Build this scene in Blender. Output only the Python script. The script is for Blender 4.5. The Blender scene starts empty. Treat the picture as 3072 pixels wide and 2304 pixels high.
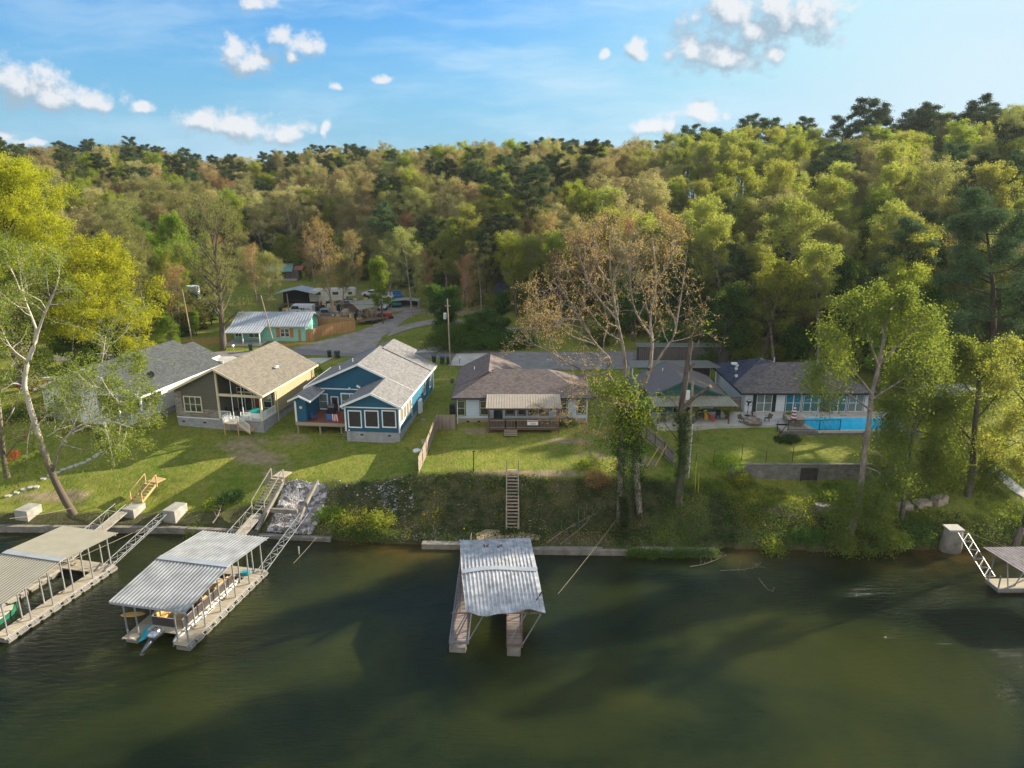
import bpy, bmesh, math, random
import numpy as np
from mathutils import Vector, Matrix
R = math.radians
scn = bpy.context.scene
COL = scn.collection
# ---------------------------------------------------------------- camera, sky, sun
CAMH, PITCH, FPX = 33.0, R(16.0), 2132.0
cam_d = bpy.data.cameras.new('camera'); cam = bpy.data.objects.new('camera', cam_d); COL.objects.link(cam)
cam.location = (0, 0, CAMH); cam.rotation_euler = (math.pi/2 - PITCH, 0, 0)
cam_d.sensor_width = 36.0; cam_d.lens = 36.0*FPX/3072.0; cam_d.clip_start = 0.5; cam_d.clip_end = 6000
scn.camera = cam
SUN_EL, SUN_AZ = R(21.5), R(62.0)          # azimuth clockwise from +Y
scn.view_settings.view_transform = 'Standard'; scn.view_settings.look = 'None'
scn.view_settings.exposure = 1.35; scn.view_settings.gamma = 1.0; scn.view_settings.use_curve_mapping = False
try:
    scn.cycles.max_bounces = 6; scn.cycles.diffuse_bounces = 2; scn.cycles.glossy_bounces = 3
    scn.cycles.transmission_bounces = 3; scn.cycles.transparent_max_bounces = 6
    scn.cycles.sample_clamp_indirect = 6.0; scn.cycles.use_denoising = True
except Exception: pass
sd = bpy.data.lights.new('sun', 'SUN'); sd.energy = 4.8; sd.angle = R(0.55); sd.color = (1.0, 0.89, 0.72)
sun = bpy.data.objects.new('sun', sd); COL.objects.link(sun)
sun_dir = Vector((math.sin(SUN_AZ)*math.cos(SUN_EL), math.cos(SUN_AZ)*math.cos(SUN_EL), math.sin(SUN_EL)))
sun.rotation_euler = sun_dir.to_track_quat('Z', 'Y').to_euler(); sun.location = (80, 60, 90)

def ray(u, v):
    """direction of the photograph's pixel (3072 wide) in the world"""
    x = (u-1536)/FPX; z = -(v-1152)/FPX
    return Vector((x, math.cos(PITCH)+z*math.sin(PITCH), -math.sin(PITCH)+z*math.cos(PITCH)))
def P(u, v, z):
    d = ray(u, v); t = (z-CAMH)/d.z
    return Vector((d.x*t, d.y*t, z))
def PY(u, v, y):
    d = ray(u, v); t = y/d.y
    return Vector((d.x*t, y, CAMH+d.z*t))

# ---- node helpers
class NT:
    def __init__(s, tree): s.t = tree; s.n = tree.nodes; s.l = tree.links
    def add(s, typ, **kw):
        nd = s.n.new(typ)
        for k, v in kw.items():
            if k.startswith('i_'): s.set(nd, k[2:], v)
            else: setattr(nd, k, v)
        return nd
    def set(s, nd, k, v):
        sock = nd.inputs[int(k)] if k.isdigit() else nd.inputs[k.replace('_', ' ')]
        if isinstance(v, bpy.types.NodeSocket): s.l.new(v, sock)
        else: sock.default_value = v
    def math(s, op, a, b=None, c=None, clamp=False):
        nd = s.n.new('ShaderNodeMath'); nd.operation = op; nd.use_clamp = clamp
        for i, q in enumerate((a, b, c)):
            if q is not None: s.set(nd, str(i), q)
        return nd.outputs[0]
    def vmath(s, op, a, b=None, out=0):
        nd = s.n.new('ShaderNodeVectorMath'); nd.operation = op
        s.set(nd, '0', a)
        if b is not None: s.set(nd, '1', b)
        return nd.outputs[out]
    def mix(s, f, a, b, blend='MIX'):
        nd = s.n.new('ShaderNodeMix'); nd.data_type = 'RGBA'; nd.blend_type = blend
        s.set(nd, '0', f); s.set(nd, '6', a); s.set(nd, '7', b)
        return nd.outputs[2]
    def noise(s, vec, scale, detail=3, rough=.55, dist=0.0, out=0):
        nd = s.n.new('ShaderNodeTexNoise')
        if vec is not None: s.l.new(vec, nd.inputs['Vector'])
        nd.inputs['Scale'].default_value = scale; nd.inputs['Detail'].default_value = detail
        nd.inputs['Roughness'].default_value = rough; nd.inputs['Distortion'].default_value = dist
        return nd.outputs[out]
    def ramp(s, f, stops, interp='LINEAR'):
        nd = s.n.new('ShaderNodeValToRGB'); cr = nd.color_ramp; cr.interpolation = interp
        while len(cr.elements) < len(stops): cr.elements.new(.5)
        for e, (p, c) in zip(cr.elements, stops):
            e.position = p; e.color = c if len(c) == 4 else (*c, 1)
        s.l.new(f, nd.inputs[0]); return nd.outputs[0]
    def mapr(s, v, a, b, c=0., d=1., smooth=False):
        nd = s.n.new('ShaderNodeMapRange'); nd.clamp = True
        if smooth: nd.interpolation_type = 'SMOOTHSTEP'
        s.set(nd, '0', v); nd.inputs[1].default_value = a; nd.inputs[2].default_value = b
        nd.inputs[3].default_value = c; nd.inputs[4].default_value = d
        return nd.outputs[0]
    def scale(s, vec, sc):
        return s.vmath('MULTIPLY', vec, sc)

# ---- world: Nishita sky with a few fair weather clouds
world = bpy.data.worlds.new('World'); scn.world = world; world.use_nodes = True
w = NT(world.node_tree)
for nd in list(w.n): w.n.remove(nd)
sky = w.add('ShaderNodeTexSky', sky_type='NISHITA'); sky.sun_disc = False
sky.sun_elevation = SUN_EL; sky.sun_rotation = SUN_AZ; sky.altitude = 100; sky.air_density = 1.0; sky.dust_density = 1.4; sky.ozone_density = 3.0
tc = w.add('ShaderNodeTexCoord').outputs['Generated']
sep = w.add('ShaderNodeSeparateXYZ', i_0=tc)
yy = w.math('MAXIMUM', sep.outputs[1], 0.05)
gx = w.math('DIVIDE', sep.outputs[0], yy); gz = w.math('DIVIDE', sep.outputs[2], yy)
gv = w.add('ShaderNodeCombineXYZ', i_0=gx, i_1=gz, i_2=0.0).outputs[0]
warp = w.vmath('SUBTRACT', w.noise(gv, 9.0, 3, .6, out=1), (.5, .5, .5))
gvw = w.vmath('ADD', gv, w.scale(warp, (.05, .03, 0)))
def G(u, v):
    d = ray(u, v); return d.x/d.y, d.z/d.y
clouds = [(60, 250, 110, 62), (150, 290, 120, 45), (285, 300, 80, 34), (715, 150, 50, 42), (770, 185, 60, 38), (850, 112, 40, 26),
          (915, 145, 52, 30), (880, 180, 26, 16), (425, 322, 44, 14), (600, 362, 70, 38), (720, 378, 120, 42), (860, 385, 66, 28),
          (785, 0, 54, 26), (1150, 238, 24, 10), (1015, 262, 20, 10), (980, 380, 12, 22), (20, 410, 46, 14), (80, 422, 40, 12),
          (2180, 45, 100, 70), (2265, 95, 80, 60), (2090, 150, 90, 50), (2190, 180, 105, 44), (2310, 155, 62, 36), (2420, 60, 110, 66),
          (2330, 20, 90, 50), (2490, 70, 40, 30), (1905, 145, 34, 30), (1805, 165, 14, 12), (2105, 340, 85, 26), (1960, 385, 60, 26),
          (2180, 345, 30, 16)]
def cloud_field(vec):
    acc = None
    for (u, v, ru, rv) in clouds:
        cx, cz = G(u, v)
        q = w.vmath('SUBTRACT', vec, (cx, cz, 0))
        q = w.vmath('MULTIPLY', q, (FPX/ru/1.3, FPX/rv/1.3, 0))
        l = w.math('SUBTRACT', 1.0, w.vmath('LENGTH', q, out=1))
        acc = l if acc is None else w.math('SMOOTH_MAX', acc, l, .25)
    return acc
fld = cloud_field(gvw)
billow = w.noise(gv, 34.0, 9, .62, 0.)
dens = w.math('ADD', fld, w.math('MULTIPLY', w.math('SUBTRACT', billow, .49), 2.7))
mask = w.mapr(dens, -.02, .80, 0, 1, True)
bil2 = w.noise(w.vmath('ADD', gv, (.010, .016, 0)), 34.0, 9, .62, 0.)
lit = w.math('SUBTRACT', billow, bil2)
fld2 = cloud_field(w.vmath('ADD', gvw, (.010, .022, 0)))
lit = w.math('ADD', w.math('MULTIPLY', lit, 1.6), w.math('MULTIPLY', w.math('SUBTRACT', fld, fld2), .9))
litm = w.mapr(lit, -.12, .55, 0, 1, True)
ccol = w.mix(litm, (1.15, 1.55, 1.9, 1), (2.7, 2.75, 2.85, 1))
cir = w.noise(w.vmath('MULTIPLY', w.vmath('ADD', gv, w.scale(warp, (.06, .03, 0))), (2.2, 12., 1)), 1.0, 5, .6)
cirm = w.math('MULTIPLY', w.mapr(cir, .42, .68, 0, .80, True), w.mapr(gx, -.75, .2, .35, 1.0))
skc = w.add('ShaderNodeHueSaturation', i_Saturation=1.32, i_Value=.74, i_Hue=.5, i_Color=sky.outputs[0]).outputs[0]
skc = w.vmath('MULTIPLY', skc, (.44, .70, .87))
skc = w.vmath('MINIMUM', skc, (2.4, 2.9, 3.25))
skc = w.mix(w.mapr(gz, -.02, .30, .85, 0, True), skc, (.72, 1.65, 2.5, 1))
hz = w.mapr(gx, -.10, .70, 0, .80, True)
skc = w.mix(hz, skc, (2.15, 2.72, 3.0, 1))
skc = w.mix(cirm, skc, (1.9, 2.6, 3.1, 1))
skc = w.mix(w.math('MULTIPLY', mask, .93), skc, ccol)
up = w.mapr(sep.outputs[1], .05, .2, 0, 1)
back = w.mix(w.mapr(sep.outputs[1], -.45, .0, .80, .35), sky.outputs[0], (4.0, 4.0, 3.95, 1))  # white mixed into the unseen sky behind the camera, added as fill light
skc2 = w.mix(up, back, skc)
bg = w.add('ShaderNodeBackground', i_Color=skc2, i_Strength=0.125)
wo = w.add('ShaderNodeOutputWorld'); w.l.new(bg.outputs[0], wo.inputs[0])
world.cycles.sampling_method = 'MANUAL'; world.cycles.sample_map_resolution = 256

# ---------------------------------------------------------------- object helpers
def tag(o, label=None, cat=None, group=None, kind=None):
    if label: o['label'] = label
    if cat: o['category'] = cat
    if group: o['group'] = group
    if kind: o['kind'] = kind
    return o
def thing(name, label, cat, loc=(0, 0, 0), rz=0.0, group=None):
    o = bpy.data.objects.new(name, None); o.empty_display_size = .3; COL.objects.link(o)
    o.location = loc; o.rotation_euler = (0, 0, rz)
    return tag(o, label, cat, group)
def dup(root, loc, rz, label=None, group=None):
    def cp(o, par):
        c = o.copy(); COL.objects.link(c); c.parent = par
        for ch in list(o.children): cp(ch, c)
        return c
    r = cp(root, None); r.location = loc; r.rotation_euler = (0, 0, rz)
    if label: r['label'] = label
    if group: r['group'] = group
    return r
class MB:
    def __init__(s): s.v = []; s.f = []
    def add(s, vs, fs):
        b = len(s.v); s.v += [tuple(p) for p in vs]; s.f += [tuple(b+i for i in f) for f in fs]; return s
    def box(s, c, d, rz=0., rx=0., ry=0.):
        hx, hy, hz = d[0]/2, d[1]/2, d[2]/2
        vs = [Vector((x, y, z)) for x in (-hx, hx) for y in (-hy, hy) for z in (-hz, hz)]
        if rz or rx or ry:
            m = Matrix.Rotation(rz, 3, 'Z') @ Matrix.Rotation(ry, 3, 'Y') @ Matrix.Rotation(rx, 3, 'X'); vs = [m @ q for q in vs]
        c = Vector(c); vs = [q+c for q in vs]
        return s.add(vs, [(0, 1, 3, 2), (4, 6, 7, 5), (0, 4, 5, 1), (2, 3, 7, 6), (0, 2, 6, 4), (1, 5, 7, 3)])
    def bb(s, a, b):
        return s.box([(a[i]+b[i])/2 for i in range(3)], [abs(b[i]-a[i]) for i in range(3)])
    def beam(s, p, q, wd, ht=None, up=(0, 0, 1)):
        p, q = Vector(p), Vector(q); ht = ht or wd; d = (q-p).normalized(); upv = Vector(up)
        if abs(d.dot(upv)) > .97: upv = Vector((0, 1, 0))
        sx = d.cross(upv).normalized()*wd/2; sy = sx.cross(d).normalized()*ht/2
        vs = [e+a*sx+b*sy for e in (p, q) for a, b in ((-1, -1), (1, -1), (1, 1), (-1, 1))]
        return s.add(vs, [(0, 3, 2, 1), (4, 5, 6, 7), (0, 1, 5, 4), (1, 2, 6, 5), (2, 3, 7, 6), (3, 0, 4, 7)])
    def tube(s, pts, rad, n=8, caps=True):
        pts = [Vector(p) for p in pts]
        if not hasattr(rad, '__len__'): rad = [rad]*len(pts)
        b = len(s.v); ref = Vector((.3, .1, 1)).normalized()
        for i, p in enumerate(pts):
            d = (pts[min(i+1, len(pts)-1)]-pts[max(i-1, 0)]).normalized()
            if abs(d.dot(ref)) > .95: r0 = Vector((1, .2, .1)).normalized()
            else: r0 = ref
            a = d.cross(r0).normalized(); c = a.cross(d)
            for k in range(n):
                t = 2*math.pi*k/n; s.v.append(tuple(p+(a*math.cos(t)+c*math.sin(t))*rad[i]))
        for i in range(len(pts)-1):
            for k in range(n):
                s.f.append((b+i*n+k, b+i*n+(k+1) % n, b+(i+1)*n+(k+1) % n, b+(i+1)*n+k))
        if caps:
            s.f.append(tuple(b+k for k in range(n))[::-1]); e = b+(len(pts)-1)*n; s.f.append(tuple(e+k for k in range(n)))
        return s
    def lathe(s, c, prof, n=16, sx=1., sy=1.):
        b = len(s.v); c = Vector(c)
        for (r, z) in prof:
            for k in range(n):
                t = 2*math.pi*k/n; s.v.append((c.x+r*sx*math.cos(t), c.y+r*sy*math.sin(t), c.z+z))
        for i in range(len(prof)-1):
            for k in range(n): s.f.append((b+i*n+k, b+i*n+(k+1) % n, b+(i+1)*n+(k+1) % n, b+(i+1)*n+k))
        s.f.append(tuple(b+k for k in range(n))[::-1]); e = b+(len(prof)-1)*n; s.f.append(tuple(e+k for k in range(n)))
        return s
    def slab(s, poly, th):
        """thick sheet: polygon (3d points, counterclockwise from above) with thickness straight down"""
        n = len(poly); up = [Vector(p) for p in poly]; dn = [p-Vector((0, 0, th)) for p in up]
        return s.add(up+dn, [tuple(range(n)), tuple(range(2*n-1, n-1, -1))]+[(i, n+i, n+(i+1) % n, (i+1) % n) for i in range(n)])
    def prism(s, poly, ax, a, b):
        """2d polygon extruded along axis ax ('x','y','z') from a to b"""
        n = len(poly)
        def m(p, t):
            return {'x': (t, p[0], p[1]), 'y': (p[0], t, p[1]), 'z': (p[0], p[1], t)}[ax]
        vs = [m(p, a) for p in poly]+[m(p, b) for p in poly]
        return s.add(vs, [tuple(range(n)), tuple(range(2*n-1, n-1, -1))]+[(i, n+i, n+(i+1) % n, (i+1) % n) for i in range(n)])
    def build(s, name, mat, parent=None, smooth=False, bevel=0.):
        me = bpy.data.meshes.new(name); me.from_pydata(s.v, [], s.f)
        bm = bmesh.new(); bm.from_mesh(me); bmesh.ops.recalc_face_normals(bm, faces=bm.faces); bm.to_mesh(me); bm.free()
        o = bpy.data.objects.new(name, me); COL.objects.link(o); me.materials.append(mat)
        if parent is not None: o.parent = parent
        if smooth: me.polygons.foreach_set('use_smooth', [True]*len(me.polygons))
        if bevel:
            md = o.modifiers.new('bevel', 'BEVEL'); md.width = bevel; md.segments = 2; md.limit_method = 'ANGLE'
        return o
def np_mesh(name, V, F, mat, parent=None, attrs=None, smooth=False):
    """fast mesh from numpy: V (n,3), F (m,k)"""
    me = bpy.data.meshes.new(name); V = np.ascontiguousarray(V, np.float32); F = np.ascontiguousarray(F, np.int32)
    me.vertices.add(len(V)); me.vertices.foreach_set('co', V.ravel())
    m, k = F.shape; me.loops.add(m*k); me.loops.foreach_set('vertex_index', F.ravel())
    me.polygons.add(m); me.polygons.foreach_set('loop_start', np.arange(0, m*k, k, dtype=np.int32))
    if smooth: me.polygons.foreach_set('use_smooth', np.ones(m, bool))
    for nm, (dom, arr) in (attrs or {}).items():
        if arr.ndim == 2:
            a = me.attributes.new(nm, 'FLOAT_COLOR', dom); a.data.foreach_set('color', np.ascontiguousarray(arr, np.float32).ravel())
        else:
            a = me.attributes.new(nm, 'FLOAT', dom); a.data.foreach_set('value', np.ascontiguousarray(arr, np.float32))
    me.update(calc_edges=True); me.validate()
    if mat is not None: me.materials.append(mat)
    o = bpy.data.objects.new(name, me); COL.objects.link(o)
    if parent is not None: o.parent = parent
    return o
# ---------------------------------------------------------------- materials
MATS = {}
def newmat(name):
    m = bpy.data.materials.new(name); m.use_nodes = True; t = NT(m.node_tree)
    b = t.n['Principled BSDF']; MATS[name] = m
    return m, t, b
def objco(t): return t.add('ShaderNodeTexCoord').outputs['Object']
def geopos(t): return t.add('ShaderNodeNewGeometry').outputs['Position']
def simple(name, col, rough=.7, metal=0., var=.18, scale=3., bump=0., bscale=40., spec=.5):
    m, t, b = newmat(name); co = objco(t)
    n = t.noise(co, scale, 5, .6)
    c2 = tuple(max(0, c*(1-var)) for c in col)+(1,); c3 = tuple(min(1, c*(1+var*.7)) for c in col)+(1,)
    t.l.new(t.mix(t.mapr(n, .3, .7), c2, c3), b.inputs['Base Color'])
    b.inputs['Roughness'].default_value = rough; b.inputs['Metallic'].default_value = metal
    b.inputs['Specular IOR Level'].default_value = spec
    if bump:
        bp = t.add('ShaderNodeBump', i_Strength=bump, i_Distance=.05, i_Height=t.noise(co, bscale, 3))
        t.l.new(bp.outputs[0], b.inputs['Normal'])
    return m
def bands(name, c1, c2, axis, period, duty=.12, rough=.7, metal=0., var=.15, nscale=1.5, bump=.6, grain=None, spec=.4):
    """boards / courses / ribs along one object axis: c1 faces with c2 joints"""
    m, t, b = newmat(name); co = objco(t); s = t.add('ShaderNodeSeparateXYZ', i_0=co)
    fr = t.math('FRACT', t.math('DIVIDE', s.outputs[axis], period))
    idx = t.math('FLOOR', t.math('DIVIDE', s.outputs[axis], period))
    wn = t.add('ShaderNodeTexWhiteNoise', noise_dimensions='1D', i_W=idx).outputs[0]
    line = t.mapr(t.math('ABSOLUTE', t.math('SUBTRACT', fr, .5)), .5-duty, .5-duty*.6)
    n = t.noise(t.scale(co, grain or (1, 1, 1)), nscale, 5, .6)
    v = t.math('ADD', t.math('MULTIPLY', t.math('SUBTRACT', wn, .5), var*1.2), t.math('MULTIPLY', t.math('SUBTRACT', n, .5), var*3))
    base = t.mix(1.0, (*c1, 1), t.add('ShaderNodeCombineColor', i_0=t.math('ADD', 1, v), i_1=t.math('ADD', 1, v), i_2=t.math('ADD', 1, v)).outputs[0], 'MULTIPLY')
    t.l.new(t.mix(line, base, (*c2, 1)), b.inputs['Base Color'])
    bp = t.add('ShaderNodeBump', i_Strength=bump, i_Distance=.03, i_Height=t.math('SUBTRACT', 1, line))
    t.l.new(bp.outputs[0], b.inputs['Normal'])
    b.inputs['Roughness'].default_value = rough; b.inputs['Metallic'].default_value = metal; b.inputs['Specular IOR Level'].default_value = spec
    return m
def shingle(name, c1, c2, axis=1, course=.2):
    m, t, b = newmat(name); co = objco(t); s = t.add('ShaderNodeSeparateXYZ', i_0=co)
    ax = s.outputs[axis]; ot = s.outputs[1-axis]
    row = t.math('FLOOR', t.math('DIVIDE', ax, course))
    cell = t.math('FLOOR', t.math('ADD', t.math('DIVIDE', ot, .33), t.math('MULTIPLY', row, .37)))
    cv = t.add('ShaderNodeCombineXYZ', i_0=row, i_1=cell, i_2=0.0).outputs[0]
    wn = t.add('ShaderNodeTexWhiteNoise', noise_dimensions='2D', i_Vector=cv).outputs[0]
    big = t.noise(co, .5, 4, .6); fine = t.noise(co, 14, 3, .6)
    f = t.math('ADD', t.math('MULTIPLY', wn, .55), t.math('ADD', t.math('MULTIPLY', big, .35), t.math('MULTIPLY', fine, .25)))
    c = t.mix(t.mapr(f, .25, .95), (*c1, 1), (*c2, 1))
    fr = t.math('FRACT', t.math('DIVIDE', ax, course))
    edge = t.mapr(fr, 0, .16, .8, 1.0)
    c = t.mix(1.0, c, t.add('ShaderNodeCombineColor', i_0=edge, i_1=edge, i_2=edge).outputs[0], 'MULTIPLY')
    stn = t.noise(t.scale(co, (1, .35, 1) if axis == 1 else (.35, 1, 1)), .9, 5, .65)
    c = t.mix(t.mapr(stn, .55, .75, 0, .28), c, tuple(x*.55 for x in c1)+(1,))
    t.l.new(c, b.inputs['Base Color'])
    bp = t.add('ShaderNodeBump', i_Strength=.5, i_Distance=.02, i_Height=t.math('ADD', fr, wn))
    t.l.new(bp.outputs[0], b.inputs['Normal']); b.inputs['Roughness'].default_value = .9; b.inputs['Specular IOR Level'].default_value = .2
    return m
def masonry(name, c1, c2, mortar, bw=.4, bh=.2, rough=.9, var=.5, swap=False):
    m, t, b = newmat(name); co = objco(t); s = t.add('ShaderNodeSeparateXYZ', i_0=co)
    hx = t.math('ADD', s.outputs[0], s.outputs[1])
    cv = t.add('ShaderNodeCombineXYZ', i_0=hx, i_1=s.outputs[2], i_2=0.0).outputs[0]
    br = t.add('ShaderNodeTexBrick', i_Vector=cv, i_Scale=1.0)
    br.inputs['Color1'].default_value = (*c1, 1); br.inputs['Color2'].default_value = (*c2, 1); br.inputs['Mortar'].default_value = (*mortar, 1)
    br.inputs['Brick Width'].default_value = bw; br.inputs['Row Height'].default_value = bh; br.inputs['Mortar Size'].default_value = .012
    n = t.noise(co, 1.2, 6, .65); n2 = t.noise(co, 9, 4)
    v = t.mapr(t.math('ADD', n, t.math('MULTIPLY', n2, .5)), .45, 1.05, 1-var*.6, 1+var*.35)
    t.l.new(t.mix(1.0, br.outputs[0], t.add('ShaderNodeCombineColor', i_0=v, i_1=v, i_2=v).outputs[0], 'MULTIPLY'), b.inputs['Base Color'])
    bp = t.add('ShaderNodeBump', i_Strength=.6, i_Distance=.03, i_Height=t.math('ADD', t.math('SUBTRACT', 1, br.outputs[1]), n2))
    t.l.new(bp.outputs[0], b.inputs['Normal']); b.inputs['Roughness'].default_value = rough
    return m
def leafmat(name, cols, trans=.45, tint=.35, rough=.6, hue_j=.03):
    """leaf cards: three hues mixed per leaf cluster (face attribute) and a slightly different hue for every tree"""
    m, t, b = newmat(name)
    a = t.add('ShaderNodeAttribute', attribute_name='tint').outputs['Fac']
    rnd = t.add('ShaderNodeObjectInfo').outputs['Random']
    f = t.math('ADD', t.math('MULTIPLY', a, .75), t.math('MULTIPLY', rnd, .25))
    c = t.ramp(f, [(0., cols[0]), (.5, cols[1]), (1., cols[2])])
    hs = t.add('ShaderNodeHueSaturation', i_Color=c, i_Hue=t.mapr(rnd, 0, 1, .5-hue_j, .5+hue_j), i_Value=t.mapr(t.math('FRACT', t.math('MULTIPLY', rnd, 7.3)), 0, 1, .66, 1.30)).outputs[0]
    d = t.add('ShaderNodeBsdfDiffuse', i_Color=hs, i_Roughness=.3)
    tr = t.add('ShaderNodeBsdfTranslucent', i_Color=t.mix(.35, hs, (.5, .55, .05, 1), 'MIX') if trans > .3 else hs)
    mx = t.add('ShaderNodeMixShader', i_0=trans); t.l.new(d.outputs[0], mx.inputs[1]); t.l.new(tr.outputs[0], mx.inputs[2])
    gl = t.add('ShaderNodeBsdfGlossy', i_Roughness=.6, i_Color=(.8, .85, .8, 1))
    m2 = t.add('ShaderNodeMixShader', i_0=.012); t.l.new(mx.outputs[0], m2.inputs[1]); t.l.new(gl.outputs[0], m2.inputs[2])
    t.n.remove(b); t.l.new(m2.outputs[0], t.n['Material Output'].inputs[0])
    return m
def barkmat(name, c1, c2, patch=1.5, thr=(.4, .6)):
    m, t, b = newmat(name); co = objco(t)
    n = t.noise(t.scale(co, (1, 1, .35)), patch, 5, .65); n2 = t.noise(t.scale(co, (6, 6, 1)), 3, 4, .7)
    c = t.mix(t.mapr(n, *thr), (*c1, 1), (*c2, 1)); v = t.mapr(n2, .2, .8, .6, 1.15)
    t.l.new(t.mix(1.0, c, t.add('ShaderNodeCombineColor', i_0=v, i_1=v, i_2=v).outputs[0], 'MULTIPLY'), b.inputs['Base Color'])
    b.inputs['Roughness'].default_value = .95; b.inputs['Specular IOR Level'].default_value = .1
    bp = t.add('ShaderNodeBump', i_Strength=.7, i_Distance=.05, i_Height=n2); t.l.new(bp.outputs[0], b.inputs['Normal'])
    return m
def glassmat(name, tint, rough=.08, blotch=.3, curtain=None):
    m, t, b = newmat(name); co = objco(t); n = t.noise(co, .8, 3)
    c = t.mix(t.mapr(n, .35, .65), (*tint, 1), tuple(x*(1-blotch) for x in tint)+(1,))
    t.l.new(c, b.inputs['Base Color']); b.inputs['Roughness'].default_value = rough
    b.inputs['Specular IOR Level'].default_value = 1.0; b.inputs['IOR'].default_value = 1.5
    b.inputs['Coat Weight'].default_value = .6; b.inputs['Coat Roughness'].default_value = .03
    return m

M_white = simple('white_trim_paint', (.72, .74, .72), .55, var=.08)
M_blue = simple('blue_siding_paint', (.005, .082, .145), .6, var=.12, scale=.8)
M_blueb = bands('blue_batten_siding', (.010, .115, .20), (.10, .35, .42), 1, .4, .10, .6, bump=1., var=.06)
M_tanb = bands('cream_batten_siding', (.42, .34, .19), (.26, .20, .11), 1, .4, .12, .65, bump=1., var=.06)
M_cream = simple('cream_trim', (.62, .54, .36), .6, var=.08)
M_taupe = bands('taupe_lap_siding', (.125, .115, .085), (.07, .065, .05), 2, .18, .08, .7, bump=.8, var=.05)
M_whiteb = bands('white_batten_siding', (.62, .62, .55), (.42, .42, .37), 1, .4, .1, .6, bump=1., var=.05)
M_whitel = bands('white_lap_siding', (.66, .70, .72), (.42, .46, .50), 2, .19, .08, .6, bump=.8, var=.05)
M_palel = bands('pale_grey_lap_siding', (.52, .60, .66), (.33, .39, .44), 2, .19, .08, .6, bump=.8, var=.05)
M_teal = bands('teal_lap_siding', (.03, .12, .10), (.015, .07, .06), 2, .18, .08, .6, bump=.7, var=.06)
M_mint = bands('mint_lap_siding', (.22, .55, .45), (.14, .38, .30), 2, .18, .07, .6, bump=.7, var=.05)
M_shgrey = shingle('light_grey_shingles', (.145, .14, .132), (.25, .242, .23))
M_shtan = shingle('tan_shingles', (.135, .118, .092), (.215, .19, .148))
M_shdark = shingle('charcoal_shingles', (.05, .055, .055), (.10, .106, .104))
M_shbrown = shingle('brown_shingles', (.115, .09, .08), (.195, .157, .14))
M_shblack = shingle('blue_black_shingles', (.022, .028, .045), (.06, .07, .10))
M_shtaupe = shingle('dark_taupe_shingles', (.085, .075, .072), (.17, .15, .14))
M_block = masonry('grey_block', (.30, .30, .30), (.36, .36, .35), (.24, .24, .24), .4, .2, var=.45)
M_blockw = masonry('weathered_block_wall', (.17, .16, .14), (.23, .215, .18), (.12, .115, .10), .4, .2, var=.9)
M_stone = masonry('ledge_stone', (.40, .34, .27), (.20, .17, .14), (.10, .09, .08), .45, .11, var=.7)
M_brickt = masonry('tan_brick', (.42, .33, .24), (.33, .25, .18), (.3, .27, .22), .22, .08, var=.4)
M_metalw = bands('ribbed_pale_metal', (.36, .37, .33), (.22, .23, .21), 0, .3, .10, .35, .6, var=.08, bump=1.)
M_galv = simple('galvanised_sheet', (.46, .48, .48), .42, .45, var=.16, scale=1.2)
M_galvo = simple('weathered_galvanised_sheet', (.46, .46, .45), .6, .25, var=.45, scale=1.6, bump=.3, bscale=6)
M_galvt = simple('dull_tan_metal_sheet', (.31, .28, .20), .5, .35, var=.14, scale=1.4)
M_tanm = simple('tan_metal_sheet', (.40, .34, .25), .55, .1, var=.12, scale=1.5)
M_steel = simple('grey_steel_tube', (.33, .33, .33), .45, .5, var=.25, scale=4)
M_rust = simple('rusty_steel', (.17, .10, .07), .8, .1, var=.4, scale=5)
M_black = simple('black_metal', (.02, .02, .022), .5, .2, var=.2)
M_deckred = bands('red_deck_boards', (.24, .075, .045), (.08, .03, .02), 1, .14, .1, .6, var=.22, nscale=2, grain=(.4, 4, 1))
M_deckgrey = bands('weathered_dock_boards', (.40, .35, .26), (.12, .10, .07), 1, .15, .09, .85, var=.25, nscale=2.2, grain=(.5, 4, 1))
M_deckold = bands('old_grey_brown_boards', (.23, .19, .17), (.07, .06, .05), 1, .15, .10, .9, var=.4, nscale=2.2, grain=(.5, 4, 1))
M_wood = bands('weathered_timber', (.30, .24, .17), (.15, .12, .08), 2, .6, .02, .85, var=.25, nscale=3, grain=(5, 5, .6))
M_newwood = bands('new_pine_timber', (.50, .34, .15), (.3, .2, .09), 2, .9, .01, .8, var=.2, nscale=3, grain=(5, 5, .6))
M_darkwood = simple('dark_stained_timber', (.11, .065, .045), .8, var=.3, scale=4)
M_fencew = bands('weathered_fence_pickets', (.27, .22, .17), (.09, .07, .05), 0, .14, .09, .9, var=.35, nscale=2, grain=(3, 3, .5))
M_fencen = bands('golden_fence_pickets', (.40, .22, .085), (.17, .09, .035), 0, .14, .09, .85, var=.28, nscale=2, grain=(3, 3, .5))
M_conc = simple('pale_concrete', (.42, .40, .35), .9, var=.22, scale=.7, bump=.2, bscale=20)
M_concd = simple('stained_concrete', (.20, .18, .145), .92, var=.4, scale=1.4, bump=.3, bscale=12)
M_asph = simple('worn_asphalt', (.17, .16, .15), .92, var=.22, scale=.5, bump=.3, bscale=60)
M_gravel = simple('grey_gravel', (.25, .225, .195), .95, var=.30, scale=.6, bump=.6, bscale=25)
M_glass = glassmat('dark_window_glass', (.025, .045, .05))
M_glasst = glassmat('teal_window_glass', (.02, .14, .17))
M_glassg = glassmat('curtained_window_glass', (.16, .22, .20), blotch=.35)
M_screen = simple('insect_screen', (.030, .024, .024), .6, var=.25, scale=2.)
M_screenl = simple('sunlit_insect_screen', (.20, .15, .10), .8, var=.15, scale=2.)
M_dark = simple('dark_recess', (.02, .02, .022), .9)
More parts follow.
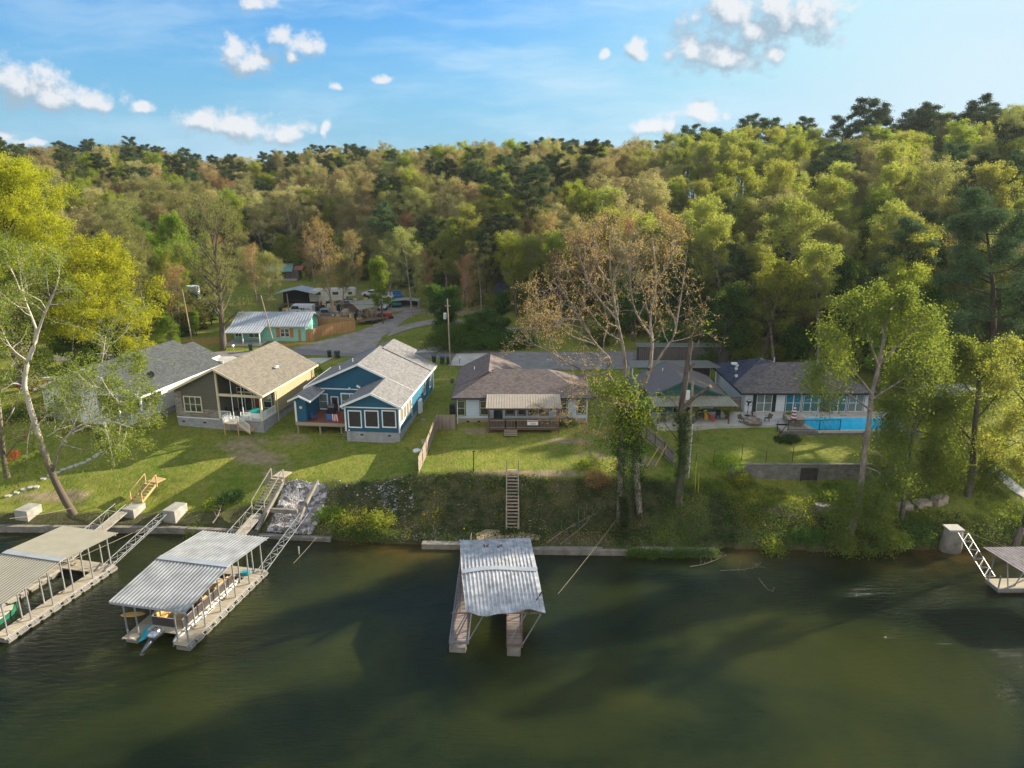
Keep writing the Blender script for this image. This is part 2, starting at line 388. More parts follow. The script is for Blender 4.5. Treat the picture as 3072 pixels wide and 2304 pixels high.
M_door = simple('red_brown_door', (.12, .03, .015), .5, var=.15)
M_redp = simple('red_plastic', (.50, .02, .02), .4, var=.1)
M_bin = simple('dark_green_bin_plastic', (.012, .04, .035), .5, var=.2)
M_rope = simple('pale_rope', (.35, .30, .20), .9)
M_wire = simple('black_wire', (.03, .03, .03), .6)
M_rock = simple('pale_limestone', (.50, .46, .42), .95, var=.45, scale=.8, bump=.5, bscale=5)
M_boulder = simple('buff_boulder_stone', (.36, .28, .21), .95, var=.4, scale=1.5, bump=.8, bscale=4)
M_orange = simple('orange_float_vinyl', (.62, .33, .04), .5, var=.12, scale=2)
M_cyan = simple('cyan_float_vinyl', (.01, .33, .42), .45, var=.12, scale=2)
M_hullb = simple('dark_brown_boat_panel', (.05, .04, .038), .4, var=.2)
M_alu = simple('brushed_aluminium', (.55, .53, .50), .35, .7, var=.15)
M_seat = simple('amber_boat_vinyl', (.55, .34, .10), .5, var=.15)
M_greenh = simple('green_boat_hull', (.02, .14, .08), .45, var=.2)
M_ivory = simple('ivory_boat_deck', (.55, .50, .38), .6, var=.15)
M_carw = simple('white_car_paint', (.62, .64, .66), .35, var=.05, spec=.7)
M_cars = simple('silver_car_paint', (.28, .30, .31), .32, .5, var=.08)
M_carb = simple('blue_car_paint', (.03, .12, .28), .35, .2, var=.08)
M_carg = simple('green_car_paint', (.02, .20, .15), .4, .1, var=.08)
M_tyre = simple('tyre_rubber', (.02, .02, .02), .85)
M_trail = bands('ivory_trailer_skin', (.55, .53, .46), (.36, .34, .28), 2, .35, .04, .5, .1, var=.08, bump=.4)
M_whiteshed = bands('white_shed_panels', (.62, .66, .68), (.4, .44, .46), 1, .5, .04, .5, .1, var=.08, bump=.4)
M_browns = bands('brown_ribbed_metal', (.12, .105, .095), (.06, .05, .045), 0, .3, .14, .6, .2, var=.12, bump=1.)
M_orangew = simple('orange_shutter_timber', (.38, .15, .05), .75, var=.3, scale=4)
M_pooltile = simple('pool_coping', (.55, .50, .43), .8, var=.15, scale=3)
M_flagb = simple('blue_cloth', (.02, .09, .24), .8, var=.1)
M_tealc = simple('teal_spa_cover', (.01, .28, .25), .5, var=.1)

# pool water
m, t, b = newmat('pool_water'); co = geopos(t)
n = t.noise(co, 1.1, 3, .5, 1.2); t.l.new(t.mix(t.mapr(n, .35, .65), (.005, .46, .72, 1), (.01, .56, .84, 1)), b.inputs['Base Color'])
b.inputs['Roughness'].default_value = .06; b.inputs['IOR'].default_value = 1.33
t.l.new(t.add('ShaderNodeBump', i_Strength=.25, i_Distance=.02, i_Height=t.noise(co, 6, 3)).outputs[0], b.inputs['Normal']); M_pool = m

# lake water: murky olive body under a rippled surface, sandier and browner where it is shallow
m, t, b = newmat('lake_water'); co = geopos(t); s = t.add('ShaderNodeSeparateXYZ', i_0=co)
n1 = t.noise(co, .07, 4, .55, .6); n2 = t.noise(co, .35, 4, .6)
body = t.mix(t.mapr(n1, .35, .65), (.006, .012, .004, 1), (.028, .034, .007, 1))
shore = t.add('ShaderNodeAttribute', attribute_name='shallow').outputs['Fac']
sm = t.math('MULTIPLY', shore, t.mapr(n2, .38, .62, .15, 1.))
body = t.mix(sm, body, (.105, .058, .014, 1))
t.l.new(body, b.inputs['Base Color']); b.subsurface_method = 'BURLEY'; b.inputs['Subsurface Weight'].default_value = 1.; b.inputs['Subsurface Radius'].default_value = (1., 1., .7); b.inputs['Subsurface Scale'].default_value = .9; b.inputs['Roughness'].default_value = .07; b.inputs['IOR'].default_value = 1.33
b.inputs['Specular IOR Level'].default_value = .27
rp = t.vmath('MULTIPLY', co, (1., .45, 1.))
mp = t.add('ShaderNodeMapping', i_Vector=co); mp.inputs['Rotation'].default_value = (0, 0, R(-28)); mp.inputs['Scale'].default_value = (.55, 1.9, 1)
h1 = t.noise(mp.outputs[0], 1.5, 4, .6, .5); h2 = t.noise(co, .22, 2, .5); h3 = t.noise(mp.outputs[0], 5.5, 3, .6)
gust = t.mapr(t.noise(co, .045, 3, .55), .38, .66, .30, 1.)
hh = t.math('MULTIPLY', t.math('ADD', h1, t.math('MULTIPLY', h3, .30)), gust)
hh = t.math('ADD', hh, t.math('MULTIPLY', h2, .8))
t.l.new(t.add('ShaderNodeBump', i_Strength=1., i_Distance=.19, i_Height=hh).outputs[0], b.inputs['Normal']); M_water = m

# ground: lawn, earth bank, leaf litter; weights come from the mesh attribute 'zone' (r=bank g=bare b=forest a=straw)
m, t, b = newmat('ground_cover'); co = geopos(t)
za = t.add('ShaderNodeAttribute', attribute_name='zone'); zs = t.add('ShaderNodeSeparateColor', i_0=za.outputs['Color'])
nb = t.noise(co, .16, 5, .6); nm = t.noise(co, 1.1, 5, .65); nf = t.noise(co, 7., 4, .7)
tuft = t.noise(t.vmath('MULTIPLY', co, (1.4, .55, 1)), 3.2, 5, .75)
g = t.mix(t.mapr(nb, .35, .65), (.120, .172, .020, 1), (.210, .222, .034, 1))
g = t.mix(t.mapr(nm, .42, .72, 0, .6), g, (.28, .235, .07, 1))
g = t.mix(t.mapr(nm, .30, .46, .55, 0), g, (.085, .150, .014, 1))
tv = t.mapr(t.math('ADD', t.math('MULTIPLY', tuft, .7), t.math('MULTIPLY', nf, .4)), .35, .75, .52, 1.35)
g = t.mix(1., g, t.add('ShaderNodeCombineColor', i_0=tv, i_1=tv, i_2=tv).outputs[0], 'MULTIPLY')
earth = t.mix(t.mapr(nm, .35, .65), (.050, .034, .021, 1), (.115, .082, .055, 1))
vor = t.add('ShaderNodeTexVoronoi', i_Vector=co, i_Scale=3.5)
earth = t.mix(t.mapr(vor.outputs['Distance'], .0, .35, .55, 0), earth, (.23, .21, .19, 1))
earth = t.mix(t.mapr(nf, .42, .58, 0, .75), earth, (.060, .095, .016, 1))
bare = t.mix(t.mapr(nm, .35, .65), (.24, .175, .105, 1), (.36, .28, .175, 1))
bare = t.mix(t.mapr(nf, .45, .65, 0, .5), bare, (.15, .15, .04, 1))
lit = t.mix(t.mapr(nm, .35, .65), (.055, .040, .026, 1), (.115, .085, .05, 1))
lit = t.mix(t.mapr(nb, .45, .6, 0, .8), lit, (.045, .070, .016, 1))
straw = t.mix(t.mapr(nm, .35, .65), (.36, .20, .06, 1), (.26, .18, .05, 1))
def jag(x): return t.mapr(t.math('ADD', x, t.math('MULTIPLY', t.math('SUBTRACT', nm, .5), .9)), .3, .7, 0, 1)
c = t.mix(jag(zs.outputs[1]), g, bare); c = t.mix(jag(za.outputs['Alpha']), c, straw)
c = t.mix(jag(zs.outputs[0]), c, earth); c = t.mix(jag(zs.outputs[2]), c, lit)
t.l.new(c, b.inputs['Base Color']); b.inputs['Roughness'].default_value = .97; b.inputs['Specular IOR Level'].default_value = .1
t.l.new(t.add('ShaderNodeBump', i_Strength=.9, i_Distance=.16, i_Height=t.math('ADD', tuft, t.math('MULTIPLY', nf, .5))).outputs[0], b.inputs['Normal']); M_ground = m

M_barkw = barkmat('white_sycamore_bark', (.44, .39, .30), (.19, .15, .105), 1.2, (.38, .58))
M_barkg = barkmat('grey_brown_bark', (.16, .13, .105), (.08, .065, .05), 2.)
M_barkl = barkmat('pale_twig_bark', (.36, .30, .24), (.20, .16, .125), 2.)
M_barkp = barkmat('pine_bark', (.12, .075, .055), (.06, .045, .035), 2.)
m, t, b = newmat('white_sycamore_bark'); co = objco(t); s_ = t.add('ShaderNodeSeparateXYZ', i_0=co)
n = t.noise(t.scale(co, (1, 1, .4)), 1.3, 5, .65); f = t.math('ADD', t.mapr(s_.outputs[2], 2., 9., -.35, .3), n)
t.l.new(t.ramp(f, [(.38, (.095, .075, .05)), (.62, (.22, .18, .13)), (.82, (.46, .42, .34))]), b.inputs['Base Color']); b.inputs['Roughness'].default_value = .9; M_barkw = m
L = {
 'spring': leafmat('spring_green_leaves', [(.12, .175, .018), (.205, .25, .030), (.33, .345, .055)], .585),
 'lime': leafmat('bright_lime_leaves', [(.075, .155, .012), (.135, .225, .018), (.24, .31, .03)], .55),
 'olive': leafmat('olive_bud_leaves', [(.17, .17, .05), (.26, .25, .08), (.37, .34, .125)], .4),
 'tan': leafmat('tan_catkin_leaves', [(.26, .205, .085), (.38, .31, .14), (.50, .42, .22)], .35),
 'rust': leafmat('rust_bud_leaves', [(.22, .11, .045), (.34, .17, .085), (.45, .26, .14)], .4),
 'pine': leafmat('pine_needles', [(.045, .075, .028), (.075, .110, .040), (.115, .155, .060)], .25),
 'deep': leafmat('deep_green_leaves', [(.028, .075, .014), (.048, .110, .018), (.080, .15, .024)], .35),
 'gold': leafmat('yellow_gold_leaves', [(.19, .215, .008), (.35, .345, .012), (.52, .46, .02)], .55),
 'pale': leafmat('pale_green_leaves', [(.17, .20, .035), (.28, .295, .055), (.41, .39, .10)], .55),
 'ivy': leafmat('ivy_leaves', [(.018, .045, .010), (.040, .078, .015), (.10, .135, .03)], .3),
}
# ---------------------------------------------------------------- terrain
rng = np.random.default_rng(7)
_G = rng.random((257, 257))
def vnoise(x, y, s):
    x = np.asarray(x, float)/s+1000.; y = np.asarray(y, float)/s+1000.
    xi = np.floor(x).astype(int); yi = np.floor(y).astype(int); fx = x-xi; fy = y-yi
    fx = fx*fx*(3-2*fx); fy = fy*fy*(3-2*fy)
    g = lambda a, b: _G[a % 256, b % 256]
    return (g(xi, yi)*(1-fx)+g(xi+1, yi)*fx)*(1-fy)+(g(xi, yi+1)*(1-fx)+g(xi+1, yi+1)*fx)*fy
def sst(a, b, x):
    t = np.clip((x-a)/(b-a), 0, 1); return t*t*(3-2*t)
SHX = [-400, -60, -30, -18, -10, -3, 3, 18.4, 19.6, 22, 30, 40, 70, 400]
SHY = [63.5, 63, 62.6, 61.2, 60.2, 59.7, 58.6, 58.3, 59.6, 59.4, 58.8, 59.2, 59.5, 60]
def shore(x): return np.interp(x, SHX, SHY)
ZONES = [  # x, profile (distance from shore, z)
 (-55, [(0, .55), (3, 1.0), (8, 2.5), (16, 4.1), (22, 4.5), (45, 6.0)]),
 (-30, [(0, .55), (3, 1.1), (8, 2.7), (16, 4.1), (22, 4.5), (45, 6.0)]),
 (-22, [(0, .45), (2, 1.1), (7, 3.1), (15, 4.1), (22, 4.5), (45, 6.0)]),
 (-15, [(0, .35), (1.5, 1.2), (6.5, 3.5), (15, 4.1), (25, 4.6), (45, 6.0)]),
 (-9, [(0, .4), (1.5, .9), (6.6, 4.4), (16, 4.7), (25, 5.1), (45, 6.0)]),
 (-5, [(0, .6), (2.4, .75), (7.0, 4.75), (20, 5.4), (45, 6.1)]),
 (12, [(0, .6), (2.6, .85), (8.0, 4.7), (20, 5.4), (45, 6.1)]),
 (20.4, [(0, .5), (2.5, 1.1), (7.2, 3.6), (8.9, 4.2), (9.6, 4.9), (20, 5.5), (45, 6.2)]),
 (24, [(0, .3), (2, 1.1), (6, 3.0), (8.5, 3.5), (8.62, 3.52), (8.82, 5.0), (20, 5.8), (45, 6.3)]),
 (38, [(0, .3), (2, 1.1), (6, 3.0), (8.5, 3.5), (8.62, 3.52), (8.82, 5.0), (20, 5.8), (45, 6.3)]),
 (42, [(0, .4), (2, 1.4), (6, 2.9), (10, 3.9), (20, 5.6), (45, 6.3)]),
 (90, [(0, .4), (2, 1.4), (6, 2.9), (10, 3.9), (20, 5.6), (45, 6.3)])]
ZX = np.array([z[0] for z in ZONES], float)
HT = [-3, -1.0, -.72, -.5, -.42, -.3, -.15, 0, .1, .2, .3, .4, .5, .6, .72, 1, 3]
HDS = [150, 150, 150, 165, 185, 195, 165, 132, 120, 112, 106, 103, 101, 100, 98, 96, 96]
HDR = [320, 330, 335, 340, 345, 345, 340, 330, 305, 275, 240, 225, 212, 205, 200, 190, 190]
HZT = [33, 32, 31, 28, 22, 27, 29, 29.5, 28.5, 26, 25, 27, 30, 32.5, 34, 36, 36]
def zg(x, y, rough=True):
    x = np.asarray(x, float); y = np.asarray(y, float); x, y = np.broadcast_arrays(x, y)
    sh = shore(x); d = y-sh
    wall_ref = 67.6-8.7            # retaining wall stands on a straight line: its zones are measured from there
    prof = []
    for (zx, pr) in ZONES:
        dd = d if zx not in (24, 38) else y-wall_ref
        pr = np.array(pr); prof.append(np.interp(dd, pr[:, 0], pr[:, 1]))
    prof = np.array(prof); xc = np.clip(x, ZX[0], ZX[-1]-1e-6)
    i = np.clip(np.searchsorted(ZX, xc, side='right')-1, 0, len(ZX)-2)
    f = (xc-ZX[i])/(ZX[i+1]-ZX[i]); f = f*f*(3-2*f)
    a = np.take_along_axis(prof, i[None], 0)[0]; b_ = np.take_along_axis(prof, (i+1)[None], 0)[0]
    z = a*(1-f)+b_*f
    z = z+np.clip(y-105, 0, 120)*.045
    tt = x/np.maximum(y, 1.)
    ds, dr, zt = np.interp(tt, HT, HDS), np.interp(tt, HT, HDR), np.interp(tt, HT, HZT)
    s = np.clip((y-ds)/(dr-ds), 0, 1.0); s = s**.92; s = s*(1.35-.35*s)
    hill = z*(1-s)+zt*s
    z = np.where(y > ds, hill, z)
    z = np.where(y > dr, zt-(y-dr)*.03, z)
    if rough:
        hillw = sst(0, 30, y-ds)
        z = z+hillw*(vnoise(x, y, 33.)-.5)*7+(vnoise(x, y, 6.)-.5)*(.22*sst(0, 4, d)*(1-sst(95, 100, y))+hillw*.8)
        z = z+(vnoise(x+50, y, 1.7)-.5)*.55*sst(.3, 1.2, d)*(1-sst(5.5, 8, d))
    wet = np.where(d < 0, np.maximum(d*1.3-.25, -4.), z)
    return np.where(d < 0, wet, z)
def gz(x, y): return float(zg(x, y))
def axis_pts(lo, hi, c0, c1, st, grow=1.12):
    p = list(np.arange(c0, c1+1e-6, st)); s = st; q = c0
    left = []
    while q > lo: s *= grow; q -= s; left.append(q)
    s = st; q = c1
    while q < hi: s *= grow; q += s; p.append(q)
    return np.array(left[::-1]+p)
gxs = axis_pts(-900, 900, -62, 64, .55, 1.07)
gys = np.unique(np.concatenate([axis_pts(20, 1500, 56, 112, .5, 1.05), [67.5, 67.53, 67.72]]))
GX, GY = np.meshgrid(gxs, gys); GZ = zg(GX, GY)
ny, nx = GX.shape
idx = np.arange(ny*nx).reshape(ny, nx)
Fq = np.stack([idx[:-1, :-1], idx[:-1, 1:], idx[1:, 1:], idx[1:, :-1]], -1).reshape(-1, 4)
D = GY-shore(GX); tt = GX/GY; ds = np.interp(tt, HT, HDS)
def blob(cx, cy, rx, ry, rot=0.):
    c, s = math.cos(rot), math.sin(rot); dx = GX-cx; dy = GY-cy
    return np.clip(1.25-np.hypot((dx*c+dy*s)/rx, (-dx*s+dy*c)/ry), 0, 1)
bank_w = np.interp(GX, [-60, -32, -24, -18, -12, -8, 14, 19, 24, 34, 42, 60], [2, 2.2, 4.2, 5.8, 6.2, 6.6, 7.5, 7, 4.5, 3.2, 2.4, 2.2])
bank = np.clip(1-(D-bank_w+.7)/1.4, 0, 1)*np.where(D > -3, 1, 1)
bare = np.maximum.reduce([.7*blob(-31.0, 77.0, 4., 2.8), .6*blob(-25.5, 78, 3., 2.2), .75*blob(-28.5, 74, 7, 2.3, -.5), blob(6., 74.2, 3.6, 1.1), blob(-4.3, 77., 2., 1.2),
      .8*blob(8.5, 70.5, 2.2, 1.6), .75*blob(13.5, 69, 2.6, 2.2), blob(0, 66.3, 11, .75), .7*blob(-25, 69.5, 3.2, 1.5, -.6), .6*blob(33, 75, 5, .7),
      .7*blob(-47, 67.5, 6, 1.6), .6*blob(-8, 117, 5, 3), .8*blob(-30, 160, 10, 7), .8*blob(-12, 141, 12, 5), .9*blob(-33, 138, 16, 5), .5*blob(33, 67.9, 7, .5)])
forest = sst(-4, 14, GY-ds)*(1-.9*((GX > -75) & (GX < -5) & (GY < 185)))
straw = np.maximum(blob(-50, 119, 9, 3.), blob(-38, 118, 5, 2.6))
zone = np.stack([bank, bare, forest, straw], -1).reshape(-1, 4)
ground = np_mesh('ground', np.stack([GX, GY, GZ], -1).reshape(-1, 3), Fq, M_ground, attrs={'zone': ('POINT', zone)}, smooth=True)
tag(ground, kind='structure')
# lake surface
wx = np.unique(np.concatenate([np.linspace(-900, -70, 12), np.arange(-70, 70.1, 1.), np.linspace(70, 900, 12)])); wy = np.unique(np.concatenate([np.linspace(-400, 40, 12), np.arange(40, 64.1, .8)]))
WX, WY = np.meshgrid(wx, wy); d = shore(WX)-WY
sh = np.exp(-np.clip(d, 0, 60)/2.2)*np.clip(np.interp(WX, [-70, -30, -20, -17, -10, -6, -3, 0, 19, 20.5, 24, 30, 34, 38, 47, 55], [.1, .15, .3, .5, 1, 1, .3, .1, .1, .9, .5, .25, .5, 1.1, 1, .2]), 0, 1)
idx = np.arange(WX.size).reshape(WX.shape); Fw = np.stack([idx[:-1, :-1], idx[:-1, 1:], idx[1:, 1:], idx[1:, :-1]], -1).reshape(-1, 4)
lake = np_mesh('lake_water', np.stack([WX, WY, WX*0], -1).reshape(-1, 3), Fw, M_water, attrs={'shallow': ('POINT', sh.ravel())}, smooth=True)
tag(lake, kind='structure')

# flat sheets draped on the ground (roads, drives, patio)
def drape(name, poly, mat, off=.045, step=.55, kind='structure', th=0):
    bm = bmesh.new(); vs = [bm.verts.new((p[0], p[1], 0)) for p in poly]; bm.faces.new(vs)
    xs = [p[0] for p in poly]; ys = [p[1] for p in poly]
    def cut(co, no):
        bmesh.ops.bisect_plane(bm, geom=bm.verts[:]+bm.edges[:]+bm.faces[:], plane_co=co, plane_no=no)
    for gx_ in gxs[(gxs > min(xs)) & (gxs < max(xs))]: cut((gx_, 0, 0), (1, 0, 0))
    for gy_ in gys[(gys > min(ys)) & (gys < max(ys))]: cut((0, gy_, 0), (0, 1, 0))
    bm.verts.ensure_lookup_table()
    arr = np.array([v.co[:] for v in bm.verts]); zz = gridz(arr[:, 0], arr[:, 1])
    for v, z_ in zip(bm.verts, zz): v.co.z = z_+off
    me = bpy.data.meshes.new(name); bm.to_mesh(me); bm.free()
    for pl in me.polygons: pl.use_smooth = True
    if sum(pl.normal.z for pl in me.polygons) < 0: me.flip_normals()
    me.materials.append(mat); o = bpy.data.objects.new(name, me); COL.objects.link(o)
    if kind: o['kind'] = kind
    return o
def gridz(x, y):
    x = np.asarray(x, float); y = np.asarray(y, float)
    i = np.clip(np.searchsorted(gxs, x, side='right')-1, 0, nx-2); j = np.clip(np.searchsorted(gys, y, side='right')-1, 0, ny-2)
    fx = (x-gxs[i])/(gxs[i+1]-gxs[i]); fy = (y-gys[j])/(gys[j+1]-gys[j])
    return (GZ[j, i]*(1-fx)+GZ[j, i+1]*fx)*(1-fy)+(GZ[j+1, i]*(1-fx)+GZ[j+1, i+1]*fx)*fy
def pg(u, v, z0=6.):
    """ground point under a pixel"""
    z = z0
    for _ in range(12):
        p = P(u, v, z); z = .5*z+.5*gz(p.x, p.y)
    p = P(u, v, z); return (p.x, p.y)
# ---------------------------------------------------------------- houses
M_shgrey0 = shingle('light_grey_shingles_side', (.145, .14, .132), (.25, .242, .23), 0)
M_shtan0 = shingle('tan_shingles_side', (.135, .118, .092), (.215, .19, .148), 0)
M_shdark0 = shingle('charcoal_shingles_side', (.05, .055, .055), (.10, .106, .104), 0)
M_shbrown0 = shingle('brown_shingles_side', (.115, .09, .08), (.195, .157, .14), 0)
M_shblack0 = shingle('blue_black_shingles_side', (.022, .028, .045), (.06, .07, .10), 0)
M_pmetal0 = bands('brown_panel_roof_side', (.165, .14, .125), (.075, .06, .055), 1, .3, .12, .6, .1, var=.1, bump=1.)
def lp(H, u, v, y=None, x=None, z=None):
    """local point of house H under a pixel, on one of its planes"""
    Mi = (Matrix.Translation(H.location) @ Matrix.Rotation(H.rotation_euler.z, 4, 'Z')).inverted()
    o = Mi @ Vector((0, 0, CAMH)); d = Mi.to_3x3() @ ray(u, v)
    if y is not None: t = (y-o.y)/d.y
    elif x is not None: t = (x-o.x)/d.x
    else: t = (z-o.z)/d.z
    return o+d*t
def gable(x0, x1, xr, ze, zr, y0, y1, th=.2, ze1=None):
    ze1 = ze if ze1 is None else ze1
    return MB().prism([(x0, ze), (xr, zr), (x1, ze1), (x1, ze1-th), (xr, zr-th), (x0, ze-th)], 'y', y0, y1)
def gable_trim(m, x0, x1, xr, ze, zr, y, ht=.26, dy=.05, ze1=None):
    ze1 = ze if ze1 is None else ze1
    return m.prism([(x0, ze+.02), (xr, zr+.02), (x1, ze1+.02), (x1, ze1-ht), (xr, zr-ht), (x0, ze-ht)], 'y', y-dy, y-.004)
def hiproof(x0, x1, y0, y1, ze, sl, th=.2, ridge='x', hip0=True, hip1=True):
    m = MB()
    if ridge == 'x':
        r = (y1-y0)/2; zr = ze+sl*r; a = x0+(r if hip0 else 0); b = x1-(r if hip1 else 0); ym = (y0+y1)/2
        p = [(x0, y0, ze), (x1, y0, ze), (x1, y1, ze), (x0, y1, ze), (a, ym, zr), (b, ym, zr)]
        f = [(0, 1, 5, 4), (2, 3, 4, 5), (1, 2, 5), (3, 0, 4)]
    else:
        r = (x1-x0)/2; zr = ze+sl*r; a = y0+(r if hip0 else 0); b = y1-(r if hip1 else 0); xm = (x0+x1)/2
        p = [(x0, y0, ze), (x1, y0, ze), (x1, y1, ze), (x0, y1, ze), (xm, a, zr), (xm, b, zr)]
        f = [(1, 2, 5, 4), (3, 0, 4, 5), (0, 1, 4), (2, 3, 5)]
    q = [(a_, b_, c_-th) for a_, b_, c_ in p]
    m.add(p+q, f+[tuple(i+6 for i in g[::-1]) for g in f]+[(i, (i+1) % 4, (i+1) % 4+6, i+6) for i in range(4)])
    return m
def window(par, face, a0, a1, z0, z1, d, cols=2, rows=2, fm=None, gm=None, fw=.09, name='window', label=None, outer=None, muntin=.045):
    """face 'front' lies in plane y=d (outside is -y), 'right' in plane x=d (outside is +x)"""
    fm = fm or M_white; gm = gm or M_glass
    m = MB(); e = MB()
    def bx(mb, p, q, r, s, t0, t1):
        if face == 'front': mb.bb((p, d-t1, r), (q, d-t0, s))
        elif face == 'right': mb.bb((d+t0, p, r), (d+t1, q, s))
        else: mb.bb((d-t1, p, r), (d-t0, q, s))
    bx(m, a0-fw, a1+fw, z1, z1+fw, -.02, .06); bx(m, a0-fw, a1+fw, z0-fw*1.1, z0, -.02, .08)
    bx(m, a0-fw, a0, z0, z1, -.02, .06); bx(m, a1, a1+fw, z0, z1, -.02, .06)
    for k in range(1, cols):
        c = a0+(a1-a0)*k/cols; bx(m, c-muntin, c+muntin, z0, z1, .005, .05)
    for k in range(1, rows):
        c = z0+(z1-z0)*k/rows; bx(m, a0, a1, c-muntin*.55, c+muntin*.55, .004, .042)
    bx(e, a0, a1, z0, z1, -.03, .012)
    w_ = m.build(name, fm, par); g_ = e.build('pane', gm, w_)
    if label: w_['label'] = label
    if outer:
        o_ = MB()
        of = fw+.09
        def b2(p, q, r, s): 
            if face == 'front': o_.bb((p, d-.03, r), (q, d+.02, s))
            else: o_.bb((d-.02, p, r), (d+.03, q, s))
        b2(a0-of, a1+of, z1+fw, z1+of); b2(a0-of, a1+of, z0-of, z0-fw*1.1); b2(a0-of, a0-fw, z0-fw, z1+fw); b2(a1+fw, a1+of, z0-fw, z1+fw)
        o_.build('casing', outer, w_)
    return w_
def railing(m, p, q, h=.95, n=None, post=.07, bal=.03, sp=.14):
    p, q = Vector(p), Vector(q); L_ = (q-p).length; n = n or max(2, int(L_/sp)); up = Vector((0, 0, 1))
    m.beam(p+up*h, q+up*h, .07, .06); m.beam(p+up*.12, q+up*.12, .04, .05)
    for k in range(n+1):
        c = p.lerp(q, k/n); w_ = post if k in (0, n) else bal; m.beam(c, c+up*h, w_, w_, (1, 0, 0))
    return m
def steps(m, p, q, width, n, side=(1, 0, 0), tread=.28, th=.045):
    """open treads from p (bottom) to q (top) with two stringers; side = direction of the width"""
    p, q = Vector(p), Vector(q); s = Vector(side).normalized()*width/2; d = (q-p); fl = Vector((d.x, d.y, 0)).normalized()
    for k in range(n):
        c = p.lerp(q, (k+.5)/n); m.beam(c-s, c+s, tread, th, (0, 0, 1))
    return m

# ---- tan house with the open gabled porch
g = 4.45
HB = thing('tan_house', 'tan roofed house with open gabled porch between the charcoal roofed house and the blue house', 'house', (-34.9, 80.75, g), R(-10))
z = lambda v: v-g
fl, ev, rg = z(5.55), z(8.8), z(11.85)
xl, xr_, ln = -5.75, 5.45, 14.2
MB().bb((xl, 0, -1), (xr_, ln, fl-.05)).build('foundation', M_block, HB)
m = MB(); m.bb((xl, .05, fl), (-.15, .25, ev)).prism([(xl, ev), (-.15, ev), (-.15, rg-.28)], 'y', .05, .25)
m.build('front_wall', M_taupe, HB)
m = MB(); m.bb((xl, .25, fl), (xl+.2, ln, ev)); m.build('left_wall', M_taupe, HB)
MB().bb((xr_-.2, 3.3, fl-.4), (xr_, ln, ev-.03)).build('right_wall', M_tanb, HB)
m = MB().bb((xl+.2, ln-.2, fl), (xr_-.2, ln, ev)).prism([(xl+.2, ev), (xr_-.2, ev), (-.1, rg-.3)], 'y', ln-.2, ln); m.build('rear_wall', M_tanb, HB)
m = MB().bb((-.35, .25, fl), (-.15, 3.3, rg-.5)); m.build('porch_side_wall', M_taupe, HB)
m = MB().bb((-.15, 3.3, fl), (xr_-.2, 3.5, ev)).prism([(-.15, ev), (xr_-.2, ev), (-.15, rg-.35)], 'y', 3.3, 3.5); m.build('porch_back_wall', M_taupe, HB)
m = MB().bb((xl-.06, 0, fl-.05), (-.1, .1, fl+1.05)).bb((xl-.06, 0, fl+1.05), (xl+.85, .1, ev-.1)).bb((xl-.06, .1, fl), (xl, 1., ev-.1)); m.build('stone_veneer', M_stone, HB)
ro = gable(xl-.5, xr_+.5, -.05, ev, rg, -.45, ln+.4).build('roof', M_shtan0, HB)
m = MB(); gable_trim(m, xl-.52, xr_+.52, -.05, ev, rg, -.45); m.bb((xr_+.5, -.45, ev-.2), (xr_+.55, ln+.4, ev+.02)); m.bb((xl-.55, -.45, ev-.2), (xl-.5, ln+.4, ev+.02)); m.build('fascia', M_cream, HB)
a, b_ = lp(HB, 552, 1190, y=0), lp(HB, 606, 1235, y=0)
window(HB, 'front', a.x, b_.x, b_.z, a.z, 0, 3, 2, M_cream, M_glass, .12)
window(HB, 'front', .5, 2.3, fl+.1, fl+2.3, 3.3, 2, 1, M_cream, M_glass, .08); window(HB, 'front', .5, 2.3, fl+2.5, fl+2.95, 3.3, 2, 1, M_cream, M_glass, .08)
window(HB, 'front', 2.7, 3.4, fl+.05, fl+2.2, 3.3, 1, 1, M_cream, M_door, .07, 'door'); window(HB, 'front', 3.9, 4.9, fl+.6, fl+2.2, 3.3, 1, 2, M_cream, M_glass, .07)
m = MB().bb((.0, .02, ev-.45), (xr_, .18, ev-.15)); m.bb((-.22, -.02, fl), (-.02, .2, rg-.45)); m.build('porch_beam', M_cream, HB)
for x_, t_ in ((xr_-.14, .22), (1.7, .07), (3.0, .07)):
    zt = rg-.35-(x_+.05)*.505 if t_ < .1 else ev-.45
    MB().bb((x_-t_/2, .02, fl), (x_+t_/2, .02+t_, zt)).build('porch_post', M_cream if t_ > .1 else M_white, HB)
MB().bb((xr_-.35, .3, ev-.45), (xr_-.2, 3.3, ev-.2)).build('side_beam', M_cream, HB)
m = MB().bb((-.15, -.12, fl-.06), (xr_+.05, 3.3, fl+.02)); m.build('porch_slab', M_conc, HB)
MB().bb((xl-.04, -.05, fl-.16), (-.16, .0, fl-.05)).build('water_table', M_white, HB)
for a_, b_ in ((.05, 1.35), (2.65, 4.0)): railing(MB(), (a_, -.02, fl), (b_, -.02, fl)).build('railing', M_white, HB)
m = railing(MB(), (xr_-.1, .3, fl), (xr_-.1, 3.2, fl), h=.95); m.build('side_railing', M_white, HB)
m = MB().bb((1.1, -1.35, fl-.2), (3.0, -.13, fl-.1)); [m.bb((x_, -1.33, -.9), (x_+.1, -1.23, fl-.2)) for x_ in (1.12, 2.88)]; m.bb((1.1, -.3, -.9), (1.2, -.2, fl-.2))
steps(m, (4.35, -.75, .0), (3.0, -.75, fl-.25), 1.1, 5, (0, 1, 0)); m.beam((3.0, -1.3, fl-.25), (4.5, -1.3, -.1), .05, .22).beam((3.0, -.2, fl-.25), (4.5, -.2, -.1), .05, .22)
st = m.build('porch_steps', M_newwood, HB)
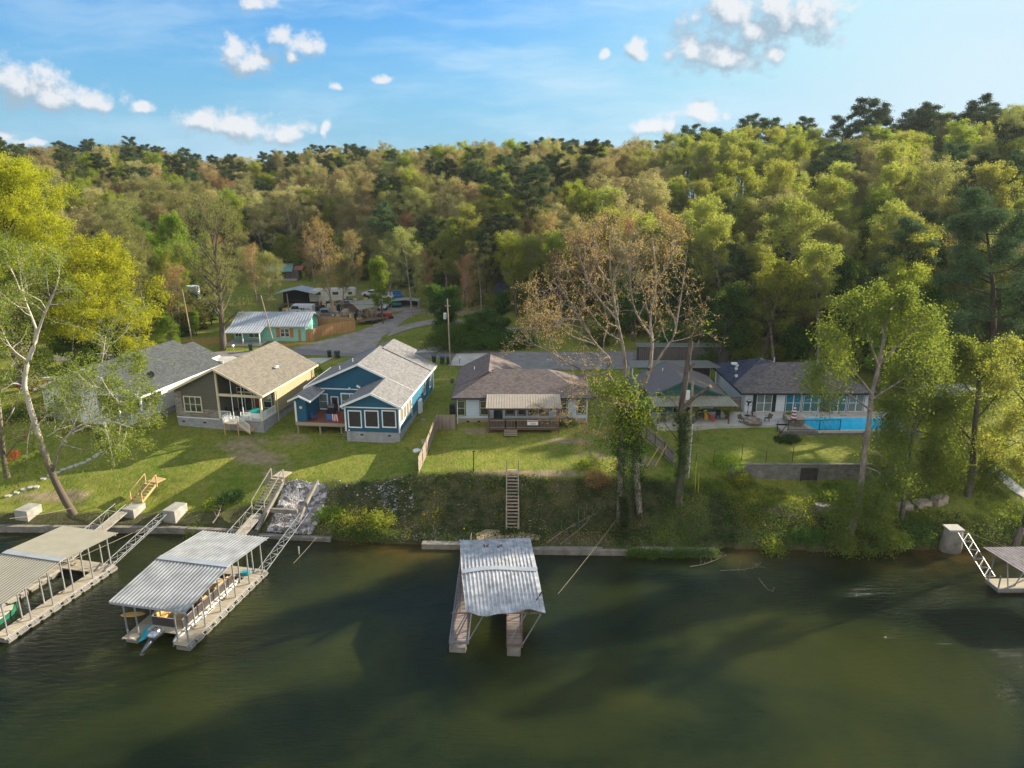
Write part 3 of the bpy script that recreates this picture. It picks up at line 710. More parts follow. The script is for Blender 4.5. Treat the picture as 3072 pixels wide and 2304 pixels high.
m = railing(MB(), (1.12, -1.32, fl-.1), (3.0, -1.32, fl-.1)); railing(m, (1.12, -1.3, fl-.1), (1.12, -.2, fl-.1)); railing(m, (3.0, -1.32, fl-.1), (4.4, -1.32, .05)); m.build('railing', M_white, st)
m = MB().bb((3.6, 7.3, z(10.15)), (3.95, 7.65, z(10.33))).bb((3.62, 7.0, z(10.2)), (3.93, 7.3, z(10.24))); m.build('roof_vent', M_white, HB)
MB().tube([(-2.6, 3.2, z(10.3)), (-2.6, 3.2, z(10.9))], .05, 8).build('vent_pipe', M_white, HB)

# ---- charcoal roofed white house behind the sycamore
g = 4.5
HA = thing('white_house', 'white batten house with charcoal roof behind the white barked sycamore', 'house', (-51.2, 82.6, g), R(-13))
fl, ev, rg = z(5.4), z(8.35), z(11.4); xl, xr_, ln = -7.2, 7.0, 15.4
MB().bb((xl, 0, -1), (xr_, ln, fl-.02)).build('foundation', M_block, HA)
m = MB().bb((xl, .1, fl), (0.5, .3, ev)).prism([(xl+.1, ev), (xr_-.1, ev), (0, rg-.3)], 'y', .1, .3); m.build('front_wall', M_whiteb, HA)
MB().bb((xr_-.2, 3.6, fl-.3), (xr_, ln, ev-.02)).build('right_wall', M_whiteb, HA); MB().bb((xl, .3, fl), (xl+.2, ln, ev)).build('left_wall', M_whiteb, HA)
MB().bb((.5, 3.6, fl), (xr_-.2, 3.8, ev)).build('porch_back_wall', M_whiteb, HA)
MB().bb((xl+.2, ln-.2, fl), (xr_-.2, ln, ev)).prism([(xl+.2, ev), (xr_-.2, ev), (0, rg-.3)], 'y', ln-.2, ln).build('rear_wall', M_whiteb, HA)
m = gable(xl-.5, xr_+.5, 0, ev, rg, -.45, ln+.3); m.slab([(1.5, ln+.31, z(10.78)), (5.6, ln+.31, z(8.98)), (5.6, ln+2.4, z(8.98)), (1.5, ln+2.4, z(10.78))], .2); m.build('roof', M_shdark0, HA)
m = MB(); gable_trim(m, xl-.52, xr_+.52, 0, ev, rg, -.45); m.bb((xr_+.5, -.45, ev-.2), (xr_+.56, ln+.3, ev+.02)).bb((5.6, ln+.32, z(8.7)), (5.66, ln+2.4, z(9.))).bb((5.66, ln+.3, z(8.3)), (7.5, ln+.36, z(8.75))); m.build('fascia', M_white, HA)
MB().bb((1.5, ln+.01, fl), (5.4, ln+2.2, z(8.75))).build('garage_bay', M_whiteb, HA)
for x_ in (.6, 3.6, xr_-.15): MB().bb((x_-.1, .1, fl), (x_+.1, .3, ev-.3)).build('porch_post', M_white, HA)
MB().bb((.5, .08, ev-.35), (xr_, .32, ev)).build('porch_beam', M_white, HA)
MB().bb((.5, -2.6, fl-.12), (xr_+.1, 3.6, fl)).build('porch_deck', M_conc, HA)
m = MB()
m.bb((.6, -2.6, fl-.1), (xr_+.1, -2.5, fl+1.)).bb((xr_, -2.5, fl-.1), (xr_+.1, 3.6, fl+1.)); m.build('porch_parapet', M_whiteb, HA)
window(HA, 'front', 1.2, 3.6, fl+.1, fl+2.2, 3.6, 3, 1, M_white, M_glass); window(HA, 'front', 4.4, 6.2, fl+.6, fl+2.1, 3.6, 2, 2, M_white, M_glass)
window(HA, 'front', -5.6, -4.2, fl+.7, fl+2.1, .1, 1, 2, M_white, M_glasst); window(HA, 'front', -3., -1.2, fl+.7, fl+2.1, .1, 2, 2, M_white, M_glass)
dish = MB(); c = Vector((5.6, 3.9, z(9.0)+.75)); dd = Vector((.35, -.75, .55)).normalized()
dish.lathe((0, 0, 0), [(.04, 0), (.25, .03), (.45, .11), (.47, .13), (.44, .12), (.24, .05), (.03, .03)], 20)
qd = dd.to_track_quat('Z', 'Y'); dish.v = [tuple(qd @ Vector(p)+c) for p in dish.v]; dish.tube([c-dd*.0, (5.6, 4.05, z(9.0)+.05)], .03, 6).tube([c-dd*.02, c+dd*.45+Vector((0, 0, -.2))], .015, 5)
dish.build('satellite_dish', M_black, HA)

# ---- blue house
g = 4.0
HC = thing('blue_house', 'deep blue house with light grey shingles, screened sunroom and red deck', 'house', (-12.75, 76.0, g), R(-6))
SL = .46
fw_, ev, fl = z(5.45), z(8.6), z(5.6)
wr = -3.05; wrz = ev+SL*3.5; mr = -6.53; mrz = ev+SL*6.98
MB().bb((-6.2, 0, -1.2), (0, 6.6, fw_)).bb((-13.1, 6.6, -1.2), (-.01, 18.2, fw_)).build('foundation', M_block, HC)
m = MB().bb((-6.24, -.04, fw_), (.04, .18, ev)).prism([(-6.2, ev), (0, ev), (wr, wrz-.35)], 'y', -.04, .18); m.build('sunroom_front_wall', M_blue, HC)
MB().bb((-6.24, .18, fw_), (-6.04, 6.6, ev)).build('sunroom_left_wall', M_blue, HC)
MB().bb((-.16, .18, fw_), (.04, 18.2, ev)).build('right_wall', M_blueb, HC)
m = MB().bb((-13.14, 6.56, fw_), (-6.24, 6.78, ev)).prism([(-13.1, ev), (0, ev), (mr, mrz-.35)], 'y', 6.56, 6.78); m.build('main_front_wall', M_blue, HC)
MB().bb((-13.14, 6.78, fw_), (-12.94, 18.2, ev)).build('left_wall', M_blueb, HC)
m = MB().bb((-12.94, 18., fw_), (-.16, 18.2, ev)).prism([(-13.1, ev), (0, ev), (mr, mrz-.35)], 'y', 16., 16.2); m.build('rear_wall', M_blue, HC)
m = gable(-6.6, .46, wr, ev, wrz, -.45, 9.6)
m.build('sunroom_roof', M_shgrey0, HC)
m = gable(-13.5, .46, mr, ev+.02, mrz, 6.12, 15.9, .2)
zz_ = lambda x: ev+.14+SL*(.46-x)
m.slab([(-6., 15.2, zz_(-6.)), (.46, 15.2, zz_(.46)), (.46, 18.7, zz_(.46)), (-2.75, 18.7, zz_(-2.75)), (-2.75, 20.8, zz_(-2.75)), (-6., 20.8, zz_(-6.))], .22)
m.slab([(-6., 15.2, zz_(-6.)), (-6., 20.8, zz_(-6.)), (-10.6, 20.8, zz_(-6.)-SL*4.6), (-10.6, 15.2, zz_(-6.)-SL*4.6)], .22)
m.build('main_roof', M_shgrey0, HC)
m = MB().bb((-10.2, 18.25, fw_), (-3., 20.4, zz_(-2.75)-.3)).prism([(-10.2, zz_(-2.75)-.3), (-3, zz_(-2.75)-.3), (-6., zz_(-6.)-.3)], 'y', 18.3, 20.4); m.build('garage_bay', M_blue, HC)
m = MB(); gable_trim(m, -6.64, .5, wr, ev, wrz, -.45); m.bb((.46, -.45, ev-.2), (.52, 18.7, ev+.04)); m.build('sunroom_fascia', M_white, HC)
m = MB(); gable_trim(m, -13.54, .4, mr, ev+.02, mrz, 6.12); m.bb((-13.55, 6.12, ev-.2), (-13.5, 15.9, ev+.03)); m.build('main_fascia', M_white, HC)
for a_, b_ in (((-6.3, -.09, fw_), (-6.14, -.041, ev-.33)), ((-.06, -.09, fw_), (.04, -.041, ev-.33)), ((-6.3, -.08, ev-.32), (.1, -.041, ev-.2)), ((.041, -.09, fw_), (.09, .12, ev-.33)), ((.041, 18.05, fw_), (.09, 18.25, ev-.2)), ((.041, 5.6, fw_+.1), (.08, 5.8, ev-.2)), ((-12.9, 6.5, ev-.22), (-6.3, 6.559, ev-.1))): MB().bb(a_, b_).build('corner_trim', M_white, HC)
for a0, a1 in ((1046, 1084), (1096, 1135), (1148, 1187)):
    p, q = lp(HC, a0, 1233, y=0), lp(HC, a1, 1280, y=0)
    window(HC, 'front', p.x, q.x, q.z, p.z, -.04, 1, 1, M_white, M_screen, .12)
for k in range(4):
    y0 = .45+k*1.3; window(HC, 'right', y0, y0+1.1, z(6.5), z(8.25), .04, 1, 1, M_white, M_screenl, .09)
MB().bb((.041, .1, z(6.15)), (.075, 5.8, z(6.32))).build('belt_trim', M_white, HC)
for y0 in (12.2, 15.6): window(HC, 'right', y0, y0+.8, z(6.3), z(8.1), .04, 1, 2, M_white, M_glass, .1)
p, q = lp(HC, 933, 1182, y=6.56), lp(HC, 983, 1225, y=6.56); window(HC, 'front', p.x, q.x, q.z, p.z, 6.56, 2, 2, M_white, M_glassg, .14)
p, q = lp(HC, 1025, 1182, y=6.56), lp(HC, 1075, 1225, y=6.56); window(HC, 'front', p.x, q.x, q.z, p.z, 6.56, 2, 2, M_white, M_glassg, .14)
p, q = lp(HC, 994, 1191, y=6.56), lp(HC, 1016, 1237, y=6.56)
dr = window(HC, 'front', p.x, q.x, q.z, p.z, 6.56, 1, 1, M_white, M_door, .09, 'door'); MB().bb((p.x+.12, 6.53, q.z+1.0), (q.x-.12, 6.545, p.z-.15)).build('glazing', M_glass, dr)
# closet wing at the left of the deck, its little gable
MB().bb((-13.0, 2.2, fl-.1), (-11.75, 6.55, z(8.25))).prism([(-13.3, z(8.25)), (-11.5, z(8.25)), (-12.4, z(8.68))], 'y', 2.2, 6.5).build('storage_bay', M_blue, HC)
gable(-13.75, -11.05, -12.4, z(8.25), z(8.9), 1.85, 6.55, .12).build('storage_roof', M_shgrey0, HC)
m = MB(); gable_trim(m, -13.78, -11.02, -12.4, z(8.25), z(8.9), 1.85, .2); m.bb((-11.05, 1.85, z(8.08)), (-11.0, 6.5, z(8.27))).bb((-13.1, 2.12, fl-.1), (-12.9, 2.199, z(8.1))); m.build('storage_trim', M_white, HC)
m = MB()
m.bb((-13.05, 2.1, fl-.12), (-6.26, 6.55, fl-.02)); dk = m.build('deck', M_deckred, HC)
MB().bb((-13.1, 2.0, fl-.45), (-6.26, 2.09, fl-.03)).build('rim_board', M_darkwood if False else M_wood, dk)
m = MB()
for x_ in (-12.9, -10.2, -7.6): MB().bb((x_-.09, 2.15, -.9), (x_+.09, 2.33, fl-.12)).build('deck_post', M_wood, dk)
m = MB(); steps(m, (-6.75, .9, .1), (-6.75, 2.1, fl-.2), .75, 6, (1, 0, 0)); m.build('deck_steps', M_wood, dk)
for (u, v) in ((955, 1165), (1049, 1165)):
    p = lp(HC, u, v, y=6.5); MB().bb((p.x-.09, 6.3, p.z-.1), (p.x+.09, 6.55, p.z+.12)).build('floodlight', M_white, HC)
p = lp(HC, 1075, 1160, y=6.4); MB().box((p.x, 6.4, p.z), (.5, .1, .25), ry=.5).build('satellite_antenna', M_white, HC)
for (x_, y_) in ((-9.5, 8.2), (-8.6, 10.6)): MB().tube([(x_, y_, mrz-SL*(mr-x_)-.2), (x_, y_, mrz-SL*(mr-x_)+.45)], .05, 8).build('vent_pipe', M_white, HC)
m = MB().bb((.1, 8.6, z(4.9)), (.45, 9.6, z(6.6))); m.build('heat_pump', M_white, HC)

# ---- grey house with brown hipped roof
g = 5.3
HD = thing('grey_house', 'pale grey house with brown hipped roof and railed rear deck behind the long ladder stairs', 'house', (1.2, 79.7, g))
fl, ev = z(5.95), z(8.6)
MB().bb((-7.75, 0, -.8), (7.75, 9.0, fl)).bb((-7.75, 9.0, -.8), (-.6, 13.5, fl)).build('foundation', M_brickt, HD)
MB().bb((-7.7, .04, fl), (7.7, 9.0, ev)).bb((-7.7, 9.0, fl), (-.65, 13.4, ev)).build('walls', M_palel, HD)
hiproof(-8.25, 8.2, -.55, 9.5, ev, .43).build('front_roof', M_shbrown, HD)
m = MB(); zr2 = ev+.50*4.25
m.prism([(-8.27, ev+.01), (-4.05, zr2), (.2, ev+.01), (.2, ev-.19), (-4.05, zr2-.2), (-8.27, ev-.19)], 'y', 3.8, 13.7); m.build('rear_roof', M_shbrown0, HD)
m = MB(); m.bb((-8.3, -.6, ev-.19), (8.25, -.551, ev+.01)); m.bb((-8.3, -.55, ev-.19), (-8.251, 13.7, ev+.015)); m.build('gutter', M_black, HD)
for a0, a1, b0, b1 in ((1372, 1394, 1204, 1245), (1442, 1464, 1204, 1244), (1678, 1699, 1204, 1240), (1734, 1754, 1200, 1240)):
    p, q = lp(HD, a0, b0, y=0), lp(HD, a1, b1, y=0); window(HD, 'front', p.x, q.x, q.z, p.z, .04, 1, 2, M_cream, M_glass, .05, outer=M_dark)
for a0, a1 in ((1518, 1542), (1555, 1575), (1588, 1610), (1620, 1643)):
    p, q = lp(HD, a0, 1229, y=0), lp(HD, a1, 1244, y=0); window(HD, 'front', p.x, q.x, q.z, p.z, .04, 1, 1, M_cream, M_glass, .04, outer=M_dark)
p, q = lp(HD, 1482, 1231, y=0), lp(HD, 1506, 1256, y=0); window(HD, 'front', p.x, q.x, fl, p.z, .04, 1, 1, M_dark, M_glass, .05, 'door')
# deck and metal roofed canopy
DK = MB().bb((-3.95, -3.35, fl-.3), (4.2, -.01, fl-.12)).build('deck', M_darkwood, HD)
m = MB(); railing(m, (-3.85, -3.3, fl-.12), (-1.95, -3.3, fl-.12), 1.0, sp=.16); railing(m, (-.75, -3.3, fl-.12), (4.1, -3.3, fl-.12), 1.0, sp=.16); railing(m, (4.1, -3.3, fl-.12), (4.1, -.1, fl-.12), 1.0, sp=.16); railing(m, (-3.85, -3.3, fl-.12), (-3.85, -.1, fl-.12), 1., sp=.16)
railing(m, (-1.95, -3.3, fl-.12), (-.75, -3.3, fl-.12), 1.0, sp=.16); m.build('railing', M_wood, DK)
for x_ in (-3.85, 4.1):
    MB().bb((x_-.08, -3.4, -.8), (x_+.08, -3.24, z(8.3))).build('canopy_post', M_darkwood, DK)
m = MB(); m.bb((-4.0, -3.42, z(8.06)), (4.3, -3.28, z(8.27))); [m.beam((x_, -3.5, z(8.30)), (x_, -.05, z(8.78)), .06, .12) for x_ in np.linspace(-3.9, 4.2, 10)]; m.build('canopy_frame', M_darkwood, DK)
m = MB().slab([(-4.15, -3.65, z(8.36)), (4.4, -3.65, z(8.36)), (4.4, .0, z(8.90)), (-4.15, .0, z(8.90))], .04)
for x_ in np.arange(-4.1, 4.4, .3): m.beam((x_, -3.66, z(8.375)), (x_, .0, z(8.915)), .05, .05)
m.build('canopy_roof', M_tanm, DK)
m = MB(); steps(m, (-1.35, -4.5, .05), (-1.35, -3.4, fl-.2), 1.5, 4); m.build('deck_steps', M_wood, DK)
m = MB().bb((-8.9, 3.5, 0), (-8.25, 4.4, 1.1)); m.build('air_conditioner', M_black, HD)
MB().tube([(-6., 8.2, z(9.2)), (-6., 8.2, z(10.1))], .05, 8).build('vent_pipe', M_white, HD)
d2 = MB(); d2.lathe((0, 0, 0), [(.03, 0), (.2, .03), (.33, .1), (.2, .05), (.02, .03)], 16); c = Vector((-8.5, 4.6, z(9.15))); qd = Vector((-.5, -.6, .5)).to_track_quat('Z', 'Y'); d2.v = [tuple(qd @ Vector(p)+c) for p in d2.v]; d2.tube([c, (-8.2, 4.8, z(8.6))], .025, 6); d2.build('satellite_dish', M_black, HD)

# ---- green gabled house with the striped awning
g = 5.5
HE = thing('green_gabled_house', 'dark green gabled house with brown panel roof and striped patio awning beside the patio', 'house', (20.8, 80.4, g))
fl, ev, rg = z(5.75), z(8.6), z(10.45); xl, xr_ = -4.0, 4.0; xm = -.7
MB().bb((xl, 1.8, -.5), (xr_, 10.5, ev-.05)).bb((xl, 0, ev-.5), (xr_, 1.79, ev-.03)).prism([(xl, ev-.02), (xr_, ev-.02), (xm, rg-.3)], 'y', 0, 10.2).build('walls', M_teal, HE)
m = gable(xl-.6, xr_+.6, xm, ev-.05, rg, -.5, 8.9); m.slab([(xl-3.4, 3.2, ev-1.1), (xl-.58, 3.2, ev-.07), (xl-.58, 9.5, ev-.07), (xl-3.4, 9.5, ev-1.1)], .18); m.build('roof', M_pmetal0, HE)
m = MB(); gable_trim(m, xl-.62, xr_+.62, xm, ev-.05, rg, -.5, .16); m.build('fascia', M_teal, HE)
m = MB().bb((xl-3.2, 3.6, -.5), (xl-.01, 9.2, ev-1.15)); m.build('side_bay', M_teal, HE)
awn = MB().bb((xl-.5, -3.0, z(8.02)), (xr_+.9, -2.85, z(8.2)))
[awn.bb((x_-.07, -2.95, -.3), (x_+.07, -2.81, z(8.05))) for x_ in (xl-.05, xr_+.15, .1)]
awn = awn.build('awning_frame', M_darkwood, HE)
m = MB().slab([(xl-.75, -3.2, z(8.22)), (xr_+1.1, -3.2, z(8.22)), (xr_+.6, -.45, z(8.62)), (xl-.75, -.45, z(8.62))], .05)
for x_ in np.arange(xl-.6, xr_+.6, .34): m.beam((x_, -3.21, z(8.24)), (x_, -.45, z(8.64)), .14, .09)
m.build('awning_sheet', M_galvt, awn)
window(HE, 'front', 2.0, 3.6, fl+.7, fl+1.9, 1.8, 2, 1, M_white, M_glassg, .05); window(HE, 'front', -1.2, .8, fl+.1, fl+2.1, 1.8, 2, 1, M_white, M_glass, .05)

# ---- white house with dark hipped roof by the pool
g = 5.8
HF = thing('white_pool_house', 'long white house with dark hipped roof and big paired windows behind the swimming pool', 'house', (35.5, 82.0, g))
fl, ev = z(5.95), z(8.5)
MB().bb((-7.35, 0, -.6), (7.6, 10.5, ev)).bb((-7.35, 10.5, -.6), (1.5, 12.8, ev)).build('walls', M_whitel, HF)
hiproof(-8.0, 8.2, -.6, 10.6, ev, .43).build('front_roof', M_shtaupe, HF)
hiproof(-8.02, 2.0, 3.0, 13.4, ev+.01, .43, ridge='y').build('rear_roof', M_shblack0, HF)
MB().bb((-8.05, -.65, ev-.2), (8.2, -.601, ev+.0)).bb((-8.07, -.6, ev-.2), (-8.021, 13.4, ev+.02)).build('gutter', M_black, HF)
p = [lp(HF, u, 1183, y=0).x for u in (2273, 2317, 2361, 2404, 2414, 2457, 2497, 2540, 2550, 2593)]
zt_, zb_ = lp(HF, 2300, 1184, y=0).z, lp(HF, 2300, 1233, y=0).z
for i in (0, 2, 4, 6, 8):
    window(HF, 'front', p[i], p[i+1], zb_, zt_, 0, 2, 2, M_white, (M_glassg, M_glasst, M_glasst, M_glasst, M_glassg)[i//2], .05, outer=M_dark)
for u0, u1 in ((2260, 2271), (2318, 2330)):
    a, b_ = lp(HF, u0, 1183, y=0).x, lp(HF, u1, 1183, y=0).x; MB().bb((a, -.05, zb_-.08), (b_, -.003, zt_+.08)).build('shutter', M_dark, HF)
a, b_ = lp(HF, 2464, 1185, y=0).x, lp(HF, 2490, 1185, y=0).x; window(HF, 'front', a, b_, fl, zt_, 0, 1, 1, M_glasst, M_glass, .06, 'door')
d3 = MB()
for (x_, y_, zz) in ((-6.6, 6.6, z(9.25)), (-7.3, 4.2, z(8.95)), (-6.2, 7.6, z(9.4))):
    s3 = MB(); s3.lathe((0, 0, 0), [(.02, 0), (.13, .02), (.22, .07), (.13, .03), (.01, .02)], 16); c = Vector((x_, y_, zz+.4)); qd = Vector((-.2, -.8, .5)).to_track_quat('Z', 'Y')
    s3.v = [tuple(qd @ Vector(p_)+c) for p_ in s3.v]; s3.tube([c, (x_, y_+.1, zz-.1)], .03, 6); s3.build('satellite_dish', M_steel, HF)
MB().bb((-6.3, 9.3, z(9.45)), (-5.6, 9.9, z(9.68))).build('roof_vent', M_white, HF)

# pavilion with a pale metal roof beyond the pool, seen between the trees
PV = thing('garden_pavilion', 'small pale roofed pavilion half hidden by trees right of the pool', 'pavilion', (53.5, 82.5, gz(53.5, 82.5)))
hiproof(-3.2, 3.2, -2.5, 2.5, 2.9, .32, .12).build('roof', M_galv, PV)
for sx, sy in ((-1, -1), (1, -1), (1, 1), (-1, 1)): MB().bb((sx*2.8-.09, sy*2.1-.09, -.4), (sx*2.8+.09, sy*2.1+.09, 2.85)).build('post', M_wood, PV)
MB().bb((-2.6, 1.2, -.3), (2.6, 2.0, 2.7)).build('back_wall', M_teal, PV)

# ---- long low buildings behind the green house
BW = thing('metal_warehouse', 'long brown ribbed metal building at the foot of the wooded slope', 'shed', (25.2, 101.5, gz(25, 101)))
MB().bb((-6.6, 0, -1), (6.6, 1.6, 3.2)).build('walls', M_browns, BW)
MB().slab([(-6.8, -.2, 3.45), (6.8, -.2, 3.45), (6.8, 1.9, 3.5), (-6.8, 1.9, 3.5)], .15).build('roof', M_metalw, BW)
CP = thing('flat_carport', 'pale metal flat carport between the green house and the long white house', 'carport', (22.6, 94.2, gz(22.6, 94)))
MB().slab([(-6.6, -1.6, 2.85), (5.6, -1.6, 2.85), (4.6, 1.6, 3.0), (-6.6, 1.6, 3.0)], .12).build('roof', M_metalw, CP)
for x_ in (-6.3, -2.2, 1.6, 5.0):
    for y_ in (-1.4, 1.4): MB().bb((x_-.06, y_-.06, -.5), (x_+.06, y_+.06, 2.8)).build('post', M_white, CP)
MB().bb((2.6, 1.45, -.3), (5., 1.55, 2.8)).build('back_screen', M_browns, CP)

# ---- mint cottage, shed roofs and the yard beyond the road
x0, y0 = pg(735, 1027); g = gz(-42, 119)
HM = thing('mint_cottage', 'mint green cottage with white ribbed roof and orange shutters across the road', 'cottage', (-42.3, 118.5, g), R(0))
ev = 2.75
MB().bb((-3.6, 0, -.6), (7.2, 8, ev)).prism([(0, ev), (8, ev), (4, ev+1.35)], 'x', -3.6, 7.2).build('walls', M_mint, HM)
m = MB().prism([(-.55, ev-.1), (4, ev+1.6), (8.5, ev-.1), (8.5, ev-.25), (4, ev+1.45), (-.55, ev-.25)], 'x', -5.4, 7.8)
m.slab([(-5.5, -3.2, ev-.65), (.6, -3.2, ev-.65), (.6, -.54, ev-.09), (-5.5, -.54, ev-.09)], .1)
for x_ in np.arange(-5.2, 7.8, .45): m.beam((x_, -.55, ev-.06), (x_, 4, ev+1.64), .07, .06)
for x_ in np.arange(-5.2, .6, .45): m.beam((x_, -3.2, ev-.62), (x_, -.55, ev-.06), .07, .06)
m.build('roof', M_whiteshed if False else M_galv, HM)
MB().bb((-5.2, .5, -.6), (-3.65, 7.5, ev-.1)).build('left_wall', M_mint, HM)
for x_ in (-5.2, -2.4, .4): MB().bb((x_-.07, -3.1, -.3), (x_+.07, -2.96, ev-.7)).build('porch_post', M_white, HM)
MB().bb((-5.4, -3.2, -.3), (.6, -.02, .15)).build('porch_floor', M_conc, HM)
window(HM, 'front', 3.0, 4.4, .8, 2.1, 0, 2, 2, M_white, M_glass, .07); window(HM, 'front', -2.4, -.7, .7, 2.0, 0, 2, 1, M_white, M_glass, .07); window(HM, 'front', -4.9, -3.9, .7, 2.0, .5, 2, 1, M_white, M_glass, .07)
for x_ in (2.25, 4.55): MB().bb((x_, -.06, .65), (x_+.62, -.003, 2.25)).build('shutter', M_orangew, HM)
window(HM, 'right', 4.6, 5.4, .6, 2.0, 7.2, 1, 2, M_white, M_glass, .06)
# ---------------------------------------------------------------- roads, drives, patio, pool
drape('road', [pg(120, 1085), pg(640, 1072), pg(900, 1066), pg(1100, 1072), pg(1290, 1075), pg(1500, 1082), pg(1700, 1085), pg(1900, 1080), pg(2060, 1085),
               pg(2070, 1048), pg(1900, 1052), pg(1700, 1056), pg(1500, 1054), pg(1310, 1048), pg(1000, 1035), pg(780, 1052), pg(620, 1058), pg(120, 1068)], M_asph, .05)
drape('gravel_lane', [pg(880, 1045), pg(1010, 1012), pg(1090, 990), pg(1160, 958), pg(1215, 932), pg(1262, 930), pg(1262, 938), pg(1225, 955), pg(1185, 985), pg(1150, 1010), pg(1120, 1050), pg(1060, 1062)], M_gravel, .075)
drape('gravel_branch', [pg(1180, 985), pg(1260, 965), pg(1330, 955), pg(1390, 962), pg(1390, 968), pg(1310, 972), pg(1240, 985), pg(1160, 1012)], M_gravel, .10)
drape('gravel_yard', [pg(900, 935), pg(1000, 925), pg(1130, 915), pg(1260, 905), pg(1262, 925), pg(1130, 945), pg(1000, 950), pg(900, 952)], M_gravel, .07)
drape('hill_track', [pg(1520, 1000), pg(1640, 985), pg(1620, 976), pg(1500, 988)], M_gravel, .2)
drape('driveway', [pg(920, 1098), pg(955, 1098), pg(1002, 1074), pg(925, 1076)], M_conc, .09)
drape('driveway', [pg(1345, 1098), pg(1480, 1100), pg(1480, 1062), pg(1370, 1062)], M_conc, .09)
drape('parking_apron', [pg(1482, 1112), pg(1900, 1108), pg(1900, 1058), pg(1482, 1058)], simple('stained_grey_paving', (.20, .185, .17), .92, var=.3, scale=.6), .075)
drape('driveway', [pg(1240, 1060), pg(1310, 1058), pg(1330, 1040), pg(1290, 1042)], M_conc, .10)
drape('driveway', [pg(650, 1098), pg(740, 1085), pg(700, 1070), pg(640, 1072)], M_conc, .09)
drape('garden_path', [pg(2950, 1395), pg(2975, 1393), pg(3072, 1470), pg(3072, 1495), pg(3050, 1482)], M_conc, .06)

# patio slab and pool
g = 6.0
PT = thing('patio', 'pale concrete patio slab beside the swimming pool', 'patio', (24, 79, g))
MB().prism([(-7.3, -2.0), (8.0, -2.0), (9.9, .1), (9.9, 2.95), (3.6, 2.95), (-7.3, 2.88)], 'z', -.75, 0).build('slab', M_conc, PT)
PL = thing('swimming_pool', 'bright turquoise rectangular swimming pool behind the black railing', 'swimming pool', (38.5, 77.6, 6.02))
poly = [(-5.0, 1.9), (4.6, 1.9), (5.4, 1.3), (6.0, .2), (5.6, -1.4), (4.9, -2.2), (-3.9, -2.35), (-4.6, -1.6)]
MB().prism([(p[0], p[1]) for p in poly], 'z', -.12, .0).build('pool_surface', M_pool, PL)
out = [(-5.2, 2.25), (4.8, 2.25), (5.8, 1.6), (6.5, .3), (6.0, -1.7), (5.1, -2.55), (-4.1, -2.7), (-5.1, -2.0)]
mm = MB(); n = len(poly)
vs = [(p[0], p[1], .06) for p in poly]+[(p[0], p[1], .06) for p in out]+[(p[0], p[1], -.2) for p in poly]+[(p[0], p[1], -.2) for p in out]
fs = []
for i in range(n):
    j = (i+1) % n; fs += [(i, j, n+j, n+i), (2*n+i, 3*n+i, 3*n+j, 2*n+j), (i, 2*n+i, 2*n+j, j), (n+i, n+j, 3*n+j, 3*n+i)]
mm.add(vs, fs).build('coping', M_pooltile, PL)
MB().bb((-8.2, -2.62, -.95), (6.2, -2.56, -.03)).bb((-8.2, -2.56, -1.6), (7.5, 2.2, -.21)).build('retaining_wall', M_blockw, PL)
MB().bb((-4.6, 2.3, -.35), (7.2, 4.4, -.02)).build('pool_deck', M_conc, PL)
MB().bb((-8.15, -2.5, -.2), (-4.6, -.1, -.02)).build('brick_terrace', M_deckgrey, PL)
m = MB(); m.prism([(-6.9, -.9), (-5.6, -1.2), (-4.9, -.3), (-5.4, 1.5), (-6.7, 1.6)], 'z', -.2, .72); m.build('stone_ledge', M_stone, PL)
MB().prism([(-7., -1.), (-5.5, -1.3), (-4.7, -.3), (-5.3, 1.6), (-6.8, 1.7)], 'z', .724, .80).build('ledge_cap', M_boulder, PL)
m = MB(); railing(m, (-7.6, -2.5, .0), (-4.1, -2.5, .0), 1.25, sp=.13, bal=.02); railing(m, (-4.1, -2.5, .0), (-1.8, -2.5, .07), 1.25, sp=.13, bal=.02)
m.beam((-8.9, -2.9, -.6), (-7.6, -2.5, .9), .06); m.beam((-8.6, -2.0, -.3), (-8.6, -2.0, 1.), .06); m.build('railing', M_black, PL)

# the long block retaining wall and the weathered timber panel leaning on it
RW = thing('retaining_wall', 'long weathered block retaining wall below the lawn with thin fence stakes', 'retaining wall', (30, 67.6, 3.0))
MB().bb((-7.9, -.14, -1.2), (9.6, .14, 2.05)).build('wall_face', M_blockw, RW); MB().bb((-7.95, -.2, 2.055), (9.7, .2, 2.15)).build('cap', M_concd, RW)
drain = thing('wall_recess', 'dark rusty drain recess in the middle of the long retaining wall', 'drain', (30.4, 67.3, 2.9))
m = MB().bb((-.85, -.02, -.1), (-.65, .13, 1.7)).bb((.65, -.02, -.1), (.85, .13, 1.7)).bb((-.85, -.02, 1.7), (.85, .13, 1.85)).bb((-.64, .06, -.1), (.64, .12, 1.69)); m.build('surround', simple('dark_rust', (.045, .038, .032), .9, var=.5, scale=2), drain)
# seawalls along the water
def seawall(nm, label, pts, h0, h1, mat, w=.45):
    p0 = pts[0]; o = thing(nm, label, 'seawall', (p0[0], p0[1], 0))
    m = MB()
    for a, b_ in zip(pts[:-1], pts[1:]):
        m.beam((a[0]-p0[0], a[1]-p0[1], (h0+h1)/2), (b_[0]-p0[0], b_[1]-p0[1], (h0+h1)/2), w, h1-h0)
    m.build('wall_face', mat, o); return o
seawall('seawall', 'low concrete seawall at the foot of the left lawn', [(-66, 63.0), (-48, 62.8), (-33, 62.55), (-24.5, 61.75)], -1, .62, M_concd)
seawall('seawall', 'low stone seawall either side of the brown boathouse', [(-8.4, 59.65), (-3, 59.55), (2, 58.65), (11, 58.45)], -1, .52, M_concd, .7)
seawall('seawall', 'ivy grown seawall ending in a square corner below the pollard tree', [(11, 58.40), (18.6, 58.15)], -1, .62, M_blockw, .7)
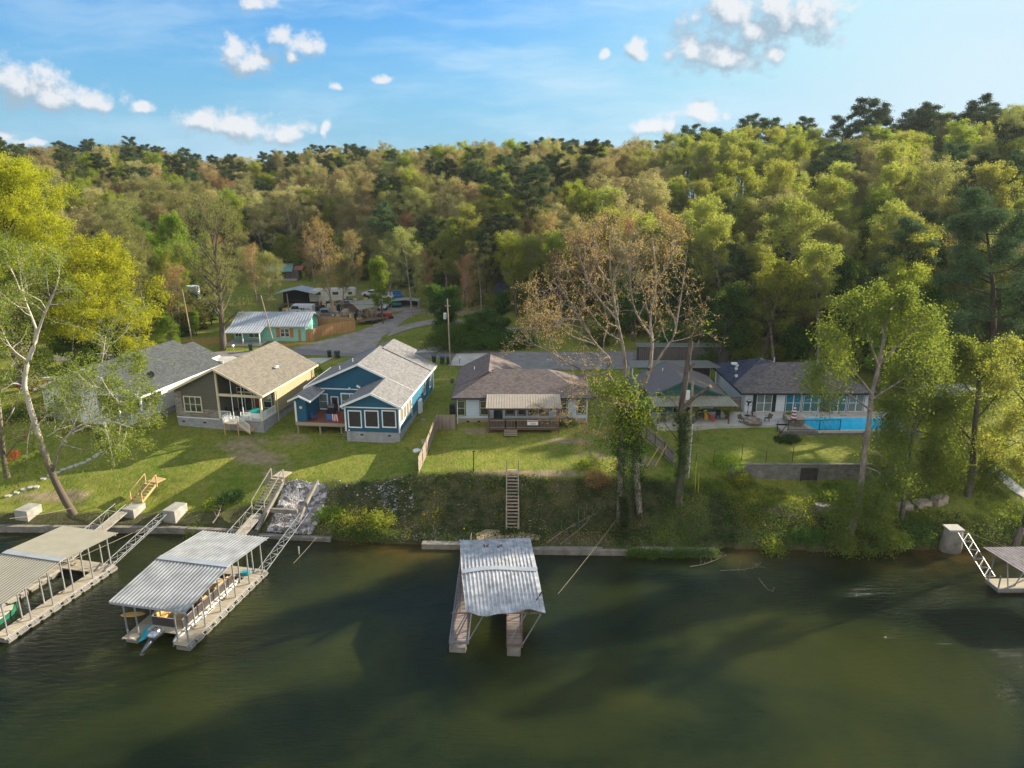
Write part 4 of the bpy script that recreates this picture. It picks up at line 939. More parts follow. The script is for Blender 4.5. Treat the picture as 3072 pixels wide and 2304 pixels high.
seawall('seawall', 'dark timber edging under the gravel landing', [(-24.4, 61.6), (-17.2, 60.9)], -1, .35, M_blockw, .5)

# ---------------------------------------------------------------- fences
def fence(nm, label, pts, h, mat, off=.0, inv=False, group=None, rail=M_wood):
    """vertical boards between ground points; panels are built in their own frame"""
    o = thing(nm, label, 'fence', (pts[0][0], pts[0][1], gz(*pts[0])), group=group); O = o.location
    for a, b_ in zip(pts[:-1], pts[1:]):
        A = Vector((a[0], a[1], gz(*a))); B = Vector((b_[0], b_[1], gz(*b_))); Ln = (B-A).length; n = max(1, round(Ln/2.4))
        for k in range(n):
            p, q = A.lerp(B, k/n), A.lerp(B, (k+1)/n); p.z = gz(p.x, p.y); q.z = gz(q.x, q.y)
            d = Vector((q.x-p.x, q.y-p.y, 0)); ln = d.length; rz = math.atan2(d.y, d.x); dz = q.z-p.z
            m = MB(); nb = max(3, int(ln/.14))
            for j in range(nb):
                f = (j+.5)/nb; hh = h+random.uniform(-.02, .02)
                m.bb((f*ln-ln/nb*.47, -.012, dz*f-.12), (f*ln+ln/nb*.47, .012, dz*f+hh))
            pn = m.build('panel', mat, o); pn.location = p-O; pn.rotation_euler = (0, 0, rz)
            r_ = MB(); side = .035 if inv else -.035
            for t in (.3, h-.35): r_.beam((0, side, t), (ln, side, dz+t), .04, .09)
            r_.bb((-.05, side-.05, -.3), (.05, side+.05, h+.03)); rr = r_.build('rail', rail, pn)
    return o
random.seed(3)
fence('fence', 'grey brown picket fence running down the lawn right of the blue house', [pg(1308, 1290), pg(1256, 1420)], 1.75, M_fencew, inv=True)
fence('fence', 'short grey picket fence joining the grey house corner', [pg(1312, 1288), pg(1366, 1288)], 1.8, M_fencew, inv=True)
fence('fence', 'weathered board fence with rails slanting down behind the ivy covered trunks', [pg(1915, 1300), pg(1965, 1345), pg(2022, 1400)], 1.7, M_fencew, rail=M_darkwood)
fence('fence', 'brown board gate fence between the green house and the white pool house', [(25.7, 83.2), (28.1, 83.2)], 1.6, M_fencew)
fence('fence', 'golden picket fence curving around the yard beside the mint cottage', [pg(897, 1024), pg(942, 1022), pg(965, 1010), pg(1000, 1003), pg(1066, 994)], 2.0, M_fencen, inv=True)
fence('fence', 'golden picket fence panel standing behind the curved fence', [pg(938, 985), pg(1010, 985), pg(1066, 990)], 2.2, M_fencen)
# ---------------------------------------------------------------- docks, gangways, boats
M_rib = simple('new_white_galvanised_roof', (.28, .29, .29), .55, .2, var=.3, scale=.8)
M_rib2 = simple('dull_buff_roof_sheet', (.24, .23, .185), .6, .15, var=.10, scale=.8)
def ribbed(m, a, b_, c, d, n=20, w=.07, h=.05, th=.03):
    """ribbed sheet: a-b is the low edge, d-c the high edge (corners counterclockwise)"""
    a, b_, c, d = map(Vector, (a, b_, c, d)); m.slab([a, b_, c, d], th)
    for k in range(n+1):
        f = k/n; p, q = a.lerp(b_, f), d.lerp(c, f); m.beam(p+Vector((0, 0, h/2)), q+Vector((0, 0, h/2)), w, h)
def covered_dock(nm, label, loc, rz, roofmat, W=6.1, L=10.8, fl=-5.3, fr=1.15, boards=None, seed=1, xl=-6.2, lf_w=1.15):
    boards = boards or M_deckgrey; o = thing(nm, label, 'dock', (loc[0], loc[1], 0), rz); zd = .5
    m = MB(); e, r = 3.2, 3.75; ym = L/2+.4
    ribbed(m, (xl, .25, e), (.12, .25, e), (.12, ym, r), (xl, ym, r), 21); ribbed(m, (.12, L+.75, e), (xl, L+.75, e), (xl, ym, r), (.12, ym, r), 21)
    m.build('roof', roofmat, o)
    MB().slab([(xl, ym-.3, r+.07), (.14, ym-.3, r+.07), (.14, ym+.3, r+.07), (xl, ym+.3, r+.07)], .045).build('ridge_cap', M_galv, o)
    m = MB()
    for x_ in (-1.0, -.12, fl+.1, fl+lf_w-.1):
        m.beam((x_, .35, e-.1), (x_, ym, r-.12), .06, .08).beam((x_, ym, r-.12), (x_, L+.6, e-.1), .06, .08)
    for y_ in (.35, ym, L+.55): m.beam((xl+.1, y_, e-.14 if y_ != ym else r-.16), (.05, y_, e-.14 if y_ != ym else r-.16), .07, .10)
    m.build('roof_frame', M_steel, o)
    MB().bb((xl, .22, e-.16), (.14, .28, e-.02)).build('eave_gutter', M_galv, o)
    for x_ in (-1.0, -.12):
        for y_ in np.linspace(.4, L-.3, 6): h = e+(r-e)*(1-abs(y_-ym)/ym)-.15; MB().bb((x_-.045, y_-.045, .1), (x_+.045, y_+.045, h)).build('post', M_steel, o)
    for x_ in (fl+.1, fl+lf_w-.1):
        for y_ in np.linspace(.4, L-.3, 5): h = e+(r-e)*(1-abs(y_-ym)/ym)-.15; MB().bb((x_-.045, y_-.045, .1), (x_+.045, y_+.045, h)).build('post', M_steel, o)
    MB().bb((-fr+.02, -.0, zd-.07), (-.04, L-1.55, zd)).build('walkway', boards, o)
    MB().bb((fl, -.1, zd-.07), (fl+lf_w, L-1.55, zd)).build('walkway', boards, o)
    MB().bb((fl-.5, L-1.54, zd-.07), (-.04, L, zd)).build('back_platform', M_deckgrey if boards is not M_deckold else boards, o)
    m = MB(); m.bb((-.03, 0, zd-.16), (.02, L, zd-.04)).beam((.22, .1, .22), (.22, L, .22), .06)
    for y_ in np.arange(.3, L, .75): m.beam((.0, y_, .42), (.22, y_, .22), .04)
    m.bb((-fr, .0, zd-.18), (-fr+.05, L-1.5, zd-.06)).bb((fl-.05, -.1, zd-.18), (fl-.002, L, zd-.06)).bb((fl+lf_w, -.1, zd-.18), (fl+lf_w+.05, L-1.5, zd-.06)); m.build('edge_frame', M_steel, o)
    m = MB()
    for y_ in np.arange(.15, L-.4, 1.0): m.bb((-fr+.15, y_, -.25), (.12, y_+.72, .33))
    m.build('floats', M_concd, o); m = MB()
    for y_ in np.arange(.15, L-1.9, 1.0): m.bb((fl+.08, y_, -.25), (fl+lf_w-.08, y_+.72, .33))
    m.build('floats', M_concd, o)
    return o
D2 = covered_dock('boat_dock', 'boat dock with shiny white ribbed roof sheltering the pontoon boat', (-23.6, 44.3), R(-11.8), M_rib)
D1 = covered_dock('boat_dock', 'boat dock with dull buff ribbed roof sheltering the green boat', (-37.42, 45.2), R(-13.4), M_rib2, fl=-5.2, xl=-5.6)
# the leaning old boathouse in the middle
o = thing('leaning_boathouse', 'old twisted boathouse with stained silver roof leaning over two rotten walkways', 'boathouse', (-1.8, 49.5, 0)); O = Vector((-1.8, 49.5, 0)); rs = random.Random(4)
BL, BR = Vector((-4.5, 55.5, 3.0)), Vector((1.6, 55.9, 3.0)); RL_, RR = Vector((-3.94, 49.45, 3.5)), Vector((2.0, 49.95, 3.5)); FL, FR = Vector((-3.32, 45.05, 2.95)), Vector((2.42, 44.75, 2.95))
m = MB(); ns = 20
def strip(m, a0, a1, b0, b1):
    m.slab([a0-O, a1-O, b1-O, b0-O], .03)
    m.beam(a0-O+Vector((0, 0, .03)), b0-O+Vector((0, 0, .03)), .06, .06)
for k in range(ns):
    f0, f1 = k/ns, (k+1)/ns
    def fe(f):
        p = FL.lerp(FR, f); p.y += (-.12 if .02 < f < .2 else 0)+(-.38*math.exp(-((f-.22)/.13)**2))+(.42*math.exp(-((f-.78)/.12)**2)); p.z += -.2*math.exp(-((f-.25)/.15)**2)+.08*math.sin(f*9)
        return p
    def re(f): p = RL_.lerp(RR, f); p.z += .10*math.sin(f*5.2)-.03; p.y += .25*math.sin(f*3.1); return p
    strip(m, fe(f0), fe(f1), re(f0), re(f1))
    a0, a1 = BL.lerp(BR, f0), BL.lerp(BR, f1); q0, q1 = re(f0), re(f1)
    m.slab([q0-O, q1-O, a1-O, a0-O], .03); m.beam(q0-O+Vector((0, 0, .03)), a0-O+Vector((0, 0, .03)), .055, .06)
m.build('roof', M_galvo, o)
m = MB()
for k in range(8):
    p, q = re(k/8), re((k+1)/8); m.beam(p-O+Vector((0, 0, .06)), q-O+Vector((0, 0, .06)), .55, .05)
m.build('ridge_cap', M_galv, o)
for (xa, xb, yf) in ((-4.55, -3.25, 44.9), (-.35, .72, 44.5)):
    MB().bb((xa-O.x, yf-O.y, .42), (xb-O.x, 57.0-O.y, .5)).build('walkway', M_deckold, o)
    m = MB().bb((xa-O.x-.07, yf-O.y-.1, .3), (xa-O.x-.002, 56.5-O.y, .56)).bb((xb-O.x+.002, yf-O.y-.1, .3), (xb-O.x+.07, 56.5-O.y, .56)).bb((xa-O.x, yf-O.y-.1, .3), (xb-O.x, yf-O.y-.03, .56)); m.build('edge_frame', M_rust if xa > -1 else M_steel, o)
    MB().box(((xa+xb)/2-O.x-.05, yf-O.y-.38, .18), (xb-xa-.1, .5, .5), rz=-.08).build('float', M_concd, o)
    m = MB()
    for y_ in (45.0, 49.0, 53.0): m.bb((xa-O.x+.1, y_-O.y+.3, -.2), (xb-O.x-.1, y_-O.y+2.6, .29))
    m.build('floats', M_concd, o)
    for x_, nm_ in ((xa, 0), (xb, 1)):
        for y_ in (yf+.05, yf+3.6, yf+7.2): MB().beam((x_-O.x, y_-O.y, .4), (x_-O.x+1.35-.08*(y_-yf), y_-O.y+.1, 2.92), .07).build('leaning_post', M_steel, o)
    MB().beam(((xa+xb)/2-O.x-.5, yf-O.y-.9, .5), ((xa+xb)/2-O.x+.95, yf-O.y+1.3, 2.6), .06).build('fallen_brace', M_rust, o)
MB().beam((3.0, -4.6, 2.9), (4.1, -2.3, 3.25), .07).build('roof_spar', M_black, o)
m = MB()
for a, b_ in (((-2.6, -4.5, 2.8), (4.2, -4.5, 2.8)), ((-2.4, .2, 3.3), (3.8, .4, 3.35)), ((-2.7, 5.6, 2.85), (3.4, 5.8, 2.85)), ((-2.0, -4.3, 2.75), (-2.6, 5.8, 2.85)), ((4.0, -4.4, 2.75), (3.3, 5.9, 2.85))): m.beam(a, b_, .07, .09)
m.build('roof_frame', M_rust, o)
for c in ((-.4, 4.7, 3.2), (.75, 4.65, 3.2)):
    q = MB(); [q.box((c[0]+rs.uniform(-.15, .15), c[1]+rs.uniform(-.2, .2), c[2]-.02), (.05, rs.uniform(.15, .45), .04), rz=rs.uniform(-1, 1)) for _ in range(7)]; q.build('debris_clump', M_rust, o)
# small dock at the right edge
o = thing('boat_dock', 'small dock with pinkish metal roof at the right edge below the leaning trunk', 'dock', (40.2, 53.4, 0), R(2))
m = MB(); ribbed(m, (-.6, -4.9, 3.15), (7, -4.9, 3.15), (7, .2, 3.35), (-.6, .2, 3.35), 24); 
m.v = [(x+(.0 if y > -2 else 1.6*(-(y)-0)/4.9*.6), y, z) for x, y, z in m.v]; m.build('roof', simple('pinkish_stained_sheet', (.27, .235, .235), .6, .2, var=.4, scale=2.), o)
MB().bb((.0, -1.5, .43), (7, .0, .5)).build('walkway', M_deckgrey, o); m = MB().bb((0, -1.55, .2), (7, -1.502, .48)).bb((-.05, -1.5, .2), (-.002, 0, .48)); m.build('edge_frame', M_steel, o); MB().bb((.2, -1.4, -.3), (7, -.1, .40)).build('floats', M_concd, o)
for p, q in (((.1, -1.4, .4), (.1, -1.4, 1.6)), ((.9, -1.45, .4), (1.1, -.3, 3.1)), ((.15, -.1, .4), (.3, -.1, 3.2)), ((3.5, -.1, .4), (3.5, -.1, 3.2)), ((1.6, -1.2, .5), (3.2, -.2, 1.8))): MB().beam(p, q, .08).build('post', M_steel, o)

# gangways
def truss(nm, label, p, q, w=.8, h=.55, boards=None, n=7, rails=False, mat=None):
    p, q = Vector(p), Vector(q); o = thing(nm, label, 'gangway', p); q = q-p; p = Vector((0, 0, 0)); mat = mat or M_steel
    s = Vector((-q.y, q.x, 0)).normalized()*w/2; up = Vector((0, 0, h)); m = MB()
    if rails:
        for sg in (-1, 1):
            m.tube([p+s*sg, q+s*sg], .035, 6).tube([p+s*sg+up, q+s*sg+up], .03, 6)
            for k in range(n+1):
                a = p.lerp(q, k/n)+s*sg; m.tube([a, a+up], .02, 5)
                if k < n: b_ = p.lerp(q, (k+1)/n)+s*sg; m.tube([a, b_+up] if k % 2 else [a+up, b_], .018, 5)
    else:
        m.tube([p+s, q+s], .03, 6).tube([p-s, q-s], .03, 6).tube([p-up+s*.0, q-up], .027, 6)
        for k in range(n+1):
            a = p.lerp(q, k/n); m.tube([a+s, a-s], .022, 5)
            if k < n:
                b_ = p.lerp(q, (k+.5)/n)-up; c = p.lerp(q, (k+1)/n)
                for sg in (-1, 1): m.tube([a+s*sg, b_], .02, 5).tube([b_, c+s*sg], .02, 5)
                m.tube([a+s, c-s], .02, 5)
    m.build('frame', mat, o)
    if boards:
        rz = math.atan2(q.y, q.x)-math.pi/2; Ln = q.length; pit = math.asin(q.z/Ln)
        bb_ = MB().bb((-w/2+.04, .02, -.03), (w/2-.04, Ln-.02, .03)).build('boards', boards, o); bb_.rotation_euler = (pit, 0, rz); bb_.location = (0, 0, .03)
    return o
truss('gangway', 'bare steel truss running from the buff roofed dock to the concrete block', (-35.45, 54.6, .62), (-34.0, 63.3, 1.75))
truss('gangway', 'boarded gangway with cable rails from the buff roofed dock to the timber steps', (-39.6, 55.9, .62), (-38.5, 63.9, 1.5), w=1.15, boards=M_deckgrey, rails=True, h=.9)
truss('gangway', 'bare steel truss running from the white roofed dock up to the gravel landing', (-21.6, 54.3, .62), (-20.2, 62.9, 1.9))
truss('gangway', 'boarded gangway with cable rails from the white roofed dock to the grey stairs', (-26.2, 55.0, .6), (-24.9, 63.4, 1.55), w=1.1, boards=M_deckgrey, rails=True, h=.9)
truss('gangway', 'bare steel truss from the round concrete abutment to the right edge dock', (40.9, 58.2, 2.25), (40.4, 53.3, .8), w=.85, h=.6, n=5)
truss('gangway', 'short leaning boarded ramp from the landing down to the leaning boathouse', (-3.1, 59.4, .72), (-3.3, 56.6, .55), w=1.3, boards=M_deckold, rails=True, h=.9, mat=M_wood)
M_blk = simple('weathered_block_concrete', (.31, .295, .25), .9, var=.3, scale=1.2)
def conc_block(label, p, d, rz):
    o = thing('concrete_block', label, 'concrete block', p, rz)
    m = MB(); w, l, h = d; m.add([(-w/2, 0, -1), (w/2, 0, -1), (w*.42, l, -1), (-w*.42, l, -1), (-w/2, 0, h), (w/2, 0, h), (w/2, l, h), (-w/2, l, h)], [(0, 3, 2, 1), (4, 5, 6, 7), (0, 1, 5, 4), (1, 2, 6, 5), (2, 3, 7, 6), (3, 0, 4, 7)])
    m.build('block', M_blk, o, bevel=.04); return o
conc_block('pale concrete anchor block at the top of the steel truss, on the left lawn', (-33.6, 63.3, .6), (1.35, 2.0, 1.35), R(-12))
conc_block('pale concrete landing block between the timber steps and the boarded gangway', (-38.1, 64.2, .6), (1.3, 1.8, 1.05), R(-12))
conc_block('pale concrete anchor block beside the sycamore at the left edge', (-48.3, 63.6, .6), (1.5, 1.8, 1.2), R(-12))
o = thing('concrete_abutment', 'rounded concrete abutment carrying the truss at the right bank', 'abutment', (40.6, 58.6, 0), 0)
m = MB(); m.lathe((0, .5, 0), [(.95, -.5), (1.0, .5), (.92, 1.5), (.8, 2.1), (.0, 2.12)], 20, 1.0, .75); m.build('base', M_concd, o, True); MB().box((.1, .7, 2.2), (1.4, 1.2, .14)).build('cap', M_conc, o)
# stairs on the bank
def stairs(nm, label, p, q, w, n, mat, side=(1, 0, 0), posts=True, railh=.95, land=None, single=False):
    p, q = Vector(p), Vector(q); o = thing(nm, label, 'stairs', p); q = q-p; p = Vector((0, 0, 0)); s = Vector(side).normalized()*w/2
    for k in range(n):
        c = p.lerp(q, (k+.5)/n); MB().beam(c-s, c+s, .27, .05).build('tread', mat, o)
    m = MB()
    for sg in (-1, 1): m.beam(p+s*sg*1.04-Vector((0, 0, .1)), q+s*sg*1.04-Vector((0, 0, .1)), .05, .24)
    m.build('stringers', mat, o)
    if posts:
        for sg in (-1, 1):
            m = MB(); a, b_ = p+s*sg*1.08, q+s*sg*1.08; u = Vector((0, 0, railh))
            m.beam(a+u, b_+u, .10, .06); m.beam(a-Vector((0, 0, .3)), a+u, .09, .09, (0, 1, 0)); m.beam(b_-Vector((0, 0, .4)), b_+u, .09, .09, (0, 1, 0)); m.build('handrail', mat, o)
    if land:
        m = MB(); d = Vector((q.x, q.y, 0)).normalized(); c = q+d*(land/2+.1); m.box((c.x, c.y, c.z), (w*1.05, land, .08), rz=math.atan2(d.y, d.x)-math.pi/2); m.build('landing', mat, o)
    return o
stairs('timber_steps', 'short new pine steps with handrails above the concrete landing block', (-38.0, 65.9, 1.8), (-37.3, 67.8, 2.95), 1.25, 6, M_newwood, side=(1, -.25, 0), land=1.2)
stairs('timber_steps', 'grey timber stairs with handrails beside the gravel slope', (-25.0, 63.9, 1.7), (-24.0, 67.3, 3.75), 1.25, 11, M_deckgrey, side=(1, -.2, 0), land=1.5)
L1 = stairs('ladder_stairs', 'long straight ladder stairs climbing the bank to the grey house lawn', (.05, 61.4, 1.0), (.05, 66.2, 5.2), 1.05, 18, M_wood, posts=False)
m = MB()
for sg in (-1, 1): m.beam((sg*.6, -.1, .0), (sg*.6, 4.6, 4.05), .09, .09); m.beam((sg*.6, 4.5, 3.6), (sg*.6, 4.6, 5.2), .09, .09, (0, 1, 0)); 
m.beam((.5, -.2, -.6), (.5, -.15, .9), .06, .06, (0, 1, 0)); m.build('stringer_rails', M_wood, L1)
o = thing('landing_pad', 'sandy concrete landing pad at the foot of the ladder stairs', 'landing', (-.9, 60.6, .75)); MB().prism([(-2.3, -1.1), (3.4, -.9), (3.6, .2), (1.6, 1.0), (-1.6, 1.1), (-2.6, .2)], 'z', -.4, .05).build('slab', simple('sandy_concrete', (.40, .29, .16), .9, var=.25, scale=1.5), o)
o = thing('gravel_kerb', 'stone kerbs bordering the gravel slope beside the grey stairs', 'kerb', (-21.5, 64.5, 2.0))
for p, q in (((-3.0, -2.9, -1.3), (-1.9, 2.4, 1.4)), ((1.1, -.3, .3), (1.6, 2.6, 1.5)), ((-2.1, -1.1, .0), (.6, -1.3, -.05)), ((.7, -2.3, -1.1), (1.0, -.6, .1))): MB().beam(p, q, .35, .4).build('kerb_stone', M_concd, o, bevel=.05)

# pontoon boat
o = thing('pontoon_boat', 'brown pontoon boat with amber seats and raised outboard motor under the white roof', 'pontoon boat', (-26.0, 45.9, 0), R(-11.8))
for x_ in (-1.25, 1.25-.0): MB().tube([(x_, -.6, .28), (x_, .0, .28), (x_, 6.6, .28), (x_, 7.3, .40), (x_, 7.8, .62)], [.12, .33, .33, .26, .05], 12).build('pontoon', M_alu, o, True)
MB().bb((-1.3, -.1, .62), (1.3, 7.4, .70)).build('deck', M_ivory, o)
m = MB()
for x_ in (-1.27, 1.27): m.bb((x_-.025, .5, .71), (x_+.025, 7.0, 1.42))
m.bb((-1.27, 6.98, .71), (-.4, 7.03, 1.42)).bb((.4, 6.98, .71), (1.27, 7.03, 1.42)).bb((-1.27, .48, .71), (.6, .53, 1.42)); m.build('fence_panels', M_hullb, o)
m = MB()
for x_ in (-1.27, 1.27): m.tube([(x_, .5, 1.45), (x_, 7., 1.45)], .035, 6)
m.tube([(-1.27, 7., 1.45), (1.27, 7., 1.45)], .03, 6).tube([(-1.27, .5, 1.45), (.6, .5, 1.45)], .03, 6); m.build('rail', M_alu, o)
for (x_, y_, a, b_) in ((-.9, 5.7, .62, 1.9), (.9, 5.7, .62, 1.9), (-.9, 1.6, .62, 1.7), (.85, 3.4, .6, .7)):
    m = MB().bb((x_-a/2, y_-b_/2, .705), (x_+a/2, y_+b_/2, 1.12)); sx = .14*(1 if x_ > 0 else -1); m.bb((x_+sx*1.6-.09, y_-b_/2, 1.12), (x_+sx*1.6+.09, y_+b_/2, 1.52)); m.build('seat', M_seat, o, bevel=.05)
MB().bb((.35, 2.2, .705), (.85, 2.8, 1.55)).build('console', M_hullb, o)
mt = MB().tube([(0, -.25, .8), (0, -.75, 1.1), (0, -1.35, .95)], [.28, .42, .34], 12).build('outboard_motor', simple('silver_motor_cover', (.35, .38, .42), .25, .8, var=.5, scale=6), o, True)
MB().tube([(0, -1.25, .85), (-.12, -1.8, .5), (-.15, -2.2, .30)], [.24, .17, .11], 8).lathe((-.15, -2.2, .25), [(.02, -.05), (.2, 0), (.02, .05)], 8).build('gearcase', simple('dark_gearcase', (.12, .13, .14), .3, .6, var=.4, scale=8), mt, True)
for x_ in (1.75,):
    m = MB()
    for y_ in (2.2, 3.6, 5.4): m.tube([(x_, y_, .1), (x_, y_, .95)], .035, 6)
    m.tube([(x_, 2.2, .5), (x_, 5.4, .45)], .03, 6); m.build('lift_guide', M_white, o)
# green fishing boat
o = thing('fishing_boat', 'green flat boat with ivory deck moored under the buff roof', 'fishing boat', (-40.3, 47.0, 0), R(-13.4)); m = MB()
sec = [(-2.8, .62, .0), (-1, .78, .0), (1.0, .75, .0), (2.1, .5, .06), (2.9, .04, .28)]; pts = []
for (y_, w_, zb) in sec: pts += [(-w_, y_, .52+zb*.4), (-w_*.8, y_, -.12+zb), (w_*.8, y_, -.12+zb), (w_, y_, .52+zb*.4)]
m.add(pts, [(i*4+k, i*4+k+1, i*4+k+5, i*4+k+4) for i in range(4) for k in range(3)]+[(0, 1, 2, 3), (19, 18, 17, 16)]); m.build('hull', M_greenh, o)
m = MB().prism([(-.58, -2.7), (.58, -2.7), (.72, -1), (.7, 1), (.45, 2.1), (0, 2.75), (-.45, 2.1), (-.7, 1), (-.72, -1)], 'z', .50, .56); m.build('deck', M_ivory, o)
for y_ in (-1.2, .3): MB().bb((-.25, y_, .56), (.25, y_+.4, .72)).bb((-.22, y_, .72), (.22, y_+.08, 1.05)).build('seat', M_greenh if y_ > 0 else M_ivory, o, bevel=.03)
def ellipsoid(nm, label, cat, c, r, mat, rot=(0, 0, 0)):
    m = MB(); n = 10; prof = [(math.sin(math.pi*k/n)+1e-3, -math.cos(math.pi*k/n)) for k in range(n+1)]; m.lathe((0, 0, 0), prof, 24); m.v = [(x*r[0], y*r[1], z_*r[2]) for x, y, z_ in m.v]
    o = m.build(nm, mat, None, True); o.location = c; o.rotation_euler = rot; return tag(o, label, cat)
ellipsoid('float_mat', 'orange yellow oval float slung at the outer side of the left walkway', 'float', P(399, 1843, 1.15), (.86, .52, .09), M_orange, (R(-14), R(5), R(14)))
ellipsoid('paddle_board', 'short cyan paddle board beside the raised outboard motor', 'paddle board', P(440, 1897, .42), (.46, .95, .13), M_cyan, (R(12), 0, R(-18)))
o = ellipsoid('dock_box_lid', 'cream towel lying on the front end of the left walkway', 'towel', (0, 0, 0), (.3, .3, .03), M_cream); p = P(404, 1908, .53); o.location = p; o.scale = (1.3, 1.2, 1); o.name = 'towel'
m = MB().bb((-.35, -.25, 0), (.35, .25, .22)); o = m.build('storage_box', M_cyan, None, bevel=.04); o.location = P(738, 1722, .5); tag(o, 'small blue box on the back platform of the white roofed dock', 'box')

# ---------------------------------------------------------------- vehicles and yard things
def car(nm, label, cat, p, rz, mat, kind='sedan', s=1.):
    o = thing(nm, label, cat, (p[0], p[1], gz(p[0], p[1])+.05), rz); w = .9
    prof = {'sedan': [(-2.2, .45), (-2.2, .85), (-1.6, .95), (-1.0, 1.42), (.55, 1.42), (1.2, .98), (2.1, .85), (2.25, .5), (2.2, .35), (-2.1, .35)],
            'pickup': [(-2.7, .5), (-2.7, 1.05), (-.9, 1.05), (-.85, 1.75), (.7, 1.75), (1.25, 1.15), (2.5, 1.05), (2.65, .6), (2.6, .45), (-2.6, .45)],
            'van': [(-2.6, .4), (-2.65, 1.95), (-2.5, 2.1), (1.2, 2.1), (1.9, 1.25), (2.6, 1.1), (2.75, .55), (2.7, .4)]}[kind]
    MB().prism(prof, 'x', -w, w).build('body', mat, o, bevel=.06)
    # the prism runs along x; its profile runs along y: the car faces +y
    zr = {'sedan': (1.0, 1.38), 'pickup': (1.12, 1.68), 'van': (1.25, 1.85)}[kind]; ya, yb = {'sedan': (-1.1, .6), 'pickup': (-.8, .75), 'van': (-.2, 1.4)}[kind]
    m = MB()
    for sg in (-1, 1): m.prism([(ya+.1, zr[0]), (yb+.25, zr[0]), (yb-.15, zr[1]), (ya+.25, zr[1])], 'x', sg*w-.02, sg*w+.02)
    m.build('side_windows', M_glass, o)
    MB().bb((-.75, {'sedan': 1.18, 'pickup': 1.2, 'van': 1.85}[kind]-.3, zr[0]+.02), (.75, {'sedan': 1.18, 'pickup': 1.2, 'van': 1.85}[kind]-.24, zr[1]-.12)).build('windscreen', M_glass, o)
    for sx in (-1, 1):
        for y_ in ((-1.4, 1.4) if kind == 'sedan' else (-1.7, 1.75)):
            c = MB(); c.lathe((0, 0, 0), [(.02, -.12), (.34, -.12), (.36, 0), (.34, .12), (.02, .12)], 16); c.v = [(z_+sx*.84, x+y_, y+.36) for x, y, z_ in c.v]; c.build('wheel', M_tyre, o)
    for sx in (-.65, .65): MB().bb((sx-.15, prof[-3][0]-.12, .62), (sx+.15, prof[-3][0]+.04, .78)).build('headlight', M_white, o)
    return o
def at(u, v, z=8.): return pg(u, v, z)
V1 = car('white_van', 'white work van with dark side lettering patch parked in the cluttered yard', 'van', at(902, 945), R(88), M_carw, 'van')
MB().bb((-.925, -2.2, 1.25), (-.902, .6, 1.4)).bb((-.925, -1.1, 1.0), (-.902, -.9, 1.55)).bb((-.925, -.7, 1.0), (-.902, -.5, 1.55)).build('side_stripe', M_flagb, V1)
car('pickup_truck', 'silver pickup truck parked beside the white van', 'pickup truck', at(978, 953), R(-90), M_cars, 'pickup')
car('parked_car', 'blue car parked highest in the far yard', 'car', at(1190, 896), R(20), M_carb, 'pickup')
car('parked_car', 'green car parked below the blue car', 'car', at(1186, 918), R(20), M_carg, 'sedan')
car('parked_car', 'white jeep parked facing the lane under the lime green tree', 'car', at(1152, 926), R(180), M_carw, 'pickup')
car('parked_car', 'small white car left of the green car', 'car', at(1160, 897), R(60), M_carw, 'sedan')
car('parked_car', 'white car glimpsed left of the lime green tree', 'car', at(1118, 890), R(75), M_carw, 'sedan')
car('parked_car', 'dark silver car behind the arched carport', 'car', at(1042, 922), R(80), M_cars, 'sedan')
o = thing('camper_trailer', 'long ivory camper trailer with rounded nose behind the bare tree', 'camper', (*at(1000, 912), gz(*at(1000, 912))+.1), R(-86))
MB().prism([(-4.6, .6), (-4.7, 2.9), (-4.3, 3.15), (4.2, 3.35), (4.75, 3.1), (4.95, 2.5), (4.8, 1.75), (3.0, 1.6), (2.9, .6)], 'x', -1.2, 1.2).build('body', M_trail, o, bevel=.12)
for (a, b_) in ((3.4, 4.2), (.2, 1.4), (-3.2, -2.2)): MB().bb((1.205, a, 2.05), (1.225, b_, 2.6)).bb((-1.225, a, 2.05), (-1.205, b_, 2.6)).build('window', M_glass, o)
for y_ in (-1.6, -.7):
    c = MB(); [c.bb((sx-.15, y_-.33, 0), (sx+.15, y_+.33, .66)) for sx in (-1.05, 1.05)]; c.build('wheel', M_tyre, o, bevel=.15)
o = thing('box_trailer', 'white box trailer seen through the trees on the left slope', 'trailer', (*at(540, 912, 10), gz(*at(540, 912, 10))), R(8)); MB().bb((-4, 0, .6), (3.6, 2.4, 3.6)).build('body', M_whiteshed, o); [MB().bb((x_, -.05, 0), (x_+.7, .2, .7)).build('wheel', M_tyre, o, bevel=.15) for x_ in (-2, -1)]
MB().bb((-12, -.5, .2), (-4.5, .8, 1.1)).build('hitch_deck', M_whiteshed, o)
def carport(label, uv, w, l, h, mat, rz, walls=None, gab=.9, nm='carport'):
    p = at(*uv); o = thing(nm, label, 'carport', (*p, gz(*p)), rz); 
    MB().prism([(-w/2, h), (-w*.25, h+gab*.75), (0, h+gab), (w*.25, h+gab*.75), (w/2, h), (w/2, h-.1), (w*.25, h+gab*.75-.1), (0, h+gab-.1), (-w*.25, h+gab*.75-.1), (-w/2, h-.1)] if gab > 1.0 else [(-w/2, h), (0, h+gab), (w/2, h), (w/2, h-.12), (0, h+gab-.12), (-w/2, h-.12)], 'y', 0, l).build('roof', mat, o)
    for sx in (-1, 1):
        for y_ in np.linspace(.1, l-.1, 4): MB().bb((sx*(w/2-.1)-.05, y_-.05, -.4), (sx*(w/2-.1)+.05, y_+.05, h-.1)).build('post', M_steel, o)
    if walls: MB().bb((-w/2+.1, l-.2, -.3), (w/2-.1, l-.1, h-.1)).build('back_wall', walls, o)
    return o
